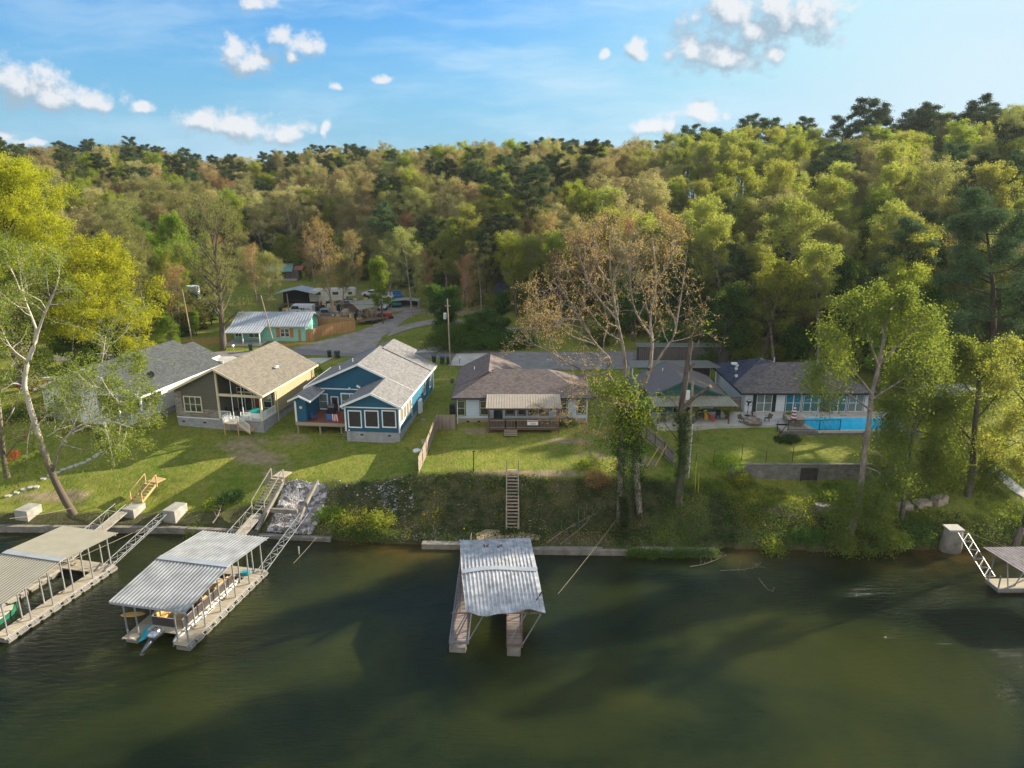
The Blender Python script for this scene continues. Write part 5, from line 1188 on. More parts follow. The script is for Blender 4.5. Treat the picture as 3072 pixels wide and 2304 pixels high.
carport('open gabled metal carport over dark clutter above the white van', (888, 925), 8.5, 5.5, 3.0, M_galv, R(0), M_dark, .95)
carport('arched pale green metal carport beside the golden fence', (1050, 965), 5.2, 6.5, 2.5, M_galvt, R(-35), None, 1.15)
carport('low dark shed with flat silver roof beside the lane end', (1215, 924), 5.6, 3, 1.5, M_galv, R(0), M_dark, .25, 'low_shed')
o = thing('far_cabin', 'little cabin with green metal roof on the far clearing', 'cabin', (*at(855, 842, 11), gz(*at(855, 842, 11))), R(5))
MB().bb((-3.2, 0, -1), (3.4, 4, 2.6)).build('walls', M_redp if False else M_browns, o); MB().prism([(-.6, 2.4), (2, 4.0), (4.8, 2.5), (4.8, 2.35), (2, 3.85), (-.6, 2.25)], 'x', -3.7, 2.0).build('roof', simple('green_metal_roof', (.16, .30, .28), .5, .2, var=.1), o)
MB().prism([(.5, 2.4), (2, 3.4), (3.5, 2.4)], 'x', 2.0, 4.3).build('side_gable', simple('red_brown_gable', (.25, .09, .07), .8), o); MB().bb((-3.0, -1.6, 0), (3.2, -.05, .5)).build('porch', M_wood, o); MB().bb((-1, -.06, .8), (.2, -.003, 2.)).build('window', M_glass, o)
o = thing('woodland_house', 'dark roofed house front glimpsed between trunks above the evergreen shrubs', 'house', (*at(1580, 915, 14), gz(*at(1580, 915, 14))), R(-3)); MB().bb((-6, 0, -2.5), (6, 6, 2.4)).build('walls', M_browns, o); MB().slab([(-6.5, -.8, 2.5), (6.5, -.8, 2.5), (6.5, 6.5, 3.6), (-6.5, 6.5, 3.6)], .25).build('roof', M_shblack, o); [MB().bb((x_, -.03, .3), (x_+1.2, -.002, 1.8)).build('window', M_glass, o) for x_ in (-4, -1, 2.5)]

# bins, mailboxes, poles
M_binl = simple('bin_lid', (.02, .05, .05), .5)
def wheelie(label, u, v, mat=None, lean=0):
    p = at(u, v, 6); o = thing('wheelie_bin', label, 'wheelie bin', (*p, gz(*p)+.08), R(random.uniform(-20, 20)), group='wheelie bins at the roadside')
    m = MB(); m.add([(-.25, -.25, .1), (.25, -.25, .1), (.25, .25, .1), (-.25, .25, .1), (-.33, -.36, 1.05), (.33, -.36, 1.05), (.33, .36, 1.05), (-.33, .36, 1.05)], [(0, 3, 2, 1), (4, 5, 6, 7), (0, 1, 5, 4), (1, 2, 6, 5), (2, 3, 7, 6), (3, 0, 4, 7)]); m.build('body', mat or M_bin, o, bevel=.02)
    MB().prism([(-.42, 1.06), (.40, 1.06), (.40, 1.14), (-.30, 1.16)], 'x', -.36, .36).build('lid', M_binl, o); MB().bb((-.3, .3, 0), (-.22, .46, .28)).bb((.22, .3, 0), (.3, .46, .28)).build('wheels', M_tyre, o); return o
wheelie('upright bin, left one of the pair by the blue house drive', 989, 1074, M_black); wheelie('bin with pale sticker, right one of the pair by the blue house drive', 1012, 1076)
wheelie('single green bin on the orange straw before the mint cottage', 753, 1054)
wheelie('first of three bins left of the tall pole, farthest from it', 1302, 1090); wheelie('middle one of the three bins left of the tall pole', 1327, 1093); wheelie('bin closest to the tall pole, last of the three', 1347, 1094)
def mailbox(label, u, v):
    p = at(u, v, 6); o = thing('mailbox', label, 'mailbox', (*p, gz(*p))); MB().bb((-.05, -.05, -.2), (.05, .05, 1.05)).build('post', M_wood, o)
    MB().prism([(-.13, 1.05), (.13, 1.05), (.13, 1.2), (.07, 1.3), (-.07, 1.3), (-.13, 1.2)], 'y', -.28, .28).build('box', M_white, o)
mailbox('white mailbox on a timber post beside the bare oak', 701, 1058); mailbox('mailbox on a post on the concrete drive right of the tall pole', 1379, 1094)
POLES = []
def pole(label, u, v, h, lean=0., arm=True, tr=False, r=.125):
    p = at(u, v, 6); z0 = gz(*p); o = thing('utility_pole', label, 'utility pole', (*p, z0), group='utility poles along the road')
    MB().tube([(0, 0, -.5), (lean, 0, h)], [r, r*.65], 10).build('pole', M_wood, o)
    if arm: MB().bb((-.4+lean*.9, -.05, h-1.1), (.4+lean*.9, .05, h-1.0)).build('crossarm', M_wood, o)
    if tr: MB().lathe((lean-.4, 0, h-3.0), [(.22, 0), (.25, .1), (.25, .8), (.2, .9)], 12).build('transformer', M_galv, o)
    t = Vector((p[0]+lean, p[1], z0+h)); POLES.append(t); return t
t1 = pole('tall slim pole with a grey transformer right of the blue house', 1352, 1108, 10.6, -.25, True, True)
t2 = pole('leaning pole standing before the mint cottage roof', 824, 1036, 8.4, -1.5, False)
t3 = pole('bare pole at the left end of the mint cottage lawn', 577, 1026, 9.0, -.6, False)
t4 = pole('short rusty pole in the cluttered yard', 870, 955, 4.8, -.2, False, r=.12)
pp = Vector((*at(2067, 1400, 4.6), 0)); 
o = thing('service_pole', 'grey timber service pole with meter box behind the pollard tree', 'utility pole', (17.6, 66.2, 4.3)); MB().tube([(0, 0, -.5), (-.1, 0, 10.2)], [.17, .12], 10).build('pole', M_wood, o); MB().bb((-.75, -.3, 8.2), (-.35, .0, 9.1)).build('lamp_box', M_white, o); MB().tube([(.25, .2, -.4), (.25, .2, 5.6)], .05, 6).build('conduit', M_white, o)
t5 = Vector((17.5, 66.2, 14.4))
def wire(label, a, b_, sag, r=.018):
    n = 16; pts = [a.lerp(b_, k/n)-Vector((0, 0, sag*4*(k/n)*(1-k/n))) for k in range(n+1)]
    O_ = pts[0]; m = MB().tube([p-O_ for p in pts], r, 4); o = m.build('overhead_wire', M_wire, None); o.location = O_; return tag(o, label, 'wire', 'overhead wires')
wire('overhead wire between the tall slim pole and the leaning pole', t1, t2, 1.2); wire('overhead wire from the leaning pole to the bare left pole', t2, t3, .6)
wire('lower overhead wire from the tall slim pole toward the left', t1-Vector((0, 0, 1.4)), t2-Vector((0, 0, .8)), 1.5)
wire('overhead wire running right from the tall slim pole', t1, Vector((26, 104, 15)), 1.6); wire('service wire from the pole behind the pollard to the green house', t5, Vector((22, 82, 10.2)), .5, .012)
wire('overhead wire from the bare left pole running off left', t3, t3+Vector((-30, 4, -.5)), .8); wire('service wire from the leaning pole back to the rusty yard pole', t2, t4, .5, .012)

# lawn and bank things
def post(label, u, v, h, r=.05, mat=None, nm='lawn_post', lean=0, z=None):
    p = at(u, v, 4.6); o = thing(nm, label, 'post', (*p, gz(*p))); MB().tube([(0, 0, -.3), (lean, 0, h)], r, 8).build('pole', mat or M_black, o); return o
o = post('thin dark green post on the grey house lawn', 1421, 1413, 2.1); MB().box((.05, 0, 2.1), (.3, .05, .08)).build('arm', M_black, o)
for i, (u, v, h) in enumerate(((2087, 1398, 1.4), (2140, 1390, 1.5), (2224, 1385, 1.9), (2297, 1388, 1.3), (2376, 1388, 1.9))): post(['first thin fence stake right of the pollard tree', 'second thin fence stake right of the pollard tree', 'third thin fence stake above the retaining wall', 'fourth short fence stake above the retaining wall', 'fifth thin fence stake near the wall recess'][i], u, v, h, .03)
M_yel = simple('yellow_guy_guard', (.50, .42, .04), .5)
for i, (u0, v0, u1, v1) in enumerate(((1940, 1400, 1978, 1340), (1966, 1398, 1999, 1337))):
    a = Vector((*at(u0, v0, 4.6), 0)); a.z = gz(a.x, a.y); b_ = PY(u1, v1, a.y+.6); o = thing('guy_wire_guard', ['left slanting yellow guy wire guard beside the ivy trunks', 'right slanting yellow guy wire guard beside the ivy trunks'][i], 'guy wire guard', a); MB().tube([(0, 0, 0), b_-a], .05, 6).build('guard', M_yel, o)
for i, (u, v, h) in enumerate(((2085, 1475, 3.2), (2095, 1480, 2.2))): post(['tall thin yellow stake right of the pollard base', 'short thin yellow stake right of the pollard base'][i], u, v, h, .03, M_yel, 'stake', -.1)
def disc(label, u, v, r, h, mat, nm='septic_lid', cat='lid'):
    p = at(u, v, 4.5); o = MB().lathe((0, 0, -.1), [(r, 0), (r, h+.1), (r*.85, h+.14), (.02, h+.16)], 20).build(nm, mat, None); o.location = (*p, gz(*p)); tag(o, label, cat); return o
disc('white round septic lid at the foot of the picket fence', 1251, 1352, .45, .08, M_white); disc('grey round septic lid on the strip beside the blue house', 1268, 1259, .4, .05, M_concd)
o = thing('well_pipe', 'small white capped pipe beside the picket fence', 'pipe', (*at(1270, 1332, 4.5), gz(*at(1270, 1332, 4.5)))); MB().bb((-.2, -.1, 0), (.2, .1, .5)).build('cap', M_conc, o)
for i, (u, v, w, h) in enumerate(((2476, 1526, 1.6, .42), (2640, 1535, 1.3, .4), (2708, 1524, 1.4, .45), (2766, 1518, 1.3, .6), (2818, 1508, 1.2, .7))):
    p = at(u, v, 2.6); m = MB(); bm = bmesh.new(); bmesh.ops.create_cube(bm, size=1); bmesh.ops.subdivide_edges(bm, edges=bm.edges[:], cuts=3, use_grid_fill=True); rr = random.Random(i+5)
    for v_ in bm.verts: v_.co += Vector((rr.uniform(-.05, .05), rr.uniform(-.05, .05), rr.uniform(-.06, .06))); v_.co.x *= w*1.15; v_.co.y *= .85; v_.co.z *= h*1.3
    me = bpy.data.meshes.new('boulder'); bm.to_mesh(me); bm.free(); me.materials.append(M_boulder if i else M_concd); o = bpy.data.objects.new('boulder', me); COL.objects.link(o); o.location = (p[0], p[1], gz(*p)+h*.35); o.rotation_euler = (0, rr.uniform(-.1, .1), (-.15, 0, .02, .2, .3)[i])
    tag(o, ['flat pale concrete slab lying on the green bank below the retaining wall', 'low buff boulder partly hidden by leaves, first of the row from the left', 'buff boulder against the slim trunk, second in the row', 'long rusty buff boulder, third in the row', 'tallest buff boulder at the right end of the row'][i], 'boulder', 'boulders along the bank edge' if i else None)
px = [(308, 1354), (296, 1361), (285, 1369), (266, 1379), (250, 1388), (230, 1395), (211, 1401), (190, 1408), (172, 1417), (150, 1425), (130, 1435), (110, 1460), (95, 1461), (72, 1468), (50, 1477), (28, 1486)]
for i, (u, v) in enumerate(px):
    p = at(u, v, 4); rr = random.Random(i); k = 7; poly = [(.42*math.cos(6.283*j/k)*rr.uniform(.8, 1.15), .3*math.sin(6.283*j/k)*rr.uniform(.8, 1.15)) for j in range(k)]
    o = MB().prism(poly, 'z', -.1, .06).build('stepping_stone', M_conc, None, bevel=.02); o.location = (*p, gz(*p)); o.rotation_euler = (0, 0, rr.uniform(0, 3))
    tag(o, 'buff stepping stone in the curving row on the left lawn, number %s from the house end' % ['one', 'two', 'three', 'four', 'five', 'six', 'seven', 'eight', 'nine', 'ten', 'eleven', 'twelve', 'thirteen', 'fourteen', 'fifteen', 'sixteen'][i] if False else '%s stepping stone from the house end of the curving row' % ['first', 'second', 'third', 'fourth', 'fifth', 'sixth', 'seventh', 'eighth', 'ninth', 'tenth', 'eleventh', 'twelfth', 'thirteenth', 'fourteenth', 'fifteenth', 'last'][i], 'stepping stone', 'stepping stones on the left lawn')

# patio and porch things
def at_patio(u, v, z=5.8): return P(u, v, z)
def chair(nm, label, cat, p, rz, mat, h=.42, bh=.95):
    o = thing(nm, label, cat, p, rz); m = MB()
    MB().bb((-.26, -.26, h-.04), (.26, .26, h)).build('seat', mat, o); q = MB(); q.beam((-.0, .26, h), (0, .42, bh), .5, .03, (1, 0, 0)); q.build('backrest', mat, o)
    for sx in (-.24, .24):
        for sy in (-.24, .24): MB().bb((sx-.02, sy-.02, 0), (sx+.02, sy+.02, h-.04)).build('leg', M_black, o)
        MB().bb((sx-.025, -.24, h+.18), (sx+.025, .3, h+.22)).build('armrest', mat, o)
    return o
M_sling = simple('brown_sling_cloth', (.11, .08, .06), .7)
chair('patio_chair', 'brown sling chair left of the round fire pit', 'chair', P(2226, 1266, 6.01), R(95), M_sling); chair('patio_chair', 'brown sling chair behind the round fire pit', 'chair', P(2259, 1258, 6.01), R(5), M_sling); chair('patio_chair', 'brown sling chair right of the round fire pit', 'chair', P(2300, 1264, 6.01), R(-100), M_sling)
o = thing('fire_pit', 'round stone fire pit full of pale wood on the patio', 'fire pit', P(2258, 1271, 6.01)); m = MB(); n = 24
m.v = []; prof = [(1.02, 0), (1.05, .5), (.95, .58), (.78, .56), (.76, .15), (.02, .14)]; m.lathe((0, 0, 0), prof, n, 1, .85); m.build('ring', M_stone, o, True)
m = MB(); rr = random.Random(2); [m.beam((rr.uniform(-.5, .2), rr.uniform(-.4, .4), .3), (rr.uniform(-.1, .6), rr.uniform(-.4, .4), .5), .12) for _ in range(8)]; m.build('logs', simple('pale_split_logs', (.42, .26, .2), .9, var=.4, scale=4), o)
o = thing('pedestal_fan', 'black pedestal fan standing against the white wall', 'fan', P(2242, 1247, 6.01)); MB().lathe((0, 0, 0), [(.35, 0), (.33, .06), (.03, .08)], 16).tube([(0, 0, .05), (0, 0, 1.55)], .03, 6).build('stand', M_black, o)
c = MB(); [c.tube([(math.cos(6.283*k/20)*.42, -.1, 1.65+math.sin(6.283*k/20)*.42), (math.cos(6.283*(k+1)/20)*.42, -.1, 1.65+math.sin(6.283*(k+1)/20)*.42)], .018, 4, False) for k in range(20)]; c.build('cage', M_black, o)
c = MB(); [c.beam((0, -.08, 1.65), (.34*math.cos(2.094*k+.4), -.08, 1.65+.34*math.sin(2.094*k+.4)), .22, .03, (0, 1, 0)) for k in range(3)]; c.build('blades', M_black, o)
o = thing('closed_umbrella', 'closed red and white striped umbrella on the pool ledge', 'umbrella', P(2380, 1266, 6.75)); MB().tube([(0, 0, -.1), (0, 0, 2.1)], .03, 6).build('pole', M_white, o)
n = 9; M_str = simple('crimson_stripe_cloth', (.30, .015, .05), .8)
for k in range(n):
    z0, z1 = .35+k*1.6/n, .35+(k+1)*1.6/n; f = lambda z_: .30*(1-(z_-.35)/1.75)**.8+.03
    MB().lathe((0, 0, 0), [(f(z0), z0), (f(z0)*.96, (z0+z1)/2), (f(z1), z1)], 12).build('stripe', M_str if k % 2 == 0 else M_white, o, True)
def spiky(nm, label, p, h, n=60, seed=0, mat=None):
    o = thing(nm, label, 'plant', p); rr = random.Random(seed); m = MB()
    MB().lathe((0, 0, 0), [(.2, 0), (.28, .45), (.24, .46), (.02, .44)], 12).build('pot', M_darkwood, o)
    for _ in range(n):
        a = rr.uniform(0, 6.28); e = rr.uniform(.2, 1.3); l = h*rr.uniform(.6, 1.); d = Vector((math.cos(a)*math.cos(e), math.sin(a)*math.cos(e), math.sin(e))); s = Vector((-math.sin(a), math.cos(a), 0))*.05
        p0 = Vector((0, 0, .45)); p1 = p0+d*l*.6; p2 = p0+d*l-Vector((0, 0, .18*l)); m.add([p0-s, p0+s, p1+s, p1-s, p2], [(0, 1, 2, 3), (3, 2, 4)])
    m.build('fronds', mat or L['spring'], o)
spiky('potted_palm', 'bright green potted palm between patio posts and board fence', P(2180, 1256, 6.01), 1.5, 90); spiky('potted_palm', 'small potted palm behind the striped umbrella', P(2366, 1262, 6.05), 1.2, 60, 3)
o = thing('toy_slide', 'small red plastic slide under the striped awning', 'slide', P(2130, 1260, 6.01)); MB().beam((-.3, .2, .8), (.35, -.6, .08), .4, .06).build('chute', M_redp, o); MB().bb((-.6, .1, 0), (-.2, .6, .85)).build('ladder_block', M_orange, o)
for i, (u, v, w, h, c) in enumerate(((2060, 1255, 1.0, 1.1, M_black), (2100, 1256, .9, .9, M_dark), (2155, 1256, .5, 1.0, M_black), (1990, 1268, .6, .9, M_darkwood))):
    o = thing(['patio_cabinet', 'patio_cabinet', 'kettle_grill', 'patio_cabinet'][i], ['black cabinet grill under the awning behind the pollard trunk', 'dark storage cabinet beside the red slide under the awning', 'black kettle grill on legs right of the red slide', 'brown timber cabinet at the left awning post'][i], 'grill' if i in (0, 2) else 'cabinet', P(u, v, 6.01))
    MB().bb((-w/2, 0, h*.35), (w/2, .5, h)).build('body', c, o, bevel=.06); [MB().bb((sx-.03, sy-.03, 0), (sx+.03, sy+.03, h*.36)).build('leg', M_black, o) for sx in (-w/2+.05, w/2-.05) for sy in (.05, .45)]
# tan house porch
def on(H, x_, y_, z_): return H.matrix_basis @ Vector((x_, y_, z_))
bpy.context.view_layer.update()
HBM = Matrix.Translation(HB.location) @ Matrix.Rotation(HB.rotation_euler.z, 4, 'Z'); HCM = Matrix.Translation(HC.location) @ Matrix.Rotation(HC.rotation_euler.z, 4, 'Z')
fz = 5.57-4.45; o = thing('hot_tub', 'white hot tub with teal cover on the tan house porch', 'hot tub', HBM @ Vector((4.1, 1.3, fz)), R(-10)); MB().bb((-.75, -.8, 0), (.75, .8, .72)).build('shell', M_white, o, bevel=.06); MB().bb((-.78, -.83, .73), (.78, .83, .84)).build('cover', M_tealc, o, bevel=.03)
o = thing('patio_bench', 'low white cushioned stool beside the hot tub', 'stool', HBM @ Vector((2.9, .7, fz)), R(-10)); MB().bb((-.4, -.3, .05), (.4, .3, .4)).build('cushion', M_white, o, bevel=.05)
o = thing('porch_table', 'round dark table between black chairs on the tan house porch', 'table', HBM @ Vector((1.0, 1.3, fz)), R(-10)); MB().lathe((0, 0, .7), [(.6, 0), (.6, .04), (.02, .05)], 20).build('tabletop', M_black, o); MB().tube([(0, 0, 0), (0, 0, .7)], .06, 8).build('pedestal', M_black, o)
chair('porch_chair', 'black metal chair left of the round porch table', 'chair', HBM @ Vector((.25, 1.3, fz)), R(80), M_black); chair('porch_chair', 'black metal chair right of the round porch table', 'chair', HBM @ Vector((1.85, 1.2, fz)), R(-100), M_black)
dz = 5.59-4.0
o = thing('gas_grill', 'black gas grill on the red deck under the double window', 'grill', HCM @ Vector((-9.9, 5.5, dz)), R(-6)); MB().bb((-.45, -.28, .1), (.45, .28, .8)).build('cart', M_black, o); MB().prism([(-.3, .8), (.3, .8), (.27, 1.1), (.05, 1.25), (-.25, 1.05)], 'x', -.42, .42).build('hood', simple('dark_steel_hood', (.10, .10, .11), .3, .7), o, bevel=.03); MB().bb((-.85, -.22, .76), (-.46, .22, .8)).bb((.46, -.22, .76), (.85, .22, .8)).build('side_shelf', M_black, o)
o = thing('flag_blanket', 'blanket with stars field and red white stripes hung on a rack on the red deck', 'blanket', HCM @ Vector((-8.9, 2.75, dz)), R(-10)); MB().beam((-.75, .0, .45), (-.05, 0, .45), .04, .85, (0, 0, 1)).build('blue_field', M_flagb, o)
for k in range(7): MB().beam((-.05+k*.13, 0, .45+.02*math.sin(k)), (.08+k*.13, 0, .45+.02*math.sin(k+1)), .04, .83, (0, 0, 1)).build('stripe', M_redp if k % 2 == 0 else M_white, o)
m = MB(); [m.add([(-.68+i*.14, -.024, .2+j*.14), (-.64+i*.14, -.024, .2+j*.14), (-.66+i*.14, -.024, .24+j*.14)], [(0, 1, 2)]) for i in range(5) for j in range(5)]; m.build('stars', M_white, o)
MB().bb((-.8, .03, 0), (-.76, .07, .9)).bb((.84, .03, 0), (.88, .07, .9)).bb((-.8, .03, .86), (.88, .07, .9)).build('rack', M_black, o)
chair('deck_chair', 'folding blue chair beside the closet wing on the red deck', 'chair', HCM @ Vector((-12.3, 3.0, dz)) if False else HCM @ Vector((-11.2, 2.9, dz)), R(60), M_flagb); chair('deck_chair', 'red framed folding chair beside the sunroom wall', 'chair', HCM @ Vector((-6.9, 2.8, dz)), R(-10), M_redp)
o = thing('cooler_bin', 'dark blue barrel by the red brown door on the deck', 'barrel', HCM @ Vector((-6.9, 4.6, dz))); MB().lathe((0, 0, 0), [(.28, 0), (.32, .4), (.3, .85), (.02, .9)], 16).build('drum', M_flagb, o, True)
o = thing('wall_ornament', 'round pale ornament hung on the closet wing wall', 'ornament', HCM @ Vector((-12.4, 2.17, z(0)+3.55) if False else (-12.35, 2.16, 3.35))); MB().lathe((0, 0, 0), [(.02, 0), (.16, .02), (.18, .0)], 14).build('plaque', M_cream, o); o.rotation_euler = (R(90), 0, 0)
# banner on the deck rail
o = thing('rail_banner', 'white and red banner with phone digits tied to the deck railing', 'banner', (3.65-1.8, 79.7-3.38, 5.3+.65)); p0, p1 = PY(1582, 1262, 76.3), PY(1614, 1275, 76.3); o.location = (0, 76.30, 0)
MB().bb((p0.x, 0, p1.z-.02), (p1.x, .02, p0.z+.02)).build('sheet', M_white, o); MB().bb((p0.x+.03, -.01, p0.z-.12), (p1.x-.03, -.003, p0.z-.01)).build('red_band', M_redp, o)
fc = bpy.data.curves.new('digits', 'FONT'); fc.body = '1572'; fc.size = .34; fc.extrude = .004; fo = bpy.data.objects.new('digits', fc); COL.objects.link(fo); fo.parent = o; fo.location = (p0.x+.28, -.012, p1.z+.03); fo.rotation_euler = (R(90), 0, 0); dm = bpy.data.meshes.new_from_object(fo); dm.materials.clear(); dm.materials.append(M_black); d_o = bpy.data.objects.new('digits', dm); COL.objects.link(d_o); d_o.parent = o; d_o.location = fo.location; d_o.rotation_euler = fo.rotation_euler; bpy.data.objects.remove(fo)
# left yard things behind the sycamore
o = thing('speedboat_on_trailer', 'red and white speedboat on a trailer left of the charcoal roofed house', 'speedboat', (*at(122, 1168, 5), gz(*at(122, 1168, 5))), R(-70)); m = MB()
sec = [(-2.6, .95, .0), (-1, 1.0, .0), (1.0, .9, .05), (2.2, .55, .2), (3.0, .05, .5)]; pts = []
for (y_, w_, zb) in sec: pts += [(-w_, y_, 1.45), (-w_*.75, y_, .65+zb), (0, y_, .5+zb), (w_*.75, y_, .65+zb), (w_, y_, 1.45)]
m.add(pts, [(i*5+k, i*5+k+1, i*5+k+6, i*5+k+5) for i in range(4) for k in range(4)]+[(0, 1, 2, 3, 4), (24, 23, 22, 21, 20)]); m.build('hull', M_redp, o); MB().prism([(-.9, -2.5), (.9, -2.5), (.95, -1), (.85, 1), (.5, 2.2), (0, 2.85), (-.5, 2.2), (-.85, 1), (-.95, -1)], 'z', 1.44, 1.5).build('deck', M_white, o)
MB().bb((-.6, -.6, 1.5), (.6, .5, 1.9)).build('windscreen', M_glass, o); MB().bb((-1, -1, .3), (1, -.9, .4)).bb((-.06, -2.4, .35), (.06, 3.6, .45)).build('trailer_frame', M_steel, o); [MB().bb((sx-.1, -1.2, 0), (sx+.1, -.6, .6)).build('wheel', M_tyre, o, bevel=.1) for sx in (-1, 1)]
chair('lawn_chair', 'pink red chair half hidden by the sycamore branches, upper one', 'chair', (*at(75, 1322, 4.4), gz(*at(75, 1322, 4.4))), R(20), M_redp, .4, 1.1)
o = thing('covered_grill', 'dark covered grill beside the sycamore trunk', 'grill', (*at(140, 1262, 4.5), gz(*at(140, 1262, 4.5))), R(10)); MB().prism([(-.5, 0), (.5, 0), (.45, 1.0), (.2, 1.25), (-.3, 1.2), (-.48, .9)], 'x', -.7, .7).build('cover', M_dark, o, bevel=.08); MB().bb((-.6, -.56, 0), (.6, -.5, .15)).build('shelf', M_black, o)
# water things
o = thing('mooring_stake', 'short pale stake standing in the shallow water right of the truss', 'stake', P(897, 1662, 0)); MB().tube([(0, 0, -.5), (.02, 0, .75)], .06, 8).build('pole', M_conc, o)
def rope(label, a, b_, sag=.15, r=.02, mat=None, nm='mooring_rope'):
    a, b_ = Vector(a), Vector(b_); n = 10; m = MB().tube([a.lerp(b_, k/n)-a-Vector((0, 0, sag*4*(k/n)*(1-k/n))) for k in range(n+1)], r, 5); o = m.build(nm, mat or M_rope, None); o.location = a; return tag(o, label, 'rope', 'mooring ropes')
rope('mooring rope from the bank ivy down into the water right of the boathouse', P(1848, 1560, 2.), P(1674, 1782, .0), .1, .017)
rope('mooring rope from the bank bushes into the water near the stake', P(950, 1612, 1.), P(880, 1690, .0), .05, .017); rope('mooring cable from the sycamore trunk to the buff roofed dock', (-43, 63.4, 2.2), (-46.5, 59.8, 2.9), .1); rope('long cable from the buff roofed dock to the lawn edge', (-39.2, 55.2, .8), (-34.4, 62.6, 1.2), .05)
rope('cable from the round abutment to the right edge bank', (41.3, 58.8, 2.2), (45.2, 57.6, 1.), .05)
# ---------------------------------------------------------------- trees: tapered trunk, limbs and a crown of leaf sized faces
def unit(v): return v/(np.linalg.norm(v, axis=-1, keepdims=True)+1e-9)
def tubes_np(tb, n=5):
    V = []; F = []; b = 0
    for pts, rad, ns in tb:
        pts = np.asarray(pts, float); k = len(pts); ns = ns or n
        d = unit(np.gradient(pts, axis=0)); ref = np.where(np.abs(d[:, 2:3]) > .9, [[1., .2, .1]], [[.1, .2, 1.]])
        a = unit(np.cross(d, ref)); c = np.cross(a, d); t = np.arange(ns)*2*np.pi/ns
        ring = pts[:, None]+(a[:, None]*np.cos(t)[None, :, None]+c[:, None]*np.sin(t)[None, :, None])*np.asarray(rad)[:, None, None]
        V.append(ring.reshape(-1, 3)); i = np.arange(k-1)[:, None]*ns; j = np.arange(ns)[None]
        F.append(np.stack([b+i+j, b+i+(j+1) % ns, b+i+ns+(j+1) % ns, b+i+ns+j], -1).reshape(-1, 4)); b += k*ns
    return np.concatenate(V), np.concatenate(F)
def leaves_np(anc, per, sigma, size, rg, flat=.8, up=.5, asp=.62, jit=.35):
    M = len(anc); c = np.repeat(anc, per, 0)+rg.normal(size=(M*per, 3))*sigma*np.array([1, 1, flat]); N = len(c)
    nrm = unit(rg.normal(size=(N, 3))+np.array([0, 0, up])); a = unit(np.cross(nrm, rg.normal(size=(N, 3)))); b_ = np.cross(nrm, a)
    s = size*(1+jit*rg.uniform(-1, 1, (N, 1)))*.5
    V = np.stack([c-a*s, c-b_*s*asp, c+a*s, c+b_*s*asp], 1).reshape(-1, 3); F = np.arange(N*4).reshape(-1, 4)
    tint = np.clip(np.repeat(rg.random(M), per)*.75+rg.random(N)*.25, 0, 1); return V, F, tint
def wander(p, d, ln, n, rg, curl=.18, up=.0):
    pts = [p]; d = d/np.linalg.norm(d); st = ln/n
    for _ in range(n):
        d = d+rg.normal(size=3)*curl; d[2] += up; d = d/np.linalg.norm(d); p = p+d*st; pts.append(p)
    return np.array(pts)
def grow(limbs, rg, sub=6, subl=.45, twig=3, twigl=.3, start=.3, up=.06, sides=5, minr=.012, spread=1.0, leafy=1.):
    """limbs: [(pts, r0, r1)], adds branches and twigs, returns tubes and leaf anchors"""
    tb = []; anc = []
    for pts, r0, r1 in limbs:
        pts = np.asarray(pts, float); n = len(pts); L_ = np.linalg.norm(np.diff(pts, axis=0), axis=1).sum()
        rad = r0+(r1-r0)*np.linspace(0, 1, n)**.8; tb.append((pts, rad, sides+1 if r0 > .12 else sides))
        for k in range(sub):
            f = start+(1-start)*(k+rg.random())/sub; q = f*(n-1); i = min(int(q), n-2); p = pts[i]*(1-(q-i))+pts[i+1]*(q-i); ax = unit(pts[i+1]-pts[i])
            side = unit(np.cross(ax, rg.normal(size=3))); d = ax*.55+side*spread+np.array([0, 0, .25]); ln = L_*subl*rg.uniform(.6, 1.1)*(1.1-.55*f)
            rb = max(minr, (r0+(r1-r0)*f)*.5); sp = wander(p, d, ln, 4, rg, .2, up); tb.append((sp, np.linspace(rb, minr, 5), 4)); anc += [sp[-1], sp[-2]]
            if leafy > .9: anc.append(sp[2])
            for _ in range(twig):
                g_ = rg.uniform(.35, 1); q2 = g_*4; i2 = min(int(q2), 3); p2 = sp[i2]*(1-(q2-i2))+sp[i2+1]*(q2-i2)
                d2 = unit(sp[i2+1]-sp[i2])*.6+unit(rg.normal(size=3))*.9+np.array([0, 0, .2]); tw = wander(p2, d2, ln*twigl*rg.uniform(.7, 1.4), 2, rg, .2, up)
                tb.append((tw, np.array([minr*.8, minr*.6, minr*.4]), 3)); anc += [tw[-1], tw[1]]
        anc.append(pts[-1])
    return tb, np.array(anc)
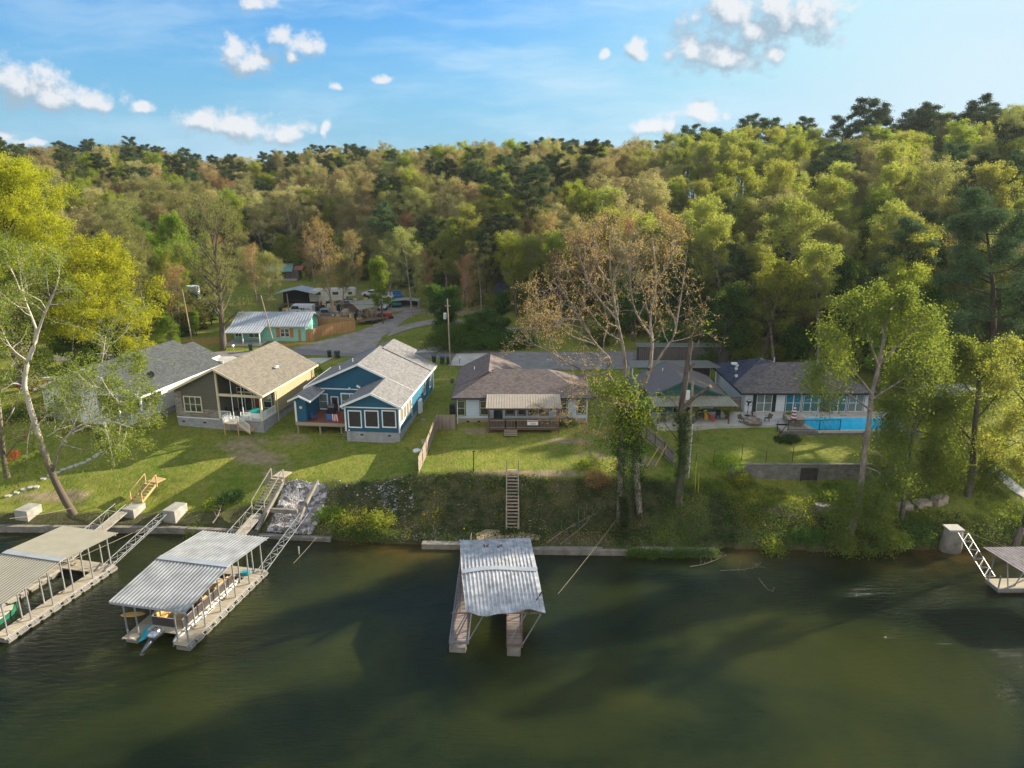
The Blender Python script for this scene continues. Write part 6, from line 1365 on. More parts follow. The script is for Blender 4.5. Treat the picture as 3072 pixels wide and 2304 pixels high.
def crown_tree(seed, H, Rc, first=.3, n1=16, r0=.3, sub=6, twig=3, lean=0., shape='round', upright=.5):
    rg = np.random.default_rng(seed); tr = wander(np.array([0., 0., -.4]), np.array([lean, 0, 1.]), H*.92, 8, rg, .05, .02)
    limbs = []; trunk = (tr, r0*np.linspace(1.15, .12, 9)**.9, 8)
    for k in range(n1):
        f = first+(1-first)*((k+.5)/n1)**.85; q = f*8; i = min(int(q), 7); p = tr[i]*(1-(q-i))+tr[i+1]*(q-i); az = k*2.4+rg.uniform(-.4, .4)
        g = (f-first)/(1-first); env = {'round': math.sqrt(max(.05, 1-(g*1.7-.75)**2)), 'vase': .55+.6*g if g < .7 else 1.0-.9*(g-.7), 'pine': (.65+.5*math.sin(g*2.6))*(1-.45*g), 'tall': .9-.4*abs(g-.4)}[shape]
        el = {'round': .25+.9*g, 'vase': .7+.5*g, 'pine': .05+.35*g, 'tall': .5+.6*g}[shape]*upright*2
        d = np.array([math.cos(az)*math.cos(el), math.sin(az)*math.cos(el), math.sin(el)]); ln = Rc*env*rg.uniform(.8, 1.15)
        limbs.append((wander(p, d, ln, 5, rg, .14, .05 if shape != 'pine' else .02), max(.03, r0*.42*(1-.6*g)), .02))
    tb, anc = grow(limbs, rg, sub=sub, twig=twig, subl=.5 if shape != 'pine' else .38); tb.append(trunk); return tb, np.concatenate([anc, tr[-2:]]), rg
def tree_obj(nm, label, loc, tb, anc, rg, leafm, barkm, per, sigma, size, flat=.8, group=None, cat='tree', rz=0, extra=None, up=.5):
    o = thing(nm, label, cat, loc, rz, group); V, F = tubes_np(tb); np_mesh('trunk', V, F, barkm, o, smooth=True)
    V, F, tn = leaves_np(anc, per, sigma, size, rg, flat, up); np_mesh('crown', V, F, leafm, o, attrs={'tint': ('FACE', tn)})
    for (mt, an, pr, sg, sz) in (extra or []):
        V, F, tn = leaves_np(an, pr, sg, sz, rg, 1.); np_mesh('ivy', V, F, mt, o, attrs={'tint': ('FACE', tn)})
    return o
SPEC = {  # height, crown radius, first limb, limbs, trunk radius, shape, sub, twig, leaves per anchor, spread, leaf size, leaf, bark, name, colour word
 'pine': (21, 4.3, .50, 20, .26, 'pine', 6, 2, 20, .36, .24, 'pine', M_barkp, 'pine_tree', 'dark green pine'),
 'spring': (16.5, 5.7, .40, 20, .24, 'round', 7, 2, 17, .36, .21, 'spring', M_barkg, 'deciduous_tree', 'fresh yellow green tree'),
 'olive': (16.5, 5.8, .36, 20, .24, 'round', 7, 3, 11, .30, .19, 'olive', M_barkl, 'deciduous_tree', 'olive budding tree'),
 'tan': (16.5, 6.0, .38, 20, .25, 'round', 7, 2, 17, .34, .21, 'tan', M_barkl, 'deciduous_tree', 'pale tan catkin tree'),
 'rust': (16, 5.3, .28, 20, .22, 'vase', 8, 3, 4, .30, .20, 'rust', M_barkl, 'deciduous_tree', 'almost bare russet tree'),
 'deep': (14, 4.8, .12, 20, .22, 'round', 6, 2, 24, .42, .25, 'deep', M_barkg, 'deciduous_tree', 'deep green leafy tree'),
 'lime': (14, 4.8, .25, 18, .22, 'round', 6, 2, 22, .40, .25, 'lime', M_barkg, 'deciduous_tree', 'bright lime green tree'),
 'pale': (19, 5.8, .44, 20, .26, 'round', 8, 3, 11, .30, .20, 'pale', M_barkl, 'deciduous_tree', 'tall pale green tree'),
}
PROTO = {}
for k, (sp, s) in enumerate(SPEC.items()):
    for v in range(3 if sp in ('pine', 'olive', 'tan', 'spring') else 2):
        H, Rc, first, n1, r0, shp, sub, twig, per, sig, sz, lf, bk, nm, word = s
        tb, anc, rg = crown_tree(100+k*7+v, H, Rc*(1, .88, 1.12)[v], first*(1, 1.15, .9)[v], n1, r0, sub, twig, shape=(shp if sp == 'pine' else (shp, 'vase', 'tall')[v]), lean=(0, .08, -.06)[v])
        V, F = tubes_np(tb, 4); tm = np_mesh('trunk', V, F, bk, smooth=True); V, F, tn = leaves_np(anc, per, sig, sz, rg, .55 if sp == 'pine' else .8, .6); cm = np_mesh('crown', V, F, L[lf], attrs={'tint': ('FACE', tn)})
        zt = float(np.percentile(V[:, 2], 99.7)); PROTO[(sp, v)] = (tm, cm, zt)
PLACED = []
def place(sp, v, x, y, h, label=None, group=None, z=None, wide=1., rz=None, rr=random):
    tm, cm, zt = PROTO[(sp, v)]; s = h/zt; z0 = gz(x, y) if z is None else z
    o = thing(SPEC[sp][13], label or SPEC[sp][14], 'pine tree' if sp == 'pine' else 'tree', (x, y, z0), rr.uniform(0, 6.28) if rz is None else rz, group); o.scale = (s*wide, s*wide, s)
    for src in (tm, cm):
        if src.parent is None: c = src
        else: c = src.copy(); COL.objects.link(c)
        c.parent = o
    PLACED.append((x, y, h)); return o
def px_of(x, y, z_):
    dz_ = z_-CAMH; dc = y*math.cos(PITCH)-dz_*math.sin(PITCH); yc = dz_*math.cos(PITCH)+y*math.sin(PITCH); return 1536+FPX*x/dc, 1152-FPX*yc/dc
# hand placed middle distance trees: (species, variant, u base, ground y, v of the top, width factor, label)
MID = [
 ('lime', 0, 545, 142, 640, .95, 'round fresh green tree standing out left of the bare oak'), ('lime', 1, 500, 150, 700, .9, 'smaller fresh green tree touching the round one'),
 ('deep', 0, 480, 128, 860, .7, 'slim green tree beside the white box trailer'), ('rust', 0, 1000, 134, 640, 1.0, 'tall bare russet tree rising over the camper trailer'), ('rust', 1, 1082, 146, 690, .8, 'slim bare tree right of the camper trailer'),
 ('lime', 1, 1150, 131, 770, .75, 'bright lime tree over the parked cars'), ('olive', 0, 1238, 138, 680, .95, 'olive tree with dark forked trunk at the lane end'),
 ('deep', 1, 1345, 119, 850, 1.15, 'deep green tree beside the tall slim pole'), ('deep', 0, 1425, 116, 930, 1.3, 'low dense dark evergreen clump right of the tall slim pole'), ('deep', 1, 1492, 117, 950, 1.3, 'second low dark evergreen clump beside the hill track'),
 ('pale', 0, 1390, 146, 610, .8, 'tall pale tree behind the dark evergreen clump'), ('pale', 1, 1455, 152, 600, .8, 'thin trunked pale tree, second in the centre stand'), ('olive', 1, 1520, 148, 640, .8, 'olive tree in the centre stand above the hill track'),
 ('rust', 1, 1405, 130, 760, .6, 'slim bare greyish tree above the evergreen clump'), ('pale', 0, 1580, 160, 600, .8, 'tall pale tree left of the woodland house'), ('olive', 2, 1640, 142, 620, .8, 'dark trunked olive tree before the woodland house'),
 ('lime', 0, 1690, 150, 690, .6, 'small yellow green tree right of the woodland house'), ('pale', 1, 1760, 138, 560, .9, 'tall pale tree behind the russet multi trunk tree'), ('spring', 0, 1850, 130, 620, .9, 'leafy green tree hidden behind the russet tree, left'),
 ('spring', 1, 1945, 122, 640, .9, 'leafy green tree hidden behind the russet tree, right'), ('deep', 0, 1900, 116, 830, .8, 'dark green understorey tree behind the brown metal building'), ('pale', 0, 1310, 158, 650, .8, 'pale tree left of the centre stand'),
 ('spring', 2, 870, 178, 700, .8, 'green tree behind the far cabin'), ('deep', 1, 940, 175, 770, .7, 'rounded green tree right of the far cabin'), ('olive', 0, 780, 150, 740, .9, 'olive tree left of the far cabin clearing'), ('olive', 1, 1175, 160, 690, .8, 'feathery olive tree behind the lime tree'),
 ('spring', 1, 330, 118, 870, .8, 'bushy green tree left of the bare pole'), ('olive', 1, 420, 120, 720, .8, 'forked bare olive tree left of the white box trailer'), ('olive', 2, 430, 126, 690, .9, 'second forked olive tree above the box trailer'), ('lime', 0, 515, 112, 950, .7, 'low lime bush tree behind the charcoal roof'), ('lime', 1, 590, 122, 930, .7, 'low lime bush tree right of the bare pole'), ('deep', 1, 640, 130, 900, .8, 'shaded green tree behind the bare oak'),
 ('spring', 0, 250, 112, 850, .8, 'green tree under the golden trees'), ('deep', 0, 205, 101, 985, .8, 'dark shaded bush tree under the golden trees'), ('deep', 1, 350, 106, 1000, .8, 'dark bush tree left of the charcoal roof')]
rr = random.Random(11)
def top_h(u, y, v, x=None):
    p = PY(u, v, y); return p.x, p.z
for (sp, v, u, y, vt, wf, lab) in MID:
    x = PY(u, 1000, y).x; zt = PY(u, vt, y).z; h = max(3., zt-gz(x, y)); zt0 = PROTO[(sp, v)][2]; place(sp, v, x, y, h, lab, None, wide=wf*min(1.8, max(.8, zt0/h*.95)), rr=rr)
for (sp, v, x, y, h, lab) in [('rust', 0, -44, 158, 14, 'bare russet tree behind the gabled carport, left'), ('olive', 1, -38, 163, 14, 'olive tree behind the camper trailer'), ('olive', 0, -30, 166, 13, 'olive tree behind the parked white car'), ('spring', 1, -22, 160, 13, 'green tree behind the parked blue car'), ('rust', 1, -52, 146, 13, 'bare tree left of the gabled carport'),
 ('olive', 2, -58, 138, 14, 'olive tree behind the mint cottage'), ('pale', 0, -14, 150, 15, 'pale tree at the lane end'), ('deep', 1, -12.5, 132, 5, 'dark bushy tree at the lane end beside the forked trunk'), ('olive', 0, -6, 140, 14, 'olive tree left of the hill track'), ('pale', 1, 3, 134, 15, 'pale tree above the hill track'), ('deep', 0, -3, 120, 5, 'third low dark evergreen clump in the row'), ('deep', 1, 6, 122, 6, 'dark evergreen right of the hill track'), ('rust', 0, 9, 128, 13, 'bare tree behind the brown hipped roof')]:
    place(sp, v, x, y, h, lab, None, rr=rr)
# skyline pines on the right hand ridge
for (sp, v, x, y, h, lab) in [('olive', 1, -34, 141, 12, 'thin olive tree in the cluttered yard left of the camper'), ('olive', 0, -46, 133, 13, 'thin olive tree between the mint cottage and the gabled carport'), ('spring', 2, -62, 128, 14, 'yellow green tree left of the mint cottage'), ('rust', 0, -58, 122, 13, 'thin bare tree at the left end of the mint cottage'), ('olive', 2, -26, 152, 13, 'olive tree behind the white parked car'), ('rust', 1, -17, 143, 12, 'thin bare tree beside the low dark shed'), ('lime', 0, -40, 172, 11, 'lime tree on the far clearing')]:
    place(sp, v, x, y, h, lab, None, rr=rr)
SKY = [(2075, 372), (2128, 398), (2150, 380), (2245, 342), (2300, 372), (2345, 350), (2392, 352), (2432, 372), (2478, 400), (2552, 342), (2600, 330), (2668, 292), (2742, 322), (2790, 305), (2835, 330), (2932, 284), (2985, 330), (3032, 318), (3075, 322)]
ordw = ['first', 'second', 'third', 'fourth', 'fifth', 'sixth', 'seventh', 'eighth', 'ninth', 'tenth', 'eleventh', 'twelfth', 'thirteenth', 'fourteenth', 'fifteenth', 'sixteenth', 'seventeenth', 'eighteenth', 'nineteenth', 'twentieth']
for i, (u, v) in enumerate(SKY):
    y = float(np.interp((u-1536)/FPX, HT, HDR))-rr.uniform(0, 10); x = PY(u, v, y).x; zt = PY(u, v, y).z; h = min(31, max(12, zt-gz(x, y)))
    place('pine', i % 3, x, y, h, '%s dark pine from the left on the right hand ridge skyline' % ordw[i], 'skyline pines on the right ridge', wide=1.2*21/h if h < 21 else 1.05, rr=rr)
# hillside woods
def band(u): return ['far left', 'left', 'left middle', 'centre', 'right middle', 'right', 'far right'][min(6, max(0, int(u/3072*7)))]
cand = []
rs = random.Random(5); st = 7.3
for iy in range(int((395-96)/st)):
    for ix in range(-46, 47):
        y = 96+iy*st+rs.uniform(-2.8, 2.8); x = ix*st+rs.uniform(-2.8, 2.8)+(st/2 if iy % 2 else 0); t_ = x/y
        if abs(t_) > .80: continue
        d0, d1 = np.interp(t_, HT, HDS), np.interp(t_, HT, HDR)
        if y < d0-1 or y > d1+14: continue
        if t_ < -.25 and t_ > -.5 and y < 190 and rs.random() < .35: continue
        g = (y-d0)/(d1-d0); n1, n2 = float(vnoise(x+300, y, 26.)), float(vnoise(x-200, y+90, 17.)); u, v_ = px_of(x, y, gz(x, y))
        pine = .04+.22*max(0, g-.35)+(.22 if n1 > .66 else 0)+(.18 if (-.6 < t_ < -.3 and .3 < g < .95) else 0)
        if t_ > .2: pine = .04+.3*max(0, g-.7)+(.10 if n1 > .7 else 0)
        r_ = rs.random()
        if r_ < pine: sp = 'pine'
        else:
            q = rs.random()*.75+n2*.5
            if t_ > .2: sp = 'deep' if (g < .20 and q < .50) else 'lime' if q < .16 else 'spring' if q < .45 else 'pale' if q < .8 else 'olive' if q < .93 else 'tan'
            elif t_ > -.35: sp = 'olive' if q < .34 else 'tan' if q < .72 else 'spring' if q < .92 else 'rust'
            else: sp = 'spring' if q < .34 else 'olive' if q < .62 else 'tan' if q < .74 else 'deep' if q < .86 else 'rust'
        cand.append((x, y, sp, rs.randrange(3 if sp in ('pine', 'olive', 'tan', 'spring') else 2), rs.uniform(.82, 1.18), u, g))
# valley trees on the left
for _ in range(150):
    x, y = rs.uniform(-135, -47), rs.uniform(104, 178)
    t_ = x/y; u, v_ = px_of(x, y, gz(x, y))
    if not (-60 < u < 800) or (u > 560 and y < 165) or (350 < u and y < 118): continue
    if any((x-a[0])**2+(y-a[1])**2 < 25 for a in cand) or any((x-a[0])**2+(y-a[1])**2 < 16 for a in PLACED): continue
    cand.append((x, y, rs.choice(['olive', 'olive', 'rust', 'spring', 'deep', 'lime', 'olive']), rs.randrange(2), rs.uniform(.6, .95), u, -1))
cand.sort(key=lambda c: c[1])
near = [c for c in cand if -80 < c[5] < 3150][:235]; nset = set(id(c) for c in near); far = [c for c in cand if id(c) not in nset]
grp = {}
for c in near:
    x, y, sp, v, s, u, g = c; key = (sp, 'valley floor' if g < 0 else 'lower slope' if g < .33 else 'middle slope', band(u)); grp.setdefault(key, []).append(c)
for key, cs in grp.items():
    cs.sort(key=lambda c: c[5])
    for i, (x, y, sp, v, s, u, g) in enumerate(cs):
        where = {'valley floor': 'on the valley floor', 'lower slope': 'at the slope foot', 'middle slope': 'higher up the slope'}[key[1]]
        lab = ('%s ' % ordw[min(i, 19)] if len(cs) > 1 else '')+SPEC[sp][14]+(' from left' if len(cs) > 1 else '')+' '+where+', '+key[2]
        h0 = PROTO[(sp, v)][2]*s*(.95 if x/y > .15 else .88); place(sp, v, x, y, h0, lab, 'trees of the wooded slope', rr=rs, wide=rs.uniform(.9, 1.12))
# the rest of the woods: one stuff object per kind, trees set on its points
def scatter_obj(name, pts, srcs, kind='stuff', sc=None, label=None):
    """one object whose points carry copies of the given shapes (geometry nodes)"""
    P_ = np.array(pts, float); n = len(P_); me = bpy.data.meshes.new(name); me.vertices.add(n); me.vertices.foreach_set('co', P_[:, :3].astype(np.float32).ravel())
    a = me.attributes.new('rot', 'FLOAT', 'POINT'); a.data.foreach_set('value', np.array([rs.uniform(0, 6.28) for _ in range(n)], np.float32)); a = me.attributes.new('size', 'FLOAT', 'POINT'); a.data.foreach_set('value', P_[:, 3].astype(np.float32))
    a = me.attributes.new('pick', 'INT', 'POINT'); a.data.foreach_set('value', np.array([rs.randrange(len(srcs)) for _ in range(n)], np.int32))
    o = bpy.data.objects.new(name, me); COL.objects.link(o); tag(o, kind=kind)
    gt = bpy.data.node_groups.new(name+'_nodes', 'GeometryNodeTree'); gt.interface.new_socket('Geometry', in_out='INPUT', socket_type='NodeSocketGeometry'); gt.interface.new_socket('Geometry', in_out='OUTPUT', socket_type='NodeSocketGeometry')
    N = gt.nodes; K = gt.links; gi = N.new('NodeGroupInput'); go = N.new('NodeGroupOutput'); join = N.new('GeometryNodeJoinGeometry')
    def named(nm, ty): q = N.new('GeometryNodeInputNamedAttribute'); q.data_type = ty; q.inputs['Name'].default_value = nm; return q.outputs['Attribute']
    cx = N.new('ShaderNodeCombineXYZ'); K.new(named('rot', 'FLOAT'), cx.inputs[2])
    for i, ss in enumerate(srcs):
        jn = N.new('GeometryNodeJoinGeometry')
        for so in ss: oi = N.new('GeometryNodeObjectInfo'); oi.inputs['Object'].default_value = so; oi.transform_space = 'ORIGINAL'; K.new(oi.outputs['Geometry'], jn.inputs[0])
        g2i = N.new('GeometryNodeGeometryToInstance'); K.new(jn.outputs[0], g2i.inputs[0]); iop = N.new('GeometryNodeInstanceOnPoints'); K.new(gi.outputs[0], iop.inputs['Points']); K.new(g2i.outputs[0], iop.inputs['Instance'])
        cmp_ = N.new('FunctionNodeCompare'); cmp_.data_type = 'INT'; cmp_.operation = 'EQUAL'; K.new(named('pick', 'INT'), cmp_.inputs[2]); cmp_.inputs[3].default_value = i; K.new(cmp_.outputs[0], iop.inputs['Selection'])
        K.new(cx.outputs[0], iop.inputs['Rotation']); K.new(named('size', 'FLOAT'), iop.inputs['Scale']); K.new(iop.outputs[0], join.inputs[0])
    K.new(join.outputs[0], go.inputs[0]); md = o.modifiers.new('scatter', 'NODES'); md.node_group = gt; return o
names = {'pine': 'pine_woodland', 'spring': 'yellow_green_woodland', 'olive': 'olive_woodland', 'tan': 'tan_woodland', 'rust': 'bare_woodland', 'deep': 'deep_green_woodland', 'lime': 'lime_woodland', 'pale': 'pale_green_woodland'}
zz = zg(np.array([c[0] for c in far]), np.array([c[1] for c in far]))
for sp, nm in names.items():
    pts = [(c[0], c[1], z_, c[4]*.92) for c, z_ in zip(far, zz) if c[2] == sp]
    if pts: scatter_obj(nm, pts, [PROTO[(sp, v)][:2] for v in range(3 if (sp, 2) in PROTO else 2)])
# ---------------------------------------------------------------- foreground trees
def pl(y, pts, dy=0.):
    """polyline through pixels on the upright plane y (dy: how far it leans away along its length)"""
    n = len(pts); return np.array([list(PY(u, v, y+dy*i/max(1, n-1))) for i, (u, v) in enumerate(pts)])
def sm(p, n=None):
    p = np.asarray(p); n = n or len(p)*3; t = np.linspace(0, len(p)-1, n); i = np.clip(t.astype(int), 0, len(p)-2); f = (t-i)[:, None]
    m_ = np.gradient(p, axis=0); h00 = 2*f**3-3*f**2+1; h10 = f**3-2*f**2+f; h01 = -2*f**3+3*f**2; h11 = f**3-f**2; return h00*p[i]+h10*m_[i]+h01*p[i+1]+h11*m_[i+1]
def fore(nm, label, base, trunk, limbs, leafm, barkm, seed, per, sigma, size, sub=7, subl=.4, twig=4, twigl=.5, extra=None, flat=.9, start=.25, up=.05, bare_trunk=True, minr=.014, droop=0, group=None):
    rg = np.random.default_rng(seed); b = np.array(base); tl = [(sm(p-b), r0, r1) for p, r0, r1 in limbs]; tb, anc = grow(tl, rg, sub=sub, subl=subl, twig=twig, twigl=twigl, start=start, up=up, minr=minr)
    tb += [(sm(p-b), r0+(r1-r0)*np.linspace(0, 1, len(p)*3)**.7, 12) for p, r0, r1 in trunk]
    if droop: anc = np.concatenate([anc, anc+rg.normal(size=anc.shape)*.5-np.array([0, 0, droop])])
    ex = [(m_, np.asarray(a)-b, pr, sg, sz) for m_, a, pr, sg, sz in (extra or [])]
    return tree_obj(nm, label, tuple(b), tb, anc, rg, leafm, barkm, per, sigma, size, flat, extra=ex, group=group)
def along(p, n, sg, rg):
    p = sm(np.asarray(p), 60); i = rg.integers(0, 60, n); return p[i]+rg.normal(size=(n, 3))*sg
rg0 = np.random.default_rng(77)
# leaning sycamore on the left
y = 63.6; tr = pl(y, [(222, 1545), (190, 1490), (158, 1425), (130, 1350), (108, 1280), (84, 1200), (73, 1150), (84, 1085), (104, 1030), (113, 985)])
fore('sycamore_tree', 'leaning white barked sycamore with sparse pale leaves on the left lawn', tuple(tr[0]-[0, 0, .4]), [(tr, .38, .17)],
     [(pl(y, [(113, 1000), (95, 950), (72, 890), (60, 820), (50, 740)], 2), .13, .03), (pl(y, [(112, 1000), (130, 950), (150, 905), (172, 850), (180, 780)], -1), .15, .03), (pl(y, [(75, 1160), (40, 1150), (5, 1170), (-40, 1150)], -2), .10, .03),
      (pl(y, [(112, 1278), (140, 1246), (155, 1242), (190, 1190), (210, 1120)], 3), .09, .02), (pl(y, [(158, 1420), (175, 1355), (205, 1305), (250, 1272), (320, 1262), (400, 1285)], -2), .15, .03), (pl(y, [(205, 1305), (262, 1272), (275, 1210), (297, 1140), (310, 1060), (320, 1000), (348, 950)], 1), .08, .02),
      (pl(y, [(262, 1272), (330, 1215), (400, 1200), (440, 1180)], 2), .06, .02), (pl(y, [(100, 1260), (85, 1310), (80, 1370), (72, 1440)], -2), .06, .02), (pl(y, [(300, 1130), (370, 1100), (420, 1080)], 2), .05, .015), (pl(y, [(84, 1085), (40, 1050), (10, 1000), (-10, 930)], 1), .09, .02), (pl(y, [(60, 870), (30, 800), (-10, 740)], 1), .07, .02), (pl(y, [(310, 1262), (340, 1320), (350, 1370)], -1), .05, .015), (pl(y+2, [(205, 1305), (240, 1230), (250, 1170), (240, 1100)], 3), .07, .02), (pl(y+2, [(150, 1240), (220, 1210), (290, 1190), (350, 1160)], 3), .07, .02), (pl(y+1, [(250, 1272), (300, 1290), (370, 1300), (430, 1330)], 1), .06, .02), (pl(y+1, [(262, 1272), (330, 1250), (420, 1240), (470, 1265)], 2), .06, .02), (pl(y+1, [(120, 1320), (170, 1290), (200, 1240), (205, 1180)], 3), .06, .02), (pl(y+2, [(300, 1130), (340, 1190), (390, 1230)], 2), .05, .015)],
     L['spring'], M_barkw, 3, 17, .26, .16, sub=10, subl=.5, twig=5)
y = 66.5; tr = pl(y, [(22, 1432), (10, 1370), (4, 1290), (-6, 1200), (-20, 1080)])
fore('sycamore_tree', 'pale trunk at the left edge behind the leaning sycamore', tuple(tr[0]-[0, 0, .3]), [(tr, .30, .16)], [(pl(y, [(8, 1385), (50, 1330), (90, 1290), (120, 1230)], 1), .09, .02), (pl(y, [(2, 1290), (40, 1230), (60, 1170), (90, 1130)], 2), .09, .02), (pl(y, [(-10, 1180), (30, 1100), (70, 1040)], 2), .09, .02), (pl(y, [(-20, 1100), (-10, 980), (20, 900)], 2), .09, .02), (pl(y, [(5, 1300), (-40, 1250), (-80, 1200)]), .08, .02)],
     L['olive'], M_barkw, 4, 8, .4, .19)
# golden trees behind the charcoal roofed house
def big(nm, label, x, y, H, Rc, lf, bk, seed, per, sig, size, n1=24, first=.25, shape='round', sub=8, twig=4, r0=.5, upright=.5, flat=.8, lean=0., wide=1.):
    tb, anc, rg = crown_tree(seed, H, Rc, first, n1, r0, sub, twig, shape=shape, upright=upright, lean=lean); return tree_obj(nm, label, (x, y, gz(x, y)), tb, anc, rg, L[lf], bk, per, sig, size, flat, up=.5)
big('golden_tree', 'huge golden yellow tree towering at the left edge', -71, 99, 28, 11.5, 'gold', M_barkg, 21, 34, .42, .22, n1=34, sub=9)
big('golden_tree', 'lower golden tree spreading behind the charcoal roof', -57.5, 98, 17.5, 8.5, 'gold', M_barkg, 22, 34, .40, .21, n1=28)
big('golden_tree', 'rounded yellow green tree between the golden trees', -66, 92, 16, 6.5, 'pale', M_barkg, 23, 13, .5, .26, n1=18)
big('bare_oak', 'broad bare oak with dark trunk and low bent limb beside the mint cottage', -47.2, 113.0, 20.5, 9.5, 'olive', M_barkg, 24, 5, .30, .15, n1=26, first=.2, shape='vase', sub=9, twig=5, r0=.46)
# russet multi trunk tree with ivy
y = 62.0; gA = gz(10.6, 62.0)
A = pl(y, [(1860, 1500), (1862, 1400), (1866, 1310), (1872, 1240), (1880, 1150)], 1); Bt = pl(y+.6, [(1925, 1490), (1908, 1390), (1905, 1300), (1900, 1230), (1912, 1181), (1942, 1129)], 1)
A[0][2] = gA-.6; Bt[0][2] = gA-.6
limbs = [(pl(y+1.5, [(1942, 1129), (1952, 1084), (1956, 1015), (1950, 950), (1968, 850), (1962, 770), (1955, 690)], 3), .22, .03), (pl(y+1.5, [(1942, 1129), (1994, 1049), (2021, 1008), (2036, 930), (2050, 840), (2062, 740)], 1), .16, .03),
 (pl(y+1, [(1880, 1150), (1870, 1050), (1852, 960), (1836, 860), (1830, 760), (1845, 680)], -2), .20, .03), (pl(y+1, [(1876, 1190), (1822, 1119), (1830, 1080), (1790, 1035), (1740, 960), (1700, 890), (1655, 840)], -4), .18, .03), (pl(y, [(1822, 1119), (1775, 1122), (1700, 1085), (1640, 1050), (1590, 1030), (1545, 1010)], -5), .12, .02),
 (pl(y, [(1872, 1215), (1800, 1190), (1740, 1185), (1675, 1223), (1610, 1245)], -3), .11, .02), (pl(y, [(1852, 960), (1785, 880), (1745, 790), (1725, 700)], 2), .12, .02), (pl(y+1, [(1956, 1015), (1905, 930), (1890, 820), (1900, 700)], -3), .12, .02), (pl(y+1, [(1790, 1035), (1700, 1000), (1640, 930), (1590, 880)], 3), .10, .02),
 (pl(y+1, [(1836, 860), (1790, 790), (1780, 720), (1790, 670)], 2), .10, .02), (pl(y+1, [(1968, 850), (2010, 780), (2020, 710), (2015, 680)], 2), .10, .02), (pl(y+1, [(1740, 960), (1690, 960), (1630, 990), (1570, 940)], -1), .08, .02), (pl(y, [(1900, 1230), (1860, 1190), (1820, 1240), (1790, 1300), (1760, 1370)], -2), .07, .02)]
ex = [(L['ivy'], np.concatenate([along(A, 420, .30, rg0), along(Bt[:4], 420, .34, rg0)]), 18, .17, .15), (L['lime'], np.concatenate([along(A[1:], 160, .75, rg0), along(Bt[1:4], 120, .7, rg0)]), 12, .22, .15), (L['lime'], along(pl(y-.3, [(1800, 1170), (1840, 1160), (1900, 1200), (1950, 1260), (1860, 1300), (1800, 1250)]), 400, .85, rg0), 15, .24, .16), (L['ivy'], along(pl(y-.8, [(1800, 1420), (1830, 1340), (1900, 1400), (1860, 1480)]), 90, .7, rg0), 12, .28, .15)]
fore('russet_tree', 'tall russet budding tree with several ivy clad trunks on the bank edge', (10.9, 62.3, gA-.6), [(A, .28, .18), (Bt, .34, .20)], limbs, leafmat('pinkish_bud_leaves', [(.28, .12, .06), (.42, .20, .105), (.54, .31, .17)], .4), M_barkl, 5, 7, .14, .11, sub=13, subl=.36, twig=6, twigl=.55, extra=ex, minr=.016)
# ivy column below it
rg_ = np.random.default_rng(9); p0 = pl(59.3, [(1875, 1655), (1873, 1600), (1872, 1550), (1868, 1490)], 2.4); b = p0[0]
o = thing('ivy_stem', 'slender ivy covered stem rising from the seawall below the russet tree', 'ivy', tuple(b)); V, F = tubes_np([(sm(p0-b), np.linspace(.12, .08, 12), 6)]); np_mesh('trunk', V, F, M_barkg, o); V, F, tn = leaves_np(along(p0-b, 260, .20, rg_), 18, .15, .13, rg_); np_mesh('foliage', V, F, L['ivy'], o, attrs={'tint': ('FACE', tn)})
# pollard
y = 63.4; T = pl(y, [(2036, 1480), (2045, 1390), (2050, 1300), (2043, 1240), (2055, 1150), (2064, 1085), (2073, 1022)]); gB = gz(float(T[0][0]), y); T[0][2] = gB-.5
rg_ = np.random.default_rng(10); b = T[0]; o = thing('pollarded_tree', 'pollarded trunk with sawn stubs and ivy clad base right of the russet tree', 'tree', tuple(b))
tb = [(sm(T-b), np.linspace(.36, .20, 21), 12), (sm(pl(y, [(2046, 1232), (2078, 1196), (2104, 1178), (2131, 1160)], -.5)-b), np.linspace(.20, .14, 12), 8), (sm(pl(y, [(2064, 1112), (2075, 1098), (2084, 1090)])-b), np.linspace(.16, .12, 9), 7)]
tw, anc = grow([(sm(pl(y, [(2070, 1055), (2095, 1025), (2107, 985), (2112, 940)], 1)-b), .09, .02), (sm(pl(y, [(2040, 1330), (2010, 1290), (1985, 1262)], -1)-b), .06, .02), (sm(pl(y, [(2050, 1290), (2085, 1265), (2110, 1240)], -1)-b), .06, .02), (sm(pl(y, [(2045, 1240), (2015, 1200), (1995, 1190)], 1)-b), .06, .02), (sm(pl(y, [(2050, 1320), (2080, 1330), (2100, 1300)], -1)-b), .05, .02)], rg_, sub=4, subl=.4, twig=2)
V, F = tubes_np(tb+tw); np_mesh('trunk', V, F, M_barkg, o, smooth=True)
MB().tube([tuple(Vector(PY(2129, 1161, y-.48))-Vector(b)), tuple(Vector(PY(2134, 1158, y-.5))-Vector(b))], .175, 10).build('sawn_face', simple('fresh_cut_wood', (.55, .36, .14), .8), o)
V, F, tn = leaves_np(along(T[:4]-b, 480, .27, rg_), 18, .15, .13, rg_); np_mesh('ivy', V, F, L['deep'], o, attrs={'tint': ('FACE', tn)})
V, F, tn = leaves_np(np.concatenate([anc[::2], along(T[1:4]-b, 50, .7, rg_)]), 6, .25, .16, rg_); np_mesh('crown', V, F, L['lime'], o, attrs={'tint': ('FACE', tn)})
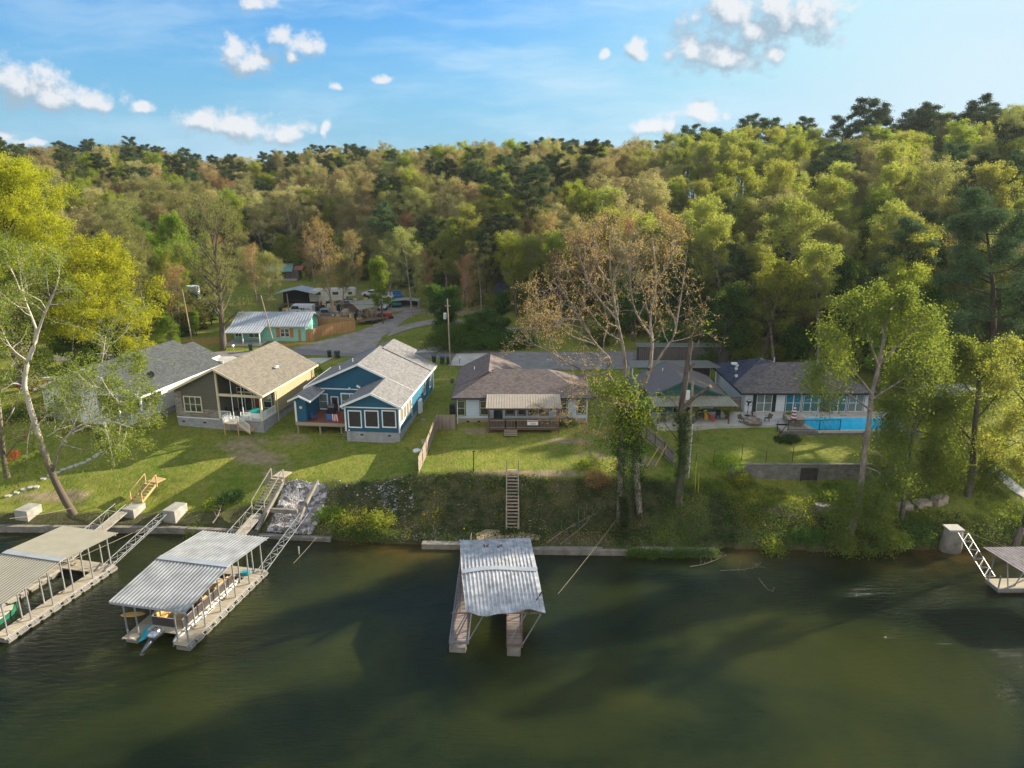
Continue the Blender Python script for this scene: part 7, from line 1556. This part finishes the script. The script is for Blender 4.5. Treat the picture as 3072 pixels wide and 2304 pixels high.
# right bank trees
L['bank'] = leafmat('bank_tree_leaves', [(.065, .115, .016), (.125, .175, .026), (.24, .265, .05)], .5, hue_j=.012)
y = 59.9; tr = pl(y, [(2538, 1668), (2562, 1560), (2580, 1470), (2590, 1400), (2597, 1330), (2608, 1260), (2615, 1180), (2636, 1100), (2652, 1010), (2668, 930)], 2); tr[0][2] = .2
fore('bank_tree', 'tall pale green tree with slender leaning trunk overhanging the water, left of three', tuple(tr[0]), [(tr, .36, .14)],
 [(pl(y+1, [(2615, 1180), (2560, 1110), (2510, 1050), (2470, 1000)], 1), .12, .02), (pl(y+1, [(2612, 1230), (2540, 1180), (2480, 1150), (2440, 1140)], -2), .10, .02), (pl(y+1, [(2636, 1100), (2600, 1000), (2570, 940), (2575, 905)], 1), .12, .02), (pl(y+1, [(2640, 1090), (2700, 1030), (2750, 980), (2790, 960)], -1), .12, .02), (pl(y+1, [(2652, 1010), (2640, 960), (2620, 910), (2635, 870)], 2), .10, .02), (pl(y+1, [(2668, 930), (2700, 905), (2720, 880)], 1), .09, .02),
  (pl(y+1, [(2612, 1200), (2690, 1150), (2760, 1110), (2820, 1090)], 2), .11, .02), (pl(y, [(2590, 1400), (2640, 1420), (2665, 1480), (2655, 1550)], -2), .06, .015), (pl(y, [(2572, 1520), (2600, 1560), (2625, 1600), (2600, 1660)], -1.5), .06, .015), (pl(y, [(2560, 1570), (2530, 1600), (2535, 1650)], -1.5), .05, .015), (pl(y, [(2585, 1440), (2550, 1480), (2530, 1540)], -1.5), .05, .015), (pl(y, [(2580, 1470), (2630, 1500), (2650, 1570), (2640, 1620)], -1.), .05, .015), (pl(y, [(2596, 1350), (2650, 1370), (2690, 1430)], 1), .06, .015)],
 L['bank'], M_barkl, 11, 17, .32, .165, sub=10, subl=.42, twig=5, droop=.9)
y = 61.9; tr = pl(y, [(2704, 1580), (2714, 1460), (2722, 1390), (2738, 1300), (2752, 1210), (2758, 1130)], 2)
fore('bank_tree', 'slim grey trunked tree between the two boulders, middle of three', tuple(tr[0]-[0, 0, .4]), [(tr, .24, .12)], [(pl(y+1.5, [(2722, 1390), (2690, 1340), (2680, 1280)], -1), .06, .02), (pl(y+.8, [(2722, 1400), (2690, 1400), (2660, 1440)], -1), .05, .015), (pl(y+1, [(2730, 1350), (2780, 1360), (2800, 1420)], 0), .05, .015), (pl(y+1.5, [(2738, 1300), (2780, 1240), (2830, 1200)], 1), .08, .02), (pl(y+1.5, [(2752, 1210), (2710, 1150), (2700, 1090)], 1), .08, .02), (pl(y+2, [(2758, 1130), (2790, 1070), (2800, 1010)], 1), .08, .02), (pl(y+1.5, [(2745, 1260), (2720, 1220), (2670, 1230)], -1), .06, .02), (pl(y+1.5, [(2740, 1290), (2800, 1310), (2840, 1370)], -1), .06, .02)],
 L['bank'], M_barkg, 12, 17, .36, .165, sub=12, subl=.5, twig=5, droop=.9)
y = 64.9; tr = pl(y, [(2898, 1510), (2912, 1440), (2920, 1360), (2926, 1260), (2936, 1160), (2930, 1080)], 2)
fore('bank_tree', 'thick flared trunk tree with pale green crown, right of three', tuple(tr[0]-[0, 0, .4]), [(tr, .42, .16)], [(pl(y+1, [(2922, 1330), (2860, 1260), (2820, 1230), (2790, 1250)], -1), .11, .02), (pl(y+1, [(2926, 1260), (2980, 1200), (3020, 1150)], 1), .11, .02), (pl(y+1, [(2930, 1200), (2880, 1130), (2850, 1060)], 1), .11, .02), (pl(y+1, [(2936, 1150), (2970, 1100), (2975, 1060)], 1), .10, .02), (pl(y+1, [(2930, 1090), (2900, 1060), (2890, 1030)], 1), .09, .02), (pl(y+1, [(2920, 1360), (2860, 1350), (2830, 1400)], -2), .07, .02), (pl(y+1, [(2924, 1300), (2970, 1310), (3000, 1360)], -2), .07, .02), (pl(y+1, [(2922, 1340), (2850, 1310), (2800, 1330)], 2), .07, .02), (pl(y+1, [(2918, 1390), (2960, 1400), (2980, 1440)], 0), .05, .015), (pl(y+1, [(2920, 1370), (2870, 1390), (2850, 1440)], 0), .05, .015)],
 L['bank'], M_barkg, 13, 17, .36, .165, sub=11, subl=.48, twig=5, droop=.9)
y = 57.6; tr = pl(y, [(3035, 1660), (3060, 1600), (3090, 1520), (3120, 1420), (3130, 1300), (3130, 1180)], 3)
fore('edge_tree', 'bright yellow green tree leaning in from the right edge', tuple(tr[0]), [(tr, .32, .16)], [(pl(y+3, [(3125, 1380), (3060, 1330), (3000, 1320), (2960, 1340)], 1), .09, .02), (pl(y+3, [(3130, 1280), (3070, 1200), (3020, 1150), (2990, 1130)], 1), .10, .02), (pl(y+3, [(3130, 1200), (3090, 1100), (3050, 1040)], 1), .10, .02), (pl(y+3, [(3130, 1330), (3080, 1270), (3040, 1260)], -1), .07, .02), (pl(y+3, [(3125, 1400), (3090, 1390), (3050, 1400)], -1), .06, .02)],
 L['pale'], M_barkg, 14, 24, .30, .17, sub=9, subl=.5)
big('pine_tree', 'massive dark pine at the right edge above the edge tree', 59.0, 84.5, 26.5, 7.0, 'pine', M_barkp, 31, 34, .5, .2, n1=26, first=.3, shape='pine', sub=8, twig=4, r0=.45, flat=.45)
for i, (sp, v, x, y_, h, lab) in enumerate([('spring', 0, 50.5, 91, 17, 'bushy green tree behind the pavilion'), ('deep', 0, 56, 93, 15, 'dark green tree right of the pavilion'), ('lime', 1, 47.5, 88.5, 13, 'lime tree between the pool house and the pavilion'), ('deep', 1, 63, 90, 14, 'dark green tree below the massive pine'),
  ('spring', 1, 66, 99, 18, 'green tree right of the massive pine'), ('pine', 1, 52, 97, 22, 'second dark pine left of the massive one'), ('pale', 1, 44, 99, 19, 'tall pale green tree behind the white pool house'), ('deep', 0, 60, 78, 8, 'low green tree at the right edge of the lawn'), ('lime', 0, 62, 72.5, 9, 'low lime green tree right of the garden path'),
  ('deep', 1, 48.5, 80.5, 6.5, 'rounded shrub tree between the pool and the pavilion'), ('spring', 2, 36, 99.5, 17, 'fresh green tree behind the dark hipped roof'), ('deep', 0, 30, 100.5, 13, 'dark tree right of the brown metal building')]):
    place(sp, v, x, y_, h, lab, None, rr=rr)
big('cedar_bush', 'dense dark shrub at the right of the green pavilion trees', 51.5, 76.5, 4.5, 2.6, 'spring', M_barkg, 41, 12, .4, .2, n1=14, first=.08, r0=.12, sub=6, twig=2)
# shrubs: small crowns without a visible trunk
def shrub(nm, label, x, y_, r, h, lf, seed, per=26, size=.15, n=70, cat='shrub', z=None, kind=None, dome=True):
    rg = np.random.default_rng(seed); th = rg.uniform(0, 6.283, n); rr_ = np.sqrt(rg.random(n)); hz = (1-rr_**2)**.5*h*rg.uniform(.35, 1, n); anc = np.stack([np.cos(th)*rr_*r, np.sin(th)*rr_*r, hz], 1)
    o = thing(nm, label, cat, (x, y_, gz(x, y_) if z is None else z)); V, F, tn = leaves_np(anc, per, .17*max(1, r), size, rg); np_mesh('foliage', V, F, L[lf], o, attrs={'tint': ('FACE', tn)})
    tb = [(wander(np.array([0, 0, -.1]), np.append(rg.normal(size=2)*.5, 1.), h*.8, 3, rg, .2), np.array([.04, .03, .02, .01])*max(1, r*.6), 4) for _ in range(6)]; V, F = tubes_np(tb); np_mesh('stems', V, F, M_barkg, o); return o
for i, (u, v, r, h, lf, lab) in enumerate([(590, 1588, 1.1, 1.0, 'lime', 'bright fern like shrub at the water beside the white roofed dock'), (1000, 1560, 1.7, 1.3, 'lime', 'bright green shrub mound right of the gravel slope, left part'), (1075, 1575, 1.8, 1.4, 'spring', 'bright green shrub mound hanging over the water, middle part'), (1140, 1570, 1.4, 1.2, 'spring', 'green shrub mound hanging over the water, right part'),
   (695, 1500, 1.3, .8, 'ivy', 'low dark green shrub left of the grey stairs'), (640, 1520, 1.0, .6, 'spring', 'small grassy shrub above the seawall'), (855, 1108, .9, 1.6, 'deep', 'rounded shrub at the rear corner of the tan house') if False else (962, 1128, 1.0, 1.9, 'deep', 'rounded shrub between the tan house and the blue house'),
   (1700, 1275, .9, .8, 'lime', 'small lime shrub at the right end of the grey house deck'), (1765, 1400, 1.3, 1.3, 'lime', 'loose lime shrub left of the ivy trunks'), (1790, 1455, 1.2, 1.6, 'rust', 'loose russet shrub on the bank left of the ivy stem'), (2310, 1640, 1.4, 1.5, 'spring', 'green shrub on the bank right of the seawall corner'),
   (2420, 1620, 1.5, 1.2, 'deep', 'dark shrub on the bank below the pale slab'), (2760, 1610, 1.8, 1.3, 'deep', 'dark green shrub left of the round abutment'), (2680, 1625, 1.5, 1.2, 'spring', 'green shrub at the water under the slim tree'), (2180, 1420, 1.5, 1.7, 'lime', 'bright green shrub covering the left end of the long retaining wall'), (2225, 1450, 1.2, 1.0, 'spring', 'green shrub at the foot of the long retaining wall'), (2345, 1322, .7, .35, 'ivy', 'dark low shrub at the foot of the pool stairs'), (2370, 1322, 1.0, .5, 'ivy', 'trailing green shrub under the pool railing'),
   (100, 1255, 1.7, 2.2, 'deep', 'dark shrub behind the sycamore trunk'), (60, 1225, 1.8, 2.4, 'spring', 'green hedge shrub at the left edge'), (30, 1265, 1.6, 2.0, 'deep', 'dark hedge shrub at the left edge'), (168, 1225, 1.3, 1.9, 'deep', 'dark evergreen shrub left of the white house corner'), (220, 1290, 1.5, 1.0, 'olive', 'reddish green shrub before the white house porch'), (330, 1310, 1.3, .9, 'ivy', 'low green shrub before the white house porch, right one')]):
    x, y_ = pg(u, v, 4.); shrub('shrub', lab, x, y_, r, h, lf, 200+i)
for i, (u, v, r, h, lab) in enumerate([(1330, 1056, 3.0, 4.0, 'wide dark evergreen shrub nearest the tall slim pole'), (1392, 1052, 3.4, 4.6, 'biggest dark evergreen shrub of the row behind the road'), (1452, 1054, 3.0, 4.0, 'dark evergreen shrub in the middle of the row behind the road'), (1505, 1050, 2.6, 3.2, 'dark evergreen shrub before the hill track'), (1560, 1046, 2.4, 2.8, 'dark evergreen shrub at the right end of the row behind the road')]):
    x, y_ = pg(u, v, 6.); shrub('evergreen_shrub', lab, x, y_+1.5, r, h, 'deep', 260+i, per=44, size=.2, n=150)
x, y_ = pg(42, 1382, 4.); o = shrub('red_shrub', 'small bright red leaved shrub on the left lawn', x, y_, .7, 1.1, 'rust', 77, n=25); o.children[0].data.materials[0] = leafmat('red_leaves', [(.25, .02, .01), (.38, .04, .02), (.5, .09, .03)], .4)
# creepers and undergrowth of the bank: leaf clumps nobody could count
def clumps(name, pts, per, sigma, size, mat, seed, flat=.8):
    rg = np.random.default_rng(seed); V, F, tn = leaves_np(np.array(pts), per, sigma, size, rg, flat); o = np_mesh(name, V, F, mat, attrs={'tint': ('FACE', tn)}); tag(o, kind='stuff'); return o
rb = random.Random(8); iv, sp_, dk, dr, tg = [], [], [], [], []
for _ in range(13000):
    x = rb.uniform(-26, 60); d = rb.uniform(.1, 9); yb = float(shore(x))+d; bw = float(np.interp(x, [-60, -32, -24, -18, -12, -8, 14, 19, 24, 34, 42, 60], [2, 2.2, 4.2, 5.8, 6.2, 6.6, 7.5, 7.2, 6.4, 5.2, 3.2, 3.2]))
    if d > bw: continue
    if -24.5 < x < -18.2 and d > .3: continue
    n_ = float(vnoise(x*1.0+20, yb*1.3, 3.1)); z_ = gz(x, yb)+.08
    if -17.5 < x < -12: (sp_ if rb.random() < .5 and d < 3.5 else iv).append((x, yb, z_)) if rb.random() < .55 else None
    elif x < 13:
        if n_ > .46 and rb.random() < .85: iv.append((x, yb, z_))
        elif n_ > .36 and rb.random() < .45: sp_.append((x, yb, z_))
        elif rb.random() < .42: dr.append((x, yb, z_))
    elif x < 21: (dk if n_ > .38 else iv).append((x, yb, z_))
    else: (dk if (n_ > .55 or d < 1.6) else sp_ if n_ > .3 else iv).append((x, yb, z_)) if (d < 3.4 or rb.random() < .5) else None
for _ in range(420): x = rb.uniform(10.5, 18.6); dk.append((x, 57.9-rb.random()*.12, rb.uniform(.05, .75)))
for _ in range(130): x = rb.uniform(-17, -10.8); dk.append((x, float(shore(x))-.1+rb.random()*.5, rb.uniform(.1, 1.3)))
clumps('ivy_undergrowth', iv, 13, .20, .15, L['ivy'], 1); clumps('green_undergrowth', sp_, 13, .22, .16, L['spring'], 2); clumps('dark_undergrowth', dk, 14, .22, .15, L['deep'], 3); clumps('dry_undergrowth', dr, 8, .22, .12, L['tan'], 4)
# tall grass below the long retaining wall and bright weeds by the pollard
pts = []
for _ in range(2600):
    x = rb.uniform(17.5, 52); yb = rb.uniform(61.5, 67.2)
    if x < 20.5 and yb < 64: continue
    if float(vnoise(x+9, yb, 2.7)) > .42 or x < 24: pts.append((x, yb, gz(x, yb)+.05))
clumps('tall_grass', pts, 9, .22, .17, L['lime'], 5, .5)
# lawn tufts
pts = []
for _ in range(5200):
    x = rb.uniform(-60, 58); yb = rb.uniform(62, 82)
    if float(shore(x))+7.2 > yb and -24 < x < 20: continue
    if float(vnoise(x, yb, 4.)) < .45 or -24.6 < x < -18.2: continue
    pts.append((x, yb, gz(x, yb)+.0))
clumps('lawn_tufts', pts, 7, .25, .09, leafmat('lawn_blades', [(.10, .15, .015), (.17, .20, .025), (.26, .25, .05)], .4), 6, .12)
# hillside understorey
tb, anc, rg_ = crown_tree(900, 3.0, 1.9, .05, 14, .06, 5, 2); V, F = tubes_np(tb, 3)
ubushes = []
for lf, s in (('deep', 1), ('olive', 2), ('spring', 3)):
    Vl, Fl, tn = leaves_np(anc, 9, .3, .26, rg_); x, y_ = {1: (27, 104.5), 2: (-88, 128), 3: (-36, 176)}[s]
    o = thing('understorey_bush', {1: 'dark bush at the wood edge behind the green house', 2: 'olive bush at the wood edge far left', 3: 'green bush beside the far clearing'}[s], 'bush', (x, y_, gz(x, y_))); a_ = np_mesh('stems', V, F, M_barkg, o); b_ = np_mesh('foliage', Vl, Fl, L[lf], o, attrs={'tint': ('FACE', tn)}); ubushes.append((a_, b_))
pts = []
for _ in range(2600):
    y_ = rb.uniform(98, 230); x = rb.uniform(-.8, .8)*y_; t_ = x/y_; d0 = float(np.interp(t_, HT, HDS))
    if y_ < d0-3 or y_ > d0+75: continue
    if rb.random() > (.75 if t_ > .2 else .6): continue
    pts.append((x, y_, rb.uniform(.6, 1.5)))
for _ in range(260):
    x, y_ = rb.uniform(-130, -48), rb.uniform(104, 170); u, v_ = px_of(x, y_, gz(x, y_))
    if -60 < u < 620 and not (u > 350 and y_ < 118): pts.append((x, y_, rb.uniform(.5, 1.2)))
zz = zg(np.array([p[0] for p in pts]), np.array([p[1] for p in pts])); scatter_obj('hillside_undergrowth', [(p[0], p[1], z_, p[2]) for p, z_ in zip(pts, zz)], ubushes)
# rubble stones
def rubble(name, pts, smin, smax, mat, seed):
    rg = np.random.default_rng(seed); base = np.array([[0, 0, 1], [.9, 0, .3], [.3, .85, .35], [-.75, .5, .3], [-.7, -.55, .25], [.3, -.9, .3], [.6, .3, -.6], [-.5, .2, -.6], [0, -.6, -.6]]); fc = [(0, 1, 2), (0, 2, 3), (0, 3, 4), (0, 4, 5), (0, 5, 1), (1, 6, 2), (2, 7, 3), (2, 6, 7), (3, 7, 4), (4, 8, 5), (4, 7, 8), (5, 8, 1), (1, 8, 6)]
    N = len(pts); s = rg.uniform(smin, smax, (N, 1, 1))**1.0; V = base[None]*(1+rg.uniform(-.25, .25, (N, 9, 3)))*s*np.array([1, 1, .6]); a = rg.uniform(0, 6.28, N); c_, s_ = np.cos(a)[:, None], np.sin(a)[:, None]
    X = V[..., 0]*c_-V[..., 1]*s_; Y = V[..., 0]*s_+V[..., 1]*c_; V = np.stack([X, Y, V[..., 2]], -1)+np.array(pts)[:, None]; F = (np.array(fc)[None]+np.arange(N)[:, None, None]*9).reshape(-1, 3)
    o = np_mesh(name, V.reshape(-1, 3), F, mat); tag(o, kind='stuff'); return o
m, t, b = newmat('rubble_stone'); co = geopos(t); wn = t.add('ShaderNodeTexVoronoi', i_Vector=co, i_Scale=2.2).outputs['Color']; sp2 = t.add('ShaderNodeSeparateColor', i_0=wn)
t.l.new(t.ramp(sp2.outputs[0], [(0, (.12, .11, .11)), (.45, (.27, .25, .25)), (1, (.60, .57, .55))]), b.inputs['Base Color']); b.inputs['Roughness'].default_value = .95; M_rub = m
def inpoly(x, y_, poly):
    r_ = False; j = len(poly)-1
    for i in range(len(poly)):
        if (poly[i][1] > y_) != (poly[j][1] > y_) and x < (poly[j][0]-poly[i][0])*(y_-poly[i][1])/(poly[j][1]-poly[i][1])+poly[i][0]: r_ = not r_
        j = i
    return r_
def fill(polypx, n, z0, dens=None):
    poly = [pg(u, v, z0) for u, v in polypx]; xs = [p[0] for p in poly]; ys = [p[1] for p in poly]; out = []
    for _ in range(n):
        x, y_ = rb.uniform(min(xs), max(xs)), rb.uniform(min(ys), max(ys))
        if inpoly(x, y_, poly) and (dens is None or rb.random() < dens(x, y_)): out.append((x, y_, gz(x, y_)+.02))
    return out
rubble('gravel_slope_stones', fill([(850, 1450), (890, 1438), (985, 1455), (975, 1500), (965, 1545), (935, 1600), (905, 1630), (800, 1615), (800, 1590), (830, 1520)], 9500, 2.5), .035, .11, M_rub, 1)
rubble('scattered_limestone', fill([(1090, 1480), (1160, 1440), (1240, 1430), (1240, 1540), (1190, 1580), (1130, 1500)], 2000, 3., lambda x, y_: .6 if vnoise(x, y_, 1.5) > .45 else .12)+fill([(960, 1440), (1150, 1440), (1100, 1530), (980, 1540)], 130, 3.), .05, .14, M_rub, 2)
rubble('roadside_rock_row', fill([(1318, 1016), (1395, 1002), (1400, 1014), (1325, 1026)], 260, 6.), .12, .30, M_rub, 3)
rubble('bank_stones', fill([(1300, 1520), (1420, 1500), (1700, 1430), (1760, 1500), (1600, 1640), (1300, 1640)], 1100, 2., lambda x, y_: 1. if vnoise(x+3, y_, 1.8) > .6 else .06)+fill([(1170, 1600), (1320, 1600), (1320, 1650), (1170, 1650)], 160, .5), .04, .12, simple('bank_stone', (.26, .235, .21), .95, var=.4, scale=2.), 4)
# fallen branches on the bank and in the water
def deadwood(nm, label, pts, r, seed, sub=4):
    rg = np.random.default_rng(seed); p = np.array([list(q) for q in pts]); b = p[0].copy(); tb, _ = grow([(sm(p-b), r, r*.3)], rg, sub=sub, subl=.35, twig=2, up=0, minr=.012); o = thing(nm, label, 'branch', tuple(b)); V, F = tubes_np(tb); np_mesh('limb', V, F, M_barkl, o, smooth=True); return o
def gp(u, v, dz=.1): q = pg(u, v, 1.5); return (q[0], q[1], max(gz(*q), 0)+dz)
deadwood('fallen_branch', 'long pale fallen branch lying down the bank right of the landing pad', [gp(1640, 1632), gp(1700, 1595, .3), gp(1790, 1548, .3)], .06, 1); deadwood('fallen_branch', 'thin fallen branch beside the long pale one', [gp(1680, 1636), gp(1760, 1575, .3), gp(1805, 1500, .4)], .04, 2)
deadwood('drift_branch', 'tangled dead branches at the seawall corner in the water', [P(2070, 1700, .05), P(2120, 1690, .2), P(2180, 1665, .3)], .04, 3, 9); deadwood('drift_branch', 'sunken brush pile right of the seawall corner', [P(2160, 1712, .02), P(2230, 1708, .08), P(2280, 1700, .05)], .03, 4, 12)
deadwood('drift_branch', 'lone curved branch floating away from the bank', [P(2276, 1735, .03), P(2300, 1765, .1), P(2322, 1775, .02)], .04, 5, 2); deadwood('fallen_branch', 'bare reddish brush on the bank left of the boathouse', [gp(1210, 1580, .2), gp(1230, 1600, .3), gp(1280, 1630, .1)], .04, 6, 12)
deadwood('dead_stump', 'grey weathered root stump at the water beside the fern shrub', [gp(640, 1590, .1), gp(655, 1560, .5), gp(668, 1530, .6)], .10, 7, 8)
# ---------------------------------------------------------------- clutter of the far yard (odds and ends nobody could count)
rc = random.Random(31); cl = {'a': [], 'b': [], 'c': []}
def clutter(name, polypx, n, z0, mats):
    poly = [pg(u, v, z0) for u, v in polypx]; xs = [p[0] for p in poly]; ys = [p[1] for p in poly]; ms = [MB() for _ in mats]; k = 0
    while k < n:
        x, y_ = rc.uniform(min(xs), max(xs)), rc.uniform(min(ys), max(ys))
        if not inpoly(x, y_, poly): continue
        k += 1; w, d, h = rc.uniform(.2, 1.3), rc.uniform(.2, 1.), rc.choice([.15, .3, .5, .9, 1.3]); rc.choice(ms).box((x, y_, gz(x, y_)+h/2), (w, d, h), rz=rc.uniform(0, 3))
    for m, mt, nm in zip(ms, mats, ('pale', 'dark', 'rusty', 'timber')):
        o = m.build('%s_%s' % (nm, name), mt, None, bevel=0); tag(o, kind='stuff')
clutter('yard_clutter', [(835, 985), (835, 930), (1130, 905), (1150, 930), (1080, 965), (930, 985)], 260, 8., [M_ivory, M_dark, M_rust, M_newwood])
o = thing('flatbed_trailer', 'rusty flatbed trailer parked on the verge right of the golden fence', 'trailer', (*pg(1115, 968, 7.5), gz(*pg(1115, 968, 7.5))), R(-50)); MB().bb((-1., -3., .6), (1., 3., .72)).bb((-.06, 3, .6), (.06, 4.3, .7)).build('bed', M_rust, o); [MB().bb((sx-.12, y_-.35, 0), (sx+.12, y_+.35, .66)).build('wheel', M_tyre, o, bevel=.15) for sx in (-1.15, 1.15) for y_ in (-.5, .4)]
o = thing('red_tractor', 'small red tractor behind the flatbed trailer', 'tractor', (*pg(1155, 958, 7.5), gz(*pg(1155, 958, 7.5))), R(-60)); MB().bb((-.35, -.2, .6), (.35, 1.4, 1.2)).bb((-.5, -1., .5), (.5, -.2, 1.0)).build('body', M_redp, o, bevel=.08)
for sx in (-.65, .65):
    for (y_, r_) in ((-.6, .6), (1.1, .35)):
        c = MB(); c.lathe((0, 0, 0), [(.02, -.14), (r_, -.14), (r_, .14), (.02, .14)], 14); c.v = [(z_+sx, x+y_, y+r_) for x, y, z_ in c.v]; c.build('wheel', M_tyre, o)

# ---------------------------------------------------------------- small fittings on the houses and docks
def lbox(par, nm, a, b_, mat): return MB().bb(a, b_).build(nm, mat, par)
for x_ in (-5.2, -2.4, .3): lbox(HB, 'foundation_vent', (x_, -.012, .35), (x_+.4, -.002, .55), M_dark)
lbox(HB, 'downspout', (5.455, 3.6, -.2), (5.53, 3.7, 4.1), M_cream); lbox(HB, 'downspout', (5.455, 13.9, -.2), (5.53, 14.0, 4.1), M_cream)
lbox(HC, 'downspout', (.045, 17.6, -.3), (.12, 17.7, 4.35), M_white); lbox(HC, 'meter_box', (.045, 9.9, 2.2), (.18, 10.2, 2.8), M_galv)
MB().tube([(.10, 10.05, 2.2), (.10, 10.05, .2)], .03, 6).build('conduit', M_galv, HC); MB().tube([(-5.7, -.06, 1.35), (-5.7, -.06, .5), (-5.3, -.06, .28), (-3.4, -.06, .24)], .025, 6).build('drain_pipe', M_steel, HC)
for x_ in (-4.6, -1.4): lbox(HC, 'foundation_vent', (x_, -.012, .95), (x_+.38, -.002, 1.13), M_dark)
lbox(HC, 'outdoor_light', (-5.95, -.1, 1.5), (-5.8, -.045, 1.65), M_white)
for x_ in (-6.6, -5.3, 5.9): lbox(HD, 'foundation_vent', (x_, -.012, .15), (x_+.35, -.002, .32), M_dark)
lbox(HD, 'downspout', (-7.68, -.06, -.1), (-7.6, .0, 3.1), M_white); lbox(HD, 'downspout', (7.6, -.06, -.1), (7.68, .0, 3.1), M_white)
lbox(HF, 'downspout', (-7.25, -.08, -.1), (-7.17, -.003, 2.6), M_white); lbox(HF, 'wall_light', (-4.9, -.12, 1.9), (-4.78, -.003, 2.15), M_black)
for (x_, y_) in ((-2.2, 5.6), (2.6, 4.1)): MB().tube([(x_, y_, 3.6), (x_, y_, 5.6)], .05, 8).build('vent_pipe', M_white, HF)
MB().tube([(-1.8, 6.2, 4.3), (-1.8, 6.2, 4.75)], .05, 8).build('vent_pipe', M_white, HE)
for D_, lab in ((D1, 'buff'), (D2, 'white')):
    Mx = Matrix.Translation(D_.location) @ Matrix.Rotation(D_.rotation_euler.z, 4, 'Z')
    for k, (x_, y_) in enumerate(((-.9, 2.2), (-.9, 6.0), (-3.5, 10.0))):
        m = MB(); n = 14
        for r_ in (.14, .19, .24): m.tube([(r_*math.cos(6.283*j/n), r_*math.sin(6.283*j/n), .02+(.24-r_)*.2) for j in range(n+1)], .022, 5, False)
        o = m.build('rope_coil', M_rope, None); o.location = Mx @ Vector((x_, y_, .5)); tag(o, 'coiled rope on the %s roofed dock, %s' % (lab, ('near the front of the right walkway', 'middle of the right walkway', 'on the back platform')[k]), 'rope', 'rope coils on the docks')

# ---------------------------------------------------------------- thin spring haze
hm = bpy.data.materials.new('thin_haze'); hm.use_nodes = True; ht = hm.node_tree; ht.nodes.clear(); ho = ht.nodes.new('ShaderNodeOutputMaterial'); hv = ht.nodes.new('ShaderNodeVolumePrincipled')
hv.inputs['Color'].default_value = (.80, .88, .95, 1); hv.inputs['Density'].default_value = .00009; hv.inputs['Anisotropy'].default_value = .25; ht.links.new(hv.outputs[0], ho.inputs['Volume'])
tag(MB().bb((-1100, -520, -6.5), (1100, 1800, 92)).build('haze', hm), kind='stuff')
